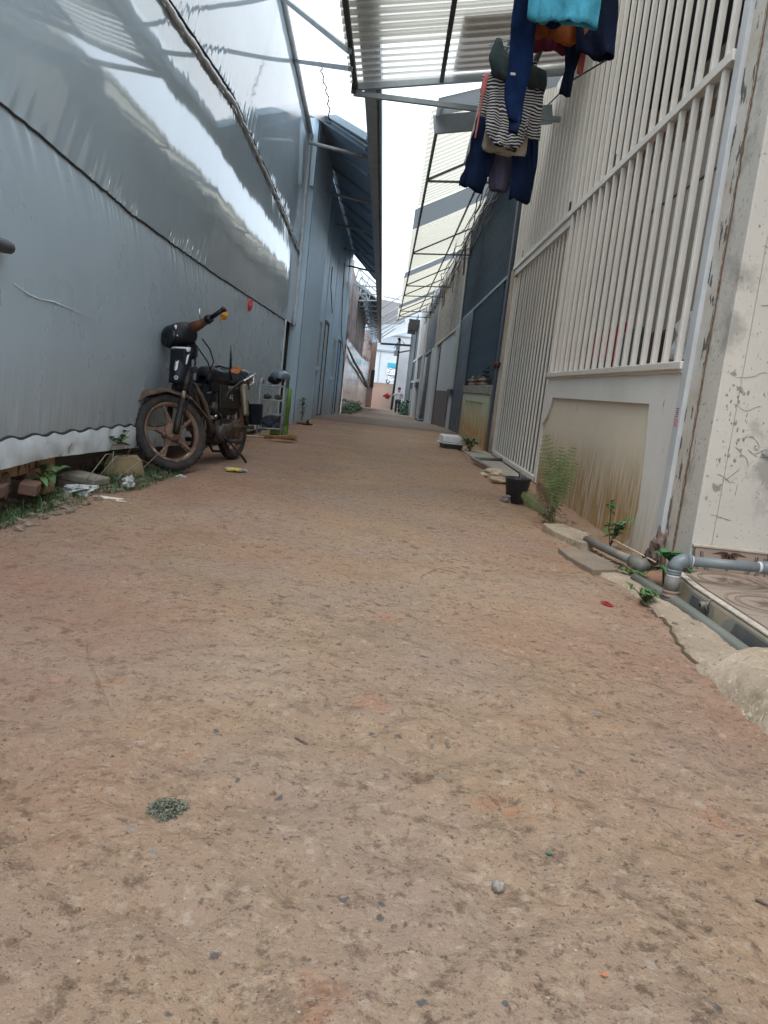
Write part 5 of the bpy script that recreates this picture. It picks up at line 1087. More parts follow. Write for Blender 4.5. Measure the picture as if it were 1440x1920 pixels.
# ---------------------------------------------------------------- tape marks on the film
for nm, lab, y, z, w_, h_, m in (('orange_tape', 'crumpled orange tape tag sticking out of the film wall above the handlebar', 7.9, 1.27, 0.075, 0.10, mat('orange_tape', (0.62, 0.27, 0.02), (0.5, 0.19, 0.03), 30, 0.4)),
                                 ('red_sticker', 'small red vertical tag on the film wall just under the lower rope', 9.3, 1.485, 0.05, 0.14, mat('red_sticker', (0.5, 0.02, 0.03), (0.6, 0.2, 0.2), 50, 0.5, cont=(0.5, 0.62)))):
    tag(MB().grid(frange(0, 1, .2), frange(0, 1, .125), lambda u, q: (WX + film_x(y, z) + 0.004 + w_ * u * (0.75 + 0.5 * mn.noise(Vector((q * 3, z, 1)))), y + 0.02 * u + 0.012 * math.sin(q * 7 + u * 3), z + h_ * q + 0.01 * u)).build(nm, m, solid=0.002), lab, 'sticker')
pc = MB().tube([(WX + 0.06, 2.7, 1.22), (WX + 0.06, 3.47, 1.215), (WX + .06, 3.51, 1.215)], [0.02, 0.03, 0.026], 10); pc.build('pipe_end', K['darksteel'], label='dark pipe end with pale rim poking in at the left edge', cat='pipe')

# ---------------------------------------------------------------- rack with shoes and helmet
rk = T('shoe_rack', 'grey wire shoe rack standing at the far end of the film wall', 'rack', (-1.66, 9.9, G(-1.5, 10)), math.radians(2))
Kwire = K['steel']
X0, X1, Y0, Y1 = 0.0, 0.30, -0.05, 0.26
for x in (X0, X1):
    for y in (Y0, Y1): MB().tube([(x, y, 0.02), (x, y, 0.66)], 0.011, 6).build('upright', Kwire, rk)
    MB().tube([(x, Y0, 0.66), (x, Y0 + .03, 0.71), (x, (Y0 + Y1) / 2, 0.73), (x, Y1 - .03, 0.71), (x, Y1, 0.66)], 0.009, 8).build('top_hoop', Kwire, rk)
for z in (0.10, 0.28, 0.46, 0.64):
    s_ = MB()
    for y in (Y0, Y1): s_.tube([(X0, y, z), (X1, y, z + .02)], 0.010, 6)
    for k in range(8): x = lerp(X0, X1, k / 7); s_.tube([(x, Y0, z), (x, Y1, z)], 0.0035, 5)
    s_.build('wire_shelf', Kwire, rk)
MB().tube([(X0, Y1, .1), (X0, Y1, .4)], .006, 6).build('brace', Kwire, rk)
ob = rk.location
def at_rack(x, y, z): return (ob.x + x, ob.y + y, ob.z + z)
hm = T('helmet', 'grey shiny helmet resting on top of the shoe rack', 'helmet', at_rack(0.22, 0.10, 0.73))
MB().blob((0, 0, 0.03), (0.13, 0.14, 0.11), 20, 12, flatbot=True).build('shell', mat('helmet_grey', (0.13, 0.17, 0.2), (0.1, 0.13, 0.16), 4, 0.2), hm)
MB().blob((-0.06, -0.05, 0.0), (0.09, 0.08, 0.06), 14, 8).build('lining', K['black'], hm)
for i, (z, lab, c1) in enumerate(((0.48, 'dark shoes on the middle shelf of the wire rack', (0.05, 0.05, 0.05)), (0.12, 'dark blue bag and shoes crammed in the bottom of the wire rack', (0.035, 0.04, 0.055)))):
    s = T('shoes' if i == 0 else 'bag', lab, 'shoes' if i == 0 else 'bag', at_rack(0.15, 0.1, z)); mm = mat('shoe_%d' % i, c1, tuple(q * 2 for q in c1), 8, 0.7)
    if i == 0:
        for k in (-1, 1): MB().blob((0.07 * k, 0, 0.03), (0.05, 0.12, 0.035), 14, 8, amp=0.3, seed=k).build('shoe', mm, s)
    else:
        MB().blob((0.0, 0.0, 0.06), (0.13, 0.12, 0.09), 18, 12, amp=0.5, seed=3).build('body', mm, s); MB().tube([(0.1, 0.0, 0.1), (0.12, -0.06, 0.16), (0.05, -0.1, 0.08)], 0.012, 6).build('handle', mm, s)
gb = T('green_post', 'bright green bamboo-like post with a green foot beside the shoe rack', 'post', (-1.36, 10.35, G(-1.36, 10.3)))
Kgr = mat('lime_green_paint', (0.16, 0.30, 0.04), (0.10, 0.2, 0.03), 7, 0.55)
MB().tube([(0, 0, 0), (0.0, 0, 0.33), (0.005, 0, 0.335), (0.01, 0, 0.63)], [0.036, 0.034, 0.037, 0.033], 12).build('shaft', Kgr, gb)
MB().box(-0.20, 0.03, -0.06, 0.06, 0.0, 0.13).build('foot', Kgr, gb, bevel=0.01)
MB().tube([(-0.03, 0.02, 0.55), (-0.02, 0.02, 0.8)], 0.02, 8).build('dark_peg', K['darksteel'], gb)
bm = T('broom', 'straw broom lying on the ground in front of the shoe rack', 'broom', (-1.45, 9.15, 0.03), math.radians(25))
Kstraw = mat('straw', (0.45, 0.25, 0.1), (0.3, 0.15, 0.07), 30, 0.9)
o = MB()
for i in range(140):
    a = uni(-0.28, 0.28); l_ = uni(0.3, 0.42); o.tube([(0, uni(-.02, .02), uni(0, .04)), (l_ * 0.5 * math.cos(a), l_ * .5 * math.sin(a) * .7, uni(0.01, .05)), (l_ * math.cos(a), l_ * math.sin(a), uni(0, .07))], 0.0025, 3)
o.build('bristles', Kstraw, bm)
MB().tube([(0.02, 0, 0.02), (-0.9, -0.06, 0.012)], 0.012, 8).build('handle', mat('pale_stick', (0.5, 0.38, 0.24), (0.38, 0.28, 0.18), 9, 0.8), bm)
sl = T('sandal', 'single brown sandal lying at the corner of the metal building', 'sandal', (-1.42, 13.2, G(-1.4, 13.2)), 0.4)
MB().blob((0, 0, 0.02), (0.16, 0.07, 0.02)).build('sole', K['rust'], sl); MB().tube([(0.05, -0.06, 0.02), (0.06, 0, 0.08), (0.05, 0.06, 0.02)], 0.015, 6).build('strap', K['black'], sl)

# ---------------------------------------------------------------- washing
line = T('clothes_pole', 'thin steel pole hung under the near canopy carrying the washing', 'pole')
MB().tube([(0.62, 3.3, 3.30), (0.56, 6.2, 3.30)], 0.014, 8).build('pole', K['steel'], line)
for y in (3.5, 6.0): MB().tube([(0.6, y, 3.3), (0.6, y, 4.1)], 0.006, 6).build('hanger_wire', K['steel'], line)
def cloth(name, c, c2=None, **k): return mat(name, c, c2 or tuple(q * 0.6 for q in c), 6, 0.95, bump=0.8, bsc=11, bdist=0.03, stretch=(1, 1, 0.45), ior=1.2, **k)
def shell(rows, th, seed=0, nu=44, fold=0.024, ff=13, open_bottom=True):
    """rows: (z, x_left, x_right[, y_offset]); a hanging garment body with soft vertical folds, front and back sides"""
    rows = sorted(rows, key=lambda r: -r[0]); vs, fs = [], []
    zz = []
    for a, b in zip(rows, rows[1:]):
        k = max(1, int((a[0] - b[0]) / 0.025))
        for i in range(k):
            t_ = i / k; zz.append([lerp(a[j], b[j], t_) for j in range(3)] + [lerp(a[3] if len(a) > 3 else 0, b[3] if len(b) > 3 else 0, t_)])
    r = rows[-1]; zz.append([r[0], r[1], r[2], r[3] if len(r) > 3 else 0])
    for (z, xl, xr, yo) in zz:
        cx_, hw = (xl + xr) / 2, (xr - xl) / 2
        k_ = 0.35 + 0.65 * min(1, (rows[0][0] - z) / 0.25)
        for i in range(nu):
            a = 2 * PI * i / nu; c_, s_ = math.cos(a), math.sin(a)
            x = cx_ + hw * math.copysign(abs(c_) ** 0.9, c_)
            yv = th * 0.5 * s_ * k_ + yo
            w_ = fold * k_ * (mn.noise(Vector((x * ff + seed * 7, z * 1.6, seed + (0 if s_ > 0 else 4)))) * 1.6 + 0.9 * mn.noise(Vector((x * ff * 2.4 + z * 5, z * 6, seed + 9))) + 0.5 * (0.5 - abs(mn.noise(Vector((x * ff * 0.8 - z * 7, z * 4 + x * 6, seed + 2))))))
            hz_ = max(0.0, 1 - (z - rows[-1][0]) / 0.12)
            vs.append((x + 0.4 * w_, yv + w_ * (1 + hz_), z + 0.004 * mn.noise(Vector((x * 25, seed, 0))) + hz_ * 0.02 * mn.noise(Vector((x * 9, seed * 3, 2)))))
    m_ = len(zz)
    for i in range(m_ - 1):
        for k in range(nu): k2 = (k + 1) % nu; fs.append((i * nu + k, (i + 1) * nu + k, (i + 1) * nu + k2, i * nu + k2))
    fs.append(tuple(range(nu)))
    return MB().add(vs, fs, True)
def garment(name, lab, cat, Y, parts_, hook=None):
    g = T(name, lab, cat, (0, Y, 0), group='washing hung over the alley')
    for (nm, sh_, m) in parts_: sh_.build(nm, m, g, solid=0.003)
    if hook:
        x, z = hook
        MB().tube([(x - 0.17, 0, z - 0.06), (x, 0, z), (x + 0.17, 0, z - 0.06), (x - 0.17, 0, z - 0.06)], 0.005, 6).tube([(x, 0, z), (x, 0, 3.30), (x + 0.02, 0, 3.33)], 0.004, 6).build('hanger', K['steel'], g)
    return g
Kteal = cloth('teal_cotton', (0.07, 0.32, 0.42)); Knav = cloth('navy_cotton', (0.010, 0.020, 0.055)); Knav2 = cloth('deep_navy', (0.008, 0.013, 0.03))
Kroy = cloth('royal_navy', (0.006, 0.018, 0.06)); Kor = cloth('rust_orange_cotton', (0.32, 0.10, 0.035)); Kmar = cloth('maroon_cotton', (0.15, 0.03, 0.06))
Kbg = cloth('beige_canvas', (0.36, 0.31, 0.25)); Kpg = cloth('grey_purple', (0.09, 0.085, 0.13)); Khood = cloth('grey_green_hood', (0.045, 0.062, 0.062)); Kpk = cloth('coral_pink', (0.55, 0.17, 0.16)); Kofw = cloth('off_white_cloth', (0.45, 0.43, 0.38))
# striped cotton
Kstr = bpy.data.materials.new('striped_cotton'); Kstr.use_nodes = True; t = Kstr.node_tree; n = t.nodes; L = t.links
co = n.new('ShaderNodeTexCoord'); sp = n.new('ShaderNodeSeparateXYZ'); L.new(co.outputs['Object'], sp.inputs[0])
nn_ = n.new('ShaderNodeTexNoise'); nn_.inputs['Scale'].default_value = 7; L.new(co.outputs['Object'], nn_.inputs['Vector'])
a1 = n.new('ShaderNodeMath'); a1.operation = 'MULTIPLY_ADD'; a1.inputs[1].default_value = 0.06; L.new(nn_.outputs['Fac'], a1.inputs[0]); L.new(sp.outputs['Z'], a1.inputs[2])
a2 = n.new('ShaderNodeMath'); a2.operation = 'MULTIPLY'; a2.inputs[1].default_value = 2 * PI / 0.0168; L.new(a1.outputs[0], a2.inputs[0])
a3 = n.new('ShaderNodeMath'); a3.operation = 'SINE'; L.new(a2.outputs[0], a3.inputs[0])
a4 = n.new('ShaderNodeMapRange'); a4.inputs[1].default_value = 0.30; a4.inputs[2].default_value = 0.42; L.new(a3.outputs[0], a4.inputs[0])
mx = n.new('ShaderNodeMix'); mx.data_type = 'RGBA'; L.new(a4.outputs[0], mx.inputs[0]); mx.inputs[6].default_value = (0.012, 0.017, 0.03, 1); mx.inputs[7].default_value = (0.55, 0.53, 0.5, 1)
L.new(mx.outputs[2], n['Principled BSDF'].inputs['Base Color']); n['Principled BSDF'].inputs['Roughness'].default_value = 0.9
garment('teal_shirt', 'bright teal T-shirt hanging at the top edge, front of the washing', 'shirt', 4.15,
        [('body', shell([(3.18, 0.52, 0.74), (3.05, 0.47, 0.80), (2.66, 0.465, 0.815)], 0.023, 1), Kteal), ('sleeve', shell([(3.14, 0.40, 0.55), (2.98, 0.38, 0.50)], 0.018, 2, nu=28), Kteal)], (0.63, 3.2))
garment('navy_jacket', 'navy jacket left of the teal T-shirt with one sleeve hanging low', 'jacket', 4.32,
        [('body', shell([(3.18, 0.48, 0.66), (3.0, 0.42, 0.68), (2.72, 0.42, 0.66)], 0.023, 3), Kroy),
         ('sleeve', shell([(3.1, 0.42, 0.52), (2.75, 0.405, 0.53), (2.52, 0.415, 0.54), (2.34, 0.42, 0.52), (2.24, 0.455, 0.52)], 0.020, 4, nu=28), Kroy),
         ('cuff', shell([(2.26, 0.458, 0.518), (2.18, 0.462, 0.51)], 0.013, 5, nu=24), Knav)], (0.55, 3.2))
MB().box(0.43, 0.455, 4.268, 4.272, 2.44, 2.452).build('logo_print', Kofw, label='tiny white logo print on the low navy sleeve', cat='print')
garment('black_shirt', 'black shirt hanging right of the teal T-shirt', 'shirt', 4.45,
        [('body', shell([(3.2, 0.74, 0.92), (2.9, 0.75, 0.97), (2.65, 0.78, 0.985)], 0.023, 6), Knav2)], (0.84, 3.22))
garment('orange_shirt', 'rust-orange shirt hem showing below the teal T-shirt', 'shirt', 4.45,
        [('body', shell([(3.15, 0.54, 0.76), (2.76, 0.52, 0.83), (2.71, 0.54, 0.80)], 0.020, 7), Kor)])
garment('maroon_shirt', 'maroon shirt hem showing below the orange one', 'shirt', 4.6,
        [('body', shell([(3.15, 0.54, 0.74), (2.76, 0.535, 0.77), (2.715, 0.54, 0.76)], 0.018, 8), Kmar), ('side_strip', shell([(2.9, 0.835, 0.865), (2.62, 0.825, 0.86)], 0.009, 9, nu=10), Kpk)])
garment('black_leggings', 'narrow black legging leg hanging under the orange hem', 'leggings', 4.55,
        [('leg', shell([(3.1, 0.72, 0.82), (2.72, 0.73, 0.83), (2.60, 0.75, 0.805), (2.48, 0.735, 0.80)], 0.016, 10, nu=28), Knav2)])
garment('striped_hoodie', 'black and white striped hoodie with grey-green hood hanging in the middle of the washing', 'hoodie', 4.92,
        [('body', shell([(2.78, 0.40, 0.64), (2.66, 0.37, 0.66), (2.42, 0.385, 0.64), (2.36, 0.395, 0.63), (2.30, 0.45, 0.60), (2.285, 0.49, 0.575)], 0.027, 11, nu=56, fold=0.03), Kstr),
         ('sleeve', shell([(2.68, 0.335, 0.41), (2.55, 0.33, 0.395), (2.45, 0.335, 0.39)], 0.018, 12, nu=28), Kstr),
         ('sleeve', shell([(2.70, 0.62, 0.70), (2.5, 0.63, 0.71), (2.36, 0.64, 0.72)], 0.018, 13, nu=28), Kstr),
         ('hood', shell([(2.87, 0.385, 0.41, -0.03), (2.81, 0.37, 0.435, -0.04), (2.765, 0.35, 0.48, -0.05), (2.74, 0.35, 0.60, -0.06), (2.70, 0.365, 0.70, -0.06), (2.66, 0.38, 0.71, -0.05), (2.62, 0.52, 0.70, -0.03)], 0.041, 14, nu=30, fold=0.03, ff=6), Khood)], (0.52, 2.9))
garment('beige_shorts', 'beige canvas shorts hanging under the striped hoodie', 'shorts', 5.0,
        [('body', shell([(2.6, 0.42, 0.64), (2.42, 0.40, 0.655), (2.30, 0.385, 0.66), (2.275, 0.395, 0.655)], 0.027, 15, fold=0.018), Kbg)])
garment('navy_trousers', 'dark navy trousers with spread legs, lowest of the washing', 'trousers', 5.1,
        [('leg', shell([(2.7, 0.36, 0.52), (2.5, 0.345, 0.50), (2.28, 0.315, 0.475), (2.14, 0.285, 0.44), (2.085, 0.28, 0.425)], 0.023, 16, fold=0.034, ff=16), Knav),
         ('leg', shell([(2.7, 0.60, 0.72), (2.3, 0.59, 0.745), (2.10, 0.60, 0.735), (2.04, 0.60, 0.735)], 0.023, 17, fold=0.034, ff=16), Knav)])
garment('purple_cloth', 'faded grey-purple cloth between the navy trouser legs', 'cloth', 5.18,
        [('body', shell([(2.6, 0.45, 0.62), (2.25, 0.45, 0.60), (2.13, 0.47, 0.60), (2.10, 0.48, 0.585)], 0.020, 18, fold=0.02), Kpg)])
garment('pink_strap', 'coral pink strap hanging at the left side of the navy trousers', 'strap', 4.86,
        [('strap', shell([(2.66, 0.34, 0.365), (2.56, 0.325, 0.355), (2.54, 0.338, 0.348), (2.3, 0.325, 0.333)], 0.005, 19, nu=10, fold=0.004), Kpk)])
garment('white_cloth_edge', 'off-white cloth edge peeping out left of the navy trousers', 'cloth', 5.3,
        [('body', shell([(2.7, 0.36, 0.45), (2.4, 0.325, 0.40), (2.27, 0.305, 0.37)], 0.013, 20, nu=28), Kofw)])

# ---------------------------------------------------------------- plants
def leafmat(nm, a, b, r=0.45): return mat(nm, a, b, 9, r, rvar=0.08)
Kl1 = leafmat('weed_green', (0.045, 0.11, 0.03), (0.08, 0.17, 0.05)); Kl2 = leafmat('bright_leaf', (0.06, 0.19, 0.06), (0.03, 0.11, 0.045), 0.5)
Kfern = leafmat('fern_green', (0.16, 0.21, 0.075), (0.08, 0.12, 0.045), 0.6); Kfernd = leafmat('dry_fern', (0.13, 0.08, 0.045), (0.07, 0.05, 0.03), 0.8)
Kstem = leafmat('stem', (0.12, 0.13, 0.05), (0.09, 0.06, 0.04))
def blade(mb, p, d, l, w, droop, n_=4, sd=None):
    p = Vector(p); d = Vector(d).normalized(); side = Vector(sd) if sd is not None else d.cross(Vector((0, 0, 1)))
    if side.length < .05: side = Vector((1, 0, 0))
    side.normalize(); vs = []
    for i in range(n_ + 1):
        t_ = i / n_; q = p + d * (l * t_) + Vector((0, 0, -droop * l * t_ * t_)); ww = w * (1 - t_) * (0.6 + t_)
        vs += [q - side * ww, q + side * ww]
    mb.add(vs, [(2 * i, 2 * i + 1, 2 * i + 3, 2 * i + 2) for i in range(n_)], True)
def leaf(mb, p, d, up, l, w, curl=0.25):
    """ovate leaf of 3 x 6 faces with a folded midrib"""
    p = Vector(p); d = Vector(d).normalized(); side = d.cross(Vector(up)); 
    if side.length < 0.05: side = d.cross(Vector((1, 0.3, 0)))
    side.normalize(); nn = side.cross(d).normalized(); vs = []; k = 6
    for i in range(k + 1):
        t_ = i / k; ww = w * math.sin(PI * min(1, (t_ * 0.96 + 0.02)) ** 0.8) * 0.5
        c_ = p + d * (l * t_) - nn * (curl * l * t_ * t_)
        for s_ in (-1, 0, 1): vs.append(c_ + side * (ww * s_) + nn * (abs(s_) * ww * 0.35))
    mb.add(vs, [(3 * i + j, 3 * i + j + 1, 3 * i + j + 4, 3 * i + j + 3) for i in range(k) for j in (0, 1)], True)
# fern
fnp = T('fern', 'tall fern with upright fronds growing from the crack at the wall foot', 'fern', (1.19, 5.22, G(1.19, 5.22)))
fr_list = [(-0.13, -0.05, 0.61, 0.10), (0.0, 0.0, 0.54, 0.08), (0.07, -0.03, 0.55, 0.08), (0.12, 0.02, 0.44, 0.07), (-0.24, -0.08, 0.20, 0.07), (-0.15, -0.10, 0.28, 0.06), (-0.05, 0.06, 0.40, 0.07), (0.04, 0.06, 0.48, 0.08), (-0.08, -0.02, 0.48, 0.09)]
for i, (dx, dy, h_, wl) in enumerate(fr_list):
    mb_f = MB(); p0 = Vector((uni(-.02, .02), uni(-.02, .02), 0)); p2 = Vector((dx, dy, h_)); p1 = Vector((dx * 0.35, dy * 0.35, h_ * 0.6)); bend = 0.75 if h_ > 0.35 else 1.25
    pt = lambda t_: (p0 * (1 - t_) ** 2 + p1 * 2 * t_ * (1 - t_) * bend + p2 * t_ * t_)
    path = [pt(j / 24) for j in range(25)]; mb_f.tube(path, [0.004 * (1 - 0.8 * j / 24) for j in range(25)], 4)
    K_ = 17
    for j in range(K_):
        t_ = 0.30 + 0.68 * j / (K_ - 1); q = pt(t_); tg = (pt(min(1, t_ + .02)) - pt(t_ - .02)).normalized()
        sd = tg.cross(Vector((0.2, -1, 0.1))).normalized(); ln = wl * 0.72 * (0.25 + 1.0 * math.sin(PI * min(1, (t_ - .22) / .80)) ** 0.8)
        for s_ in (-1, 1): blade(mb_f, q, sd * s_ + tg * 0.28 + Vector((0, uni(-.1, .1), 0)), ln, 0.0075, 0.15, 4, sd=tg)
    mb_f.build('frond', Kfern if i != 5 else Kfernd, fnp)
o = MB()
for i in range(60):
    a = uni(0, 6.28); r_ = uni(0, .08); leaf(o, (r_ * math.cos(a), r_ * math.sin(a), uni(.0, .26)), (uni(-1, 1), uni(-1, 1), uni(-.3, .8)), (0, 0, 1), uni(.02, .05), uni(.01, .025))
o.build('dry_foliage', Kfernd, fnp, kind='stuff')
# grass along the left wall and other weeds
def grass(name, lab, spots, dens, hmin, hmax, m):
    o = MB()
    for (x, y, r_) in spots:
        for i in range(int(dens * r_ * r_ * 900)):
            a = uni(0, 6.28); q = r_ * math.sqrt(rnd()); px, py = x + q * math.cos(a), y + q * math.sin(a) * 1.4
            if px < WX - 0.32: continue
            l_ = uni(hmin, hmax) * (1.15 - q / r_ * 0.5); blade(o, (px, py, G(px, py) - 0.005), (uni(-.7, .7), uni(-.7, .7), uni(.35, 1.1)), l_, 0.0028, uni(.2, 1.0), 3)
    return o.build(name, m, kind='stuff', label=lab)
grass('weed_grass', 'rough grass and weeds along the foot of the film wall', [(-1.85, 3.45, .2), (-1.80, 3.8, .16), (-1.74, 4.6, .22), (-1.72, 5.0, .24), (-1.72, 5.35, .22), (-1.62, 5.6, .16), (-1.8, 4.3, .15), (-1.85, 5.7, .2), (-1.95, 5.2, .25), (-1.6, 5.25, .1), (-1.72, 4.05, .15)], 20, 0.05, 0.16, mat('dark_grass', (0.03, 0.07, 0.02), (0.06, 0.12, 0.035), 9, 0.6))
o = MB()
for i in range(900):
    y = uni(28.3, 46); x = LX(y) + uni(0.02, .38); leaf(o, (x, y, gz(y) + uni(0, .55) * rnd()), (uni(-1, 1), uni(-1, 1), uni(-.3, 1)), (0, 0, 1), uni(.06, .16), .07)
o.build('weed_patch', mat('far_weed_green', (0.04, 0.09, 0.035), (0.07, 0.14, 0.05), 3, 0.6), label='green weeds at the foot of the white hall far left', kind='stuff')
def leafy(name, lab, cat, loc, n_leaf, size, spread_, hgt, m, parts_=True, stems=5):
    t_ = T(name, lab, cat, loc); o = MB()
    for s_ in range(stems):
        a = uni(0, 6.28); tip = Vector((math.cos(a) * spread_ * uni(.3, 1), math.sin(a) * spread_ * uni(.3, 1), hgt * uni(.6, 1)))
        pa = [Vector((0, 0, 0)), tip * 0.5 + Vector((0, 0, hgt * .15)), tip]; o.tube(pa, [0.004, 0.003, 0.0015], 5)
        for k in range(n_leaf // stems):
            q = uni(.25, 1); p = pa[0].lerp(pa[1], q * 2) if q < .5 else pa[1].lerp(pa[2], q * 2 - 1)
            mb_l = MB(); leaf(mb_l, p, (uni(-1, 1), uni(-1, 1), uni(-.2, .6)), (0, 0, 1), size * uni(.6, 1.1), size * uni(.45, .75), uni(.1, .5))
            mb_l.build('leaf', m, t_)
    o.build('stem', Kstem, t_)
    return t_
leafy('broad_leaf_plant', 'large-leaved dark green plant squeezed behind the grey pipe elbow', 'plant', (1.42, 3.66, 0.0), 26, 0.105, 0.11, 0.17, Kl2, stems=6)
leafy('low_weed', 'small bright green weed on the ground left of the grey pipe elbow', 'weed', (1.20, 3.26, 0.0), 60, 0.035, 0.10, 0.06, Kl1, stems=10)
leafy('leafy_weed', 'small green leafy weed growing up the stained low wall', 'weed', (1.41, 4.55, 0.0), 60, 0.05, 0.10, 0.19, Kl2, stems=5)
leafy('leafy_weed', 'slender weed with tiny leaves above the leafy one on the stained low wall', 'weed', (1.44, 4.72, 0.1), 14, 0.04, 0.04, 0.20, Kl2, stems=2)
leafy('creeping_weed', 'thin creeping weed along the pipe under the post', 'weed', (1.33, 3.80, 0.0), 40, 0.03, 0.13, 0.03, Kl1, stems=8)
leafy('kerb_weed', 'green weed beside the white plastic bin', 'weed', (1.22, 11.1, 0.0), 60, 0.09, 0.22, 0.22, Kl1, stems=10)
leafy('potted_weed', 'dark green leafy weed under the film hem near the left edge', 'weed', (-1.86, 4.1, 0.0), 40, 0.08, 0.16, 0.22, Kl1, stems=8)
leafy('dark_weed', 'dark tangled weed under the film hem behind the front wheel', 'weed', (-1.92, 5.15, 0.0), 60, 0.09, 0.25, 0.32, Kl1, stems=10)
leafy('corner_weed', 'small pale weed at the ribbed corner of the metal building', 'weed', (-1.55, 13.9, 0.0), 30, 0.08, 0.12, 0.5, Kl1, stems=5)
leafy('inner_plant', 'green plant standing behind the white bars of the window', 'plant', (FX + 0.3, 5.35, 1.0), 40, 0.07, 0.08, 0.24, Kl1, stems=6)
hd = MB()
for i in range(500):
    x, y = uni(.62, 1.2), uni(48, 56); leaf(hd, (x, y, gz(y) + uni(0, 1.1) * (0.4 + 0.6 * (x - .3))), (uni(-1, 1), uni(-1, 1), uni(-.5, 1)), (0, 0, 1), uni(.1, .25), .12)
hd.build('far_bush', mat('far_bush_green', (0.03, 0.07, 0.05), (0.06, 0.12, 0.07), 3, 0.6), label='dark green bush beside the person at the far right', cat='bush')
dry = MB()
for (x, y, ang, l_) in ((-1.78, 4.75, 1.2, .45), (-1.7, 4.9, 0.6, .4), (-1.8, 5.2, 1.7, .5), (-1.75, 4.45, 0.9, .35), (-1.7, 5.35, .3, .4), (-1.8, 4.9, 2.1, .3)):
    dry.tube([(x, y, 0.02), (x + .1, y + math.cos(ang) * l_ * .5, .12 + .1 * rnd()), (x + .12, y + math.cos(ang) * l_, .05 + .25 * rnd())], [.004, .003, .001], 4)
dry.build('dry_stalks', mat('grey_stalk', (0.25, 0.23, 0.17), (0.18, 0.16, 0.12), 8, .8), label='bent dry stalks sticking out of the weeds at left', kind='stuff')

# ---------------------------------------------------------------- left rubbish
Kcard = mat('yellow_cardboard', (0.30, 0.225, 0.12), (0.2, 0.15, 0.08), 14, 0.9, bump=0.8, bsc=20, spots=[((0.1, 0.08, 0.05), 12, .58, .06)])
cbx = T('concrete_block', 'yellowish broken block sitting in the weeds left of the front wheel', 'block', (-1.77, 5.22, -0.02), 0.3)
MB().prism([(-0.12, 0.0), (0.12, 0.0), (0.145, 0.03), (0.12, 0.13), (0.085, 0.165), (-0.02, 0.157), (-0.09, 0.162), (-0.12, 0.10)], 0.12, TR(0, 0.06, 0.0) @ RX(PI / 2)).build('block', Kcard, cbx, bevel=0.004, seg=1)
fb2 = T('wooden_slab', 'grey weathered slab lying in the weeds beside the yellow block', 'slab', (-1.78, 4.62, 0.03), -0.2)
MB().box(-0.12, 0.10, -0.09, 0.09, 0.0, 0.045, RY(0.1)).build('slab', mat('grey_slab', (0.27, 0.24, 0.19), (0.18, 0.15, 0.12), 9, .9, bump=.4), fb2, bevel=0.008)
MB().box(-0.13, 0.11, -0.10, 0.08, -0.05, -0.003, RY(0.1)).build('under_slab', mat('brown_slab', (0.17, 0.12, 0.09), (0.12, 0.09, 0.06), 9, .9, bump=.4), fb2, bevel=0.008)
Kpp = mat('white_litter', (0.48, 0.49, 0.47), (0.36, 0.37, 0.35), 12, .7)
def crumple(name, lab, cat, c, r_, m, seed, amp=1.2):
    MB().blob(c, r_, 16, 9, amp=amp, seed=seed).build(name, m, label=lab, cat=cat)
crumple('plastic_bag', 'crumpled white plastic bag lying in the weeds at left', 'bag', (-1.70, 4.28, 0.04), (.08, .07, .025), Kpp, 3)
crumple('paper_scrap', 'flat white paper scrap on the dirt in front of the weeds', 'litter', (-1.50, 4.22, 0.012), (.085, .035, .010), mat('cream_litter', (0.62, 0.56, 0.45), None, 1, .8), 9)
crumple('paper_cup', 'small crushed white cup in the weeds below the yellow block', 'litter', (-1.57, 4.75, 0.04), (.03, .04, .035), Kpp, 12)
crumple('litter_scrap', 'small whitish scrap beneath the front wheel', 'litter', (-1.42, 5.42, 0.012), (.03, .02, .012), Kpp, 5)
yw = T('wrapper', 'flattened yellow and white wrapper on the ground behind the front wheel', 'wrapper', (-1.16, 6.08, G(-1.16, 6.08) + 0.004), 0.25)
MB().blob((0, 0, 0.012), (.085, .05, .013), 16, 8, amp=.7, seed=2).build('white_side', Kpp, yw); MB().blob((-0.02, -0.012, 0.014), (.06, .042, .014), 16, 8, amp=.7, seed=8).build('yellow_side', mat('yellow_wrap', (.55, .42, .05), None, 1, .5), yw)

# ---------------------------------------------------------------- right-hand kerb things
Kcon = mat('rough_concrete', (0.24, 0.185, 0.135), (0.17, 0.135, 0.10), 6, 0.95, bump=0.6, bsc=50, spots=[((0.13, 0.12, 0.07), 3.5, .58, .1)])
Kcon2 = mat('pale_concrete', (0.42, 0.335, 0.245), (0.31, 0.24, 0.17), 3.5, 0.95, bump=1.0, bsc=34, bdist=0.02, spots=[((0.17, 0.15, 0.09), 3.6, .55, .12), ((0.16, 0.125, 0.09), 26, .62, .08), ((0.5, 0.42, 0.33), 33, .60, .06)])
def slab(name, lab, pts, z0, z1, m, seed=0, bev=0.006):
    n_ = 8; P_ = []
    for a, b in zip(pts, pts[1:] + pts[:1]):
        for i in range(n_): P_.append((lerp(a[0], b[0], i / n_) + .006 * mn.noise(Vector((a[0] * 9 + i, seed, 0))), lerp(a[1], b[1], i / n_) + .006 * mn.noise(Vector((a[1] * 9 + i, seed, 4)))))
    MB().prism(P_, z1 - z0, TR(0, 0, z0)).build(name, m, label=lab, cat='slab', bevel=bev)
slab('drain_slab', 'grey angular concrete drain cover beside the low wall drain hole', [(1.02, 4.22), (1.03, 3.98), (1.09, 3.72), (1.24, 3.80), (1.245, 4.0), (1.20, 4.20)][::-1], -0.03, 0.022, Kcon)
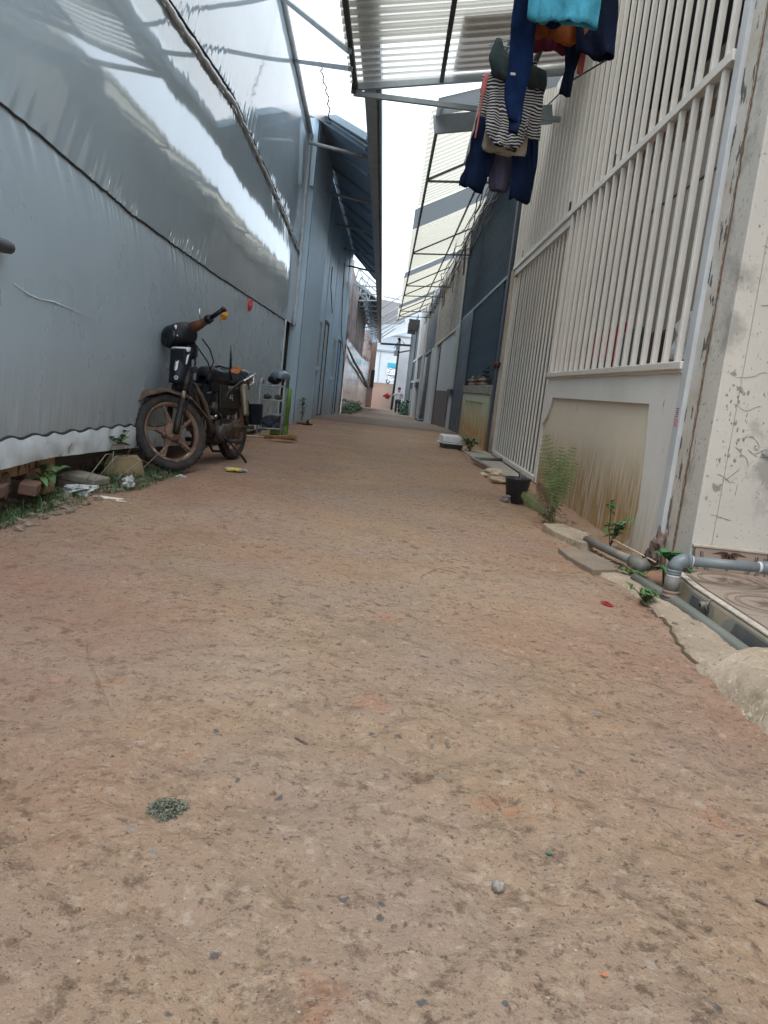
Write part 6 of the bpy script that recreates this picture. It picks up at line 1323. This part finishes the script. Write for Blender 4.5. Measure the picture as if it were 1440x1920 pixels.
slab('stone_slab', 'rough brown stone slab between the fern and the drain cover', [(1.08, 4.98), (1.10, 4.72), (1.20, 4.42), (1.28, 4.44), (1.33, 4.8), (1.22, 5.05)][::-1], -0.03, 0.03, Kcon2, 3, 0.015)
st_ = MB().blob((1.16, 8.0, 0.02), (0.13, 0.10, 0.055), 20, 12, amp=.45, seed=6); st_.build('pale_stone', mat('pale_stone', (0.47, 0.38, 0.27), (0.38, 0.3, 0.21), 6, .9, bump=.4), label='flat pale stone lying at the edge of the gate sill', cat='stone')
st_ = MB().blob((1.14, 7.5, 0.015), (0.10, 0.06, 0.04), 18, 10, amp=.5, seed=16); st_.build('pale_stone', mat('pale_stone_b', (0.42, 0.34, 0.25), (0.34, 0.27, 0.2), 6, .9, bump=.4), label='smaller pale stone in front of the flat one by the black bucket', cat='stone')
Kpvc = mat('grey_pvc', (0.135, 0.16, 0.175), (0.17, 0.195, 0.20), 6, 0.4, rvar=.08, spots=[((.22, .18, .14), 5, .6, .1)])
Kpvcd = mat('dirty_pvc', (0.19, 0.185, 0.165), (0.13, 0.12, 0.105), 7, 0.55, spots=[((.3, .22, .15), 6, .58, .1)])
gpi = T('gutter_pipe', 'long dirty grey plastic drain pipe lying along the foot of the right wall', 'pipe')
MB().tube([(1.10, 9.6, 0.03), (1.18, 8.8, 0.03), (1.24, 7.4, 0.03), (1.20, 6.3, 0.035), (1.22, 5.4, 0.03)], 0.024, 10).build('far_length', mat('brown_pvc', (0.25, 0.2, 0.16), (0.19, 0.15, 0.12), 7, .6), gpi)
MB().tube([(1.25, 4.50, 0.035), (1.31, 4.15, 0.04), (1.36, 3.86, 0.045)], 0.024, 12).build('middle_length', Kpvcd, gpi)
MB().tube([(1.345, 3.92, 0.045), (1.365, 3.80, 0.045)], 0.036, 14).tube([(1.355, 3.85, 0.045), (1.39, 3.83, 0.06)], 0.03, 12).build('tee_joint', Kpvcd, gpi)
MB().tube([(1.10, 9.6, 0.03), (1.5, 9.9, 0.03)], 0.024, 8).build('branch', Kpvcd, gpi)
gpn = T('step_pipe', 'greenish grey plastic pipe running along the porch step into the concrete mound', 'pipe')
MB().tube([(1.30, 3.72, 0.0), (1.335, 3.42, 0.005), (1.35, 3.25, 0.005), (1.362, 2.85, 0.003), (1.37, 2.5, 0.0), (1.38, 2.2, -0.01)], 0.0255, 14).build('pipe', mat('green_grey_pvc', (0.17, 0.18, 0.15), (0.14, 0.15, 0.13), 4, .45), gpn)
ep = T('pipe_elbow', 'upright grey plastic pipe with elbow turning level along the porch wall', 'pipe', (1.335, 3.34, 0.0))
M0 = Matrix.Identity(4)
MB().lathe([(0.0, -0.03), (0.042, -0.03), (0.044, 0.0), (0.044, 0.012), (0.03, 0.014)], 20).build('dark_base', K['darksteel'], ep)
MB().lathe([(0.028, 0.014), (0.036, 0.016), (0.037, 0.03), (0.031, 0.033), (0.037, 0.038), (0.037, 0.046), (0.028, 0.05)], 20).build('rusty_collar', mat('brown_collar', (.2, .13, .1), (.3, .22, .17), 9, .7), ep)
MB().lathe([(0.028, 0.048), (0.034, 0.05), (0.034, 0.105), (0.028, 0.108)], 20).build('sleeve', Kpvcd, ep)
MB().lathe([(0.028, 0.106), (0.031, 0.108), (0.031, 0.118), (0.028, 0.12)], 20).build('white_tape', mat('white_tape', (.55, .53, .5), (.4, .38, .35), 20, .6), ep)
MB().lathe([(0.026, 0.118), (0.032, 0.12), (0.032, 0.128), (0.030, 0.130), (0.033, 0.134), (0.033, 0.142), (0.028, 0.145)], 20).build('collar', Kpvc, ep)
cv = [(0.0, 0, 0.14), (0.003, 0, 0.158), (0.013, 0, 0.175), (0.030, 0, 0.184), (0.052, 0, 0.187)]
MB().tube(cv, [0.031, 0.032, 0.032, 0.032, 0.032], 18).build('elbow', Kpvc, ep)
MB().tube([(0.05, 0, 0.187), (0.062, 0, 0.187)], 0.0335, 18).build('elbow_lip', Kpvc, ep)
MB().tube([(0.062, 0, 0.187), (0.070, 0.0, 0.187)], 0.027, 18).build('glue_ring', mat('white_ring', (.58, .57, .55), None, 1, .6), ep)
MB().tube([(0.068, 0, 0.187), (0.50, 0.02, 0.190)], 0.0225, 18).build('level_pipe', Kpvc, ep)
MB().tube([(0.372, 0.016, 0.190), (0.385, 0.016, 0.190)], 0.0255, 18).build('glue_ring', mat('white_ring_b', (.58, .57, .55), None, 1, .6), ep)
MB().tube([(0.383, 0.016, 0.190), (0.46, 0.02, 0.190)], 0.0295, 18).build('socket', Kpvc, ep)
sv = T('pipe_stub', 'small open grey pipe stub poking out of the step side', 'pipe stub', (1.40, 3.10, 0.055))
MB().tube([(0.01, 0, 0.0), (-0.035, -0.01, 0.0)], 0.014, 12).build('stub', Kpvcd, sv); MB().tube([(-0.036, -0.01, 0), (-0.037, -0.01, 0)], 0.009, 10).build('bore', K['black'], sv); MB().tube([(0, -.02, .03), (-.02, -.03, .0), (0, -.02, -.03)], 0.004, 6).build('wire_clip', Kpvcd, sv)
# drain hole with rag and gully shadow
dh = T('drain_hole', 'dark muddy hollow with a rag stuffed at the foot of the low wall', 'drain', (1.50, 4.05, 0.10))
MB().blob((0.02, 0.03, 0.01), (0.03, 0.05, 0.085), 16, 12, amp=.7, seed=2).build('rag', mat('muddy_rag', (.13, .085, .07), (.22, .16, .13), 12, .9, bump=.6), dh)
MB().blob((0.0, 0.06, -0.07), (0.04, 0.05, 0.04), 14, 10, amp=.9, seed=7).build('rag_end', mat('dark_rag', (.04, .03, .03), (.09, .06, .05), 12, .9), dh)
o = MB().grid(frange(0, 1, .05), frange(0, 1, .1), lambda u, q: (lerp(1.30, 1.35, u) + lerp(0.04, .16, q) , lerp(4.5, 3.86, u), -0.035 + 0.03 * mn.noise(Vector((u * 9, q * 5, 0)))))
o.build('gully_shade_mud', mat('painted_shade_mud', (.03, .024, .018), (.05, .04, .03), 9, .6, bump=.5), kind='structure')  # near-black muddy sheet paints in the shade of the gully
# bucket
bk = T('bucket', 'black plastic bucket with muddy base standing left of the fern', 'bucket', (1.08, 6.1, 0.0))
MB().lathe([(0, 0.0), (0.075, 0.0), (0.10, 0.185), (0.106, 0.19), (0.106, 0.2), (0.097, 0.2), (0.092, 0.18), (0.07, 0.02), (0, 0.02)], 28).build('body', mat('bucket_black', (.02, .022, .03), (.05, .045, .045), 8, .5), bk)
MB().lathe([(0, 0.14), (0.088, 0.14)], 20).build('soil', mat('soil', (.06, .045, .035), (.1, .07, .05), 20, .95), bk)
MB().tube([(0.0, 0.03, 0.14), (0.01, 0.02, 0.21), (0.0, -0.02, 0.25), (0.03, -.03, .2)], 0.007, 6).build('handle', Kpvcd, bk)
MB().blob((-0.09, -0.06, 0.02), (0.045, 0.04, 0.035), 14, 8, amp=.9, seed=3).build('muddy_bag', mat('mud_bag', (.2, .16, .14), (.12, .09, .08), 9, .5), bk)
# white bin
wbn = T('storage_bin', 'white plastic tub with dark base standing by the green low wall', 'tub', (0.96, 11.4, -0.01), 0.12)
def frustum(x0, y0, x1, y1, z0, z1): return MB().add([(-x0, -y0, z0), (x0, -y0, z0), (x0, y0, z0), (-x0, y0, z0), (-x1, -y1, z1), (x1, -y1, z1), (x1, y1, z1), (-x1, y1, z1)], [(0, 3, 2, 1), (4, 5, 6, 7), (0, 1, 5, 4), (1, 2, 6, 5), (2, 3, 7, 6), (3, 0, 4, 7)])
frustum(0.13, 0.17, 0.145, 0.19, 0.0, 0.085).build('dark_base', mat('bin_dark', (.06, .065, .07), (.045, .05, .05), 5, .5), wbn, bevel=.015)
frustum(0.18, 0.225, 0.18, 0.225, 0.085, 0.10).build('rim', mat('bin_white', (.62, .63, .63), (.52, .52, .5), 6, .4), wbn, bevel=.006)
frustum(0.168, 0.21, 0.15, 0.19, 0.10, 0.205).build('tub', mat('bin_white_b', (.60, .61, .61), (.52, .52, .51), 6, .4), wbn, bevel=.02)
# concrete mound and kerb strip
mo = MB()
def mound(a, q):
    x = 1.07 + 0.9 * a ** 1.5; y = 2.56 - 2.0 * q ** 1.2
    e1 = max(0.0, min(1.0, (x - 1.095 - 0.02 * mn.noise(Vector((y * 5, 1, 0))) - 0.10 * max(0, y - 2.42)) / 0.17)); e2 = max(0.0, min(1.0, (2.53 - y + 0.03 * mn.noise(Vector((x * 6, 2, 0)))) / 0.14))
    h_ = 0.105 * math.sin(PI / 2 * e1) ** 0.8 * math.sin(PI / 2 * e2) ** 0.8
    return (x, y, G(x, y) - 0.012 + h_ + (0.026 * mn.noise(Vector((x * 5, y * 5, 2))) + 0.008 * mn.noise(Vector((x * 22, y * 22, 2)))) * min(1, e1 * e2 * 3))
mo.grid(frange(0, 1, 0.011), frange(0, 1, 0.011), mound)
mo.build('concrete_mound', Kcon2, label='rough pale concrete mound bulging at the lower right edge', cat='concrete mound')
ks = MB()
kp = [(4.0, 1.06, 1.30), (3.6, 1.17, 1.34), (3.3, 1.21, 1.40), (3.1, 1.20, 1.45), (2.9, 1.18, 1.45), (2.7, 1.13, 1.45), (2.5, 1.12, 1.45), (2.2, 1.3, 1.5)]
kl = [(a, b) for a, b, c in kp][::-1]; kr = [(a, c) for a, b, c in kp][::-1]
ks.grid(frange(2.3, 3.98, 0.02), frange(0, 1, .05), lambda y, q: (lerp(interp(y, kl) + .014 * mn.noise(Vector((y * 13, 0, 0))) + 0.03 * mn.noise(Vector((y * 3.5, 3, 0))), interp(y, kr), q), y, (0.010 if 0 < q else -0.02) - 0.03 * max(0, q - .5) + G(interp(y, kl), y) * 0.5 + 0.004 * mn.noise(Vector((y * 20, q * 20, 0)))))
ks.build('kerb_strip', Kcon2, kind='structure')
ck_ = MB()
pth = [(lerp(0, 0, 0) + interp(y, kl) - 0.004 + .014 * mn.noise(Vector((y * 13, 0, 0))) + 0.03 * mn.noise(Vector((y * 3.5, 3, 0))), y) for y in frange(2.45, 3.3, 0.012)]
vs = []
for i, (x, y) in enumerate(pth):
    w_ = 0.004 + 0.006 * abs(mn.noise(Vector((i * .3, 2, 0)))); z = G(x, y) + 0.004; vs += [(x - w_, y, z), (x + w_, y, z + .003)]
ck_.add(vs, [(2 * i, 2 * i + 1, 2 * i + 3, 2 * i + 2) for i in range(len(pth) - 1)])
ck_.build('kerb_crack', mat('mossy_crack', (.10, .06, .03), (.06, .06, .03), 30, .95), kind='structure')
# loose bits on the ground
bp = T('blister_pack', 'small empty red blister pack lying on the dirt at the right', 'blister pack', (0.99, 3.11, G(0.99, 3.11) + 0.004), math.radians(14))
MB().box(-0.015, 0.015, -0.031, 0.031, 0, 0.003).build('card', mat('pack_red', (.55, .04, .05), None, 1, .35), bp)
for i in range(2):
    for j in range(3): MB().box(-0.011 + i * 0.013, -0.002 + i * 0.013, -0.024 + j * 0.018, -0.012 + j * 0.018, 0.003, 0.0055).build('cell', mat('pack_dark', (.16, .02, .025), None, 1, .3) if i + j == 0 else bpy.data.materials['pack_dark'], bp)
nt_ = T('grass_nest', 'small round clump of dry grey-green grass in the left foreground', 'grass clump', (-0.325, 1.30, G(-0.325, 1.3)))
o = MB()
for i in range(300):
    a = uni(0, 6.28); r_ = 0.030 * math.sqrt(rnd()); c_ = Vector((r_ * math.cos(a) * 1.15, r_ * math.sin(a), uni(0.001, .013) * (1.3 - r_ / .03 * .8))); b = uni(0, 6.28); l_ = uni(.012, .026)
    d = Vector((math.cos(b), math.sin(b), uni(-.15, .35))) * l_; o.tube([c_ - d * .5, c_ + Vector((0, 0, .003)) + d * uni(-.1, .1), c_ + d * .5], 0.0008, 3, cap=False)
o.build('blades', mat('dry_green', (.05, .06, .04), (.24, .24, .17), 170, .9, cont=(.45, .55)), nt_)
pb = MB().blob((0.27, 1.18, G(.27, 1.18) + .006), (.0115, .0115, .0105), 16, 12, amp=.25, seed=3); pb.build('round_pebble', mat('speckled_pebble', (.36, .32, .27), (.16, .14, .12), 260, .9, bump=.5, bsc=300), label='single rounded speckled pebble lying in the foreground', cat='pebble')
lf = MB(); leaf(lf, (0.37, 1.285, G(.37, 1.285) + .004), (1, -.35, .05), (0, 0, 1), .015, .010, -.1); lf.build('green_leaf', mat('bottle_green', (.02, .09, .055), (.04, .12, .07), 60, .5), label='tiny dark green leaf right of the centre foreground', cat='leaf')
orf = MB().blob((0.395, 0.985, G(.395, .985) + .002), (.005, .004, .002), 10, 6, amp=.6, seed=1); orf.build('orange_chip', mat('orange_chip', (.45, .15, .07), None, 1, .8), label='tiny orange brick chip near the bottom edge', cat='chip')
def twig(lab, pts, r_, c_=(.09, .06, .05)):
    m = mat('twig_%.2f' % pts[0][1], c_, tuple(q * 1.6 for q in c_), 40, .9)
    MB().tube([(x, y, G(x, y) + .004 + dz) for x, y, dz in pts], r_, 5).build('twig', m, label=lab, cat='twig')
twig('long straw-like twig lying in the left middle ground', [(-0.77, 2.05, 0), (-0.70, 1.90, .003), (-0.64, 1.8, .002), (-0.55, 1.64, 0)], .0009, (.2, .13, .08))
twig('dark twig poking in from the right edge of the foreground', [(0.712, 1.195, 0), (0.735, 1.18, .004), (0.78, 1.16, .006)], .0022)
twig('thin brown twig in the right foreground', [(0.465, 1.19, 0), (.50, 1.14, .004), (.54, 1.115, .002), (.57, 1.08, 0)], .0007, (.16, .11, .08))
twig('short dark twig near the centre', [(-0.13, 1.62, 0), (-.10, 1.60, .002)], .002)
twig('small twig lying right of the middle', [(0.22, 3.3, 0), (.30, 3.42, .004), (.38, 3.4, 0)], .0013)
twig('pale stick leaning at the foot of the stained low wall', [(1.38, 4.42, .08), (1.45, 4.2, .06), (1.50, 4.02, .05)], .004, (.45, .35, .22))
# crushed stone and crumbs set in the surface
Kst = mat('slate_chips', (.05, .06, .065), (.10, .10, .095), 50, .7, bump=.3); Kst2 = mat('dirt_crumbs', (.09, .058, .042), (.21, .14, .095), 60, .95); Kst3 = mat('pale_chips', (.32, .26, .20), (.42, .35, .28), 60, .9); Kst4 = mat('leaf_litter', (.06, .04, .028), (.13, .08, .05), 60, .9)
def chips(name, lab, n_, smin, smax, flat, m, ymax, sink):
    o = MB()
    for i in range(n_):
        v = rnd() ** 1.6; y = lerp(.62, ymax, v); x = uni(-.75 * y - .15, min(.62 * y + .15, 1.05)) if y < 2.4 else uni(-1.6, 1.1)
        s_ = uni(smin, smax) * (0.75 + 0.5 * rnd()) * (0.8 + 0.09 * y); k = 4 if rnd() < .5 else 5; a0 = uni(0, 6.28); z = G(x, y) - s_ * sink
        ring_ = []; tp_ = []
        ex = uni(.3, .9)
        for q in range(k):
            a = a0 + 2 * PI * q / k; r_ = s_ * uni(.45, 1.2); dx, dy = math.cos(a) * r_, math.sin(a) * r_ * ex; ca, sa = math.cos(a0), math.sin(a0)
            X, Y = dx * ca - dy * sa, dx * sa + dy * ca
            ring_.append((x + X, y + Y, z)); tp_.append((x + X * .72, y + Y * .72, z + s_ * flat * uni(.7, 1.1)))
        o.add(ring_ + tp_, [tuple(range(k, 2 * k))] + [(q, (q + 1) % k, k + (q + 1) % k, k + q) for q in range(k)])
    o.build(name, m, label=lab, kind='stuff')
chips('slate_chips', 'dark grey stone chips pressed into the ground', 520, .0014, .0075, .22, Kst, 3.4, .12)
chips('dirt_crumbs', 'brown dirt crumbs scattered on the ground', 15000, .0008, .0038, .45, Kst2, 6.5, .05)
chips('pale_chips', 'pale gravel grains scattered on the ground', 2600, .0010, .0040, .3, Kst3, 4.5, .15)
o = MB()
for i in range(1500):
    v = rnd() ** 1.3; y = lerp(.7, 9, v); x = uni(-.75 * y, .62 * y) if y < 2 else uni(-1.6, 1.25); x = min(x, 1.2); a = uni(0, 6.28); l_ = uni(.004, .014) * (.7 + .1 * y)
    blade(o, (x, y, G(x, y) + .002), (math.cos(a), math.sin(a), .12), l_, uni(.0007, .002), .1, 2)
o.build('dry_leaf_litter', Kst4, kind='stuff', label='bits of dry stalk and leaf on the ground')
o = MB()
for i in range(260):
    x = -1.75 + uni(-.2, .22); y = uni(3.3, 5.9); s_ = uni(.008, .03); o.blob((x, y, G(x, y) + s_ * .3), (s_, s_ * uni(.6, 1.2), s_ * .6), 6, 4, amp=.8, seed=i)
for i in range(300):
    y = uni(2.6, 9); x = interp(y, [(2.6, 1.2), (3.3, 1.24), (3.9, 1.2), (5, 1.3), (9, 1.3)]) + uni(-.06, .12); s_ = uni(.004, .014); o.blob((x, y, G(x, y) + s_ * .2), (s_, s_ * uni(.6, 1.2), s_ * .6), 6, 4, amp=.8, seed=i)
o.build('edge_rubble', Kcon, kind='stuff', label='small rubble along both edges of the lane')

# ---------------------------------------------------------------- person far down the lane
pr = T('person', 'person in light grey shirt and dark trousers holding a red cloth far down the lane', 'person', (0.50, 51, gz(51)))
def skin_body(name, verts, edges, radii, m, parent, sub=2):
    me = bpy.data.meshes.new(name); me.from_pydata(verts, edges, []); o = bpy.data.objects.new(name, me); scene.collection.objects.link(o); o.parent = parent
    md = o.modifiers.new('k', 'SKIN'); 
    for i, r_ in enumerate(radii): me.skin_vertices[0].data[i].radius = (r_, r_) if not isinstance(r_, tuple) else r_
    me.skin_vertices[0].data[0].use_root = True
    s_ = o.modifiers.new('s', 'SUBSURF'); s_.levels = sub; s_.render_levels = sub; me.materials.append(m); return o
Ksk = mat('skin', (.28, .16, .11), (.24, .14, .095), 5, .6); Kgs = mat('light_grey_shirt', (.42, .42, .43), (.34, .34, .36), 4, .9); Ktr = mat('dark_trousers', (.02, .022, .03), (.035, .035, .04), 4, .9)
vb = [(0, 0, .90), (0, 0, 1.05), (0, 0.01, 1.25), (0, 0.01, 1.38), (0, 0, 1.46), (0, -.01, 1.56), (0, -.02, 1.66), (-.18, 0, 1.36), (-.36, -.06, 1.18), (-.54, -.12, 1.14), (.18, 0, 1.36), (.27, .02, 1.12), (.14, -.06, .98), (-.10, 0, .84), (-.11, -.02, .46), (-.10, .02, .09), (-.10, -.12, .05), (.10, 0, .84), (.11, -.02, .46), (.10, .02, .09), (.10, -.12, .05), (-.60, -.13, 1.15)]
eb_ = [(0, 1), (1, 2), (2, 3), (3, 4), (4, 5), (5, 6), (3, 7), (7, 8), (8, 9), (9, 21), (3, 10), (10, 11), (11, 12), (0, 13), (13, 14), (14, 15), (15, 16), (0, 17), (17, 18), (18, 19), (19, 20)]
rb_ = [.13, .12, .13, .12, .05, .085, .08, .06, .042, .03, .06, .042, .03, .085, .06, .04, .035, .085, .06, .04, .035, .035]
skin_body('body', vb, eb_, rb_, Ksk, pr)
skin_body('shirt', [(0, 0, .88), (0, 0, 1.05), (0, 0.01, 1.25), (0, .01, 1.37), (-.18, 0, 1.36), (-.34, -.05, 1.2), (.18, 0, 1.36), (.27, .02, 1.13)], [(0, 1), (1, 2), (2, 3), (3, 4), (4, 5), (3, 6), (6, 7)], [.17, .155, .16, .12, .085, .07, .085, .07], Kgs, pr)
skin_body('trousers', [(0, 0, .93), (-.10, 0, .84), (-.11, -.02, .46), (-.10, .02, .12), (.10, 0, .84), (.11, -.02, .46), (.10, .02, .12)], [(0, 1), (1, 2), (2, 3), (0, 4), (4, 5), (5, 6)], [.15, .11, .085, .07, .11, .085, .07], Ktr, pr)
MB().blob((0, 0.015, 1.66), (.105, .11, .11), 16, 10, amp=.15, seed=2).build('hair', K['black'], pr)
for i in range(4): MB().tube([(-.60, -.13 + i * .018, 1.15), (-.66, -.14 + i * .018, 1.14), (-.68, -.15 + i * .018, 1.11 + .005 * i)], .010, 6).build('finger', Ksk, pr)
rc_ = MB().blob((-0.27, 50.86, gz(51) + 1.1), (.17, .08, .13), 18, 12, amp=1.1, seed=4); rc_.build('red_cloth', Kred, label='bright red cloth held out by the distant person', cat='cloth')
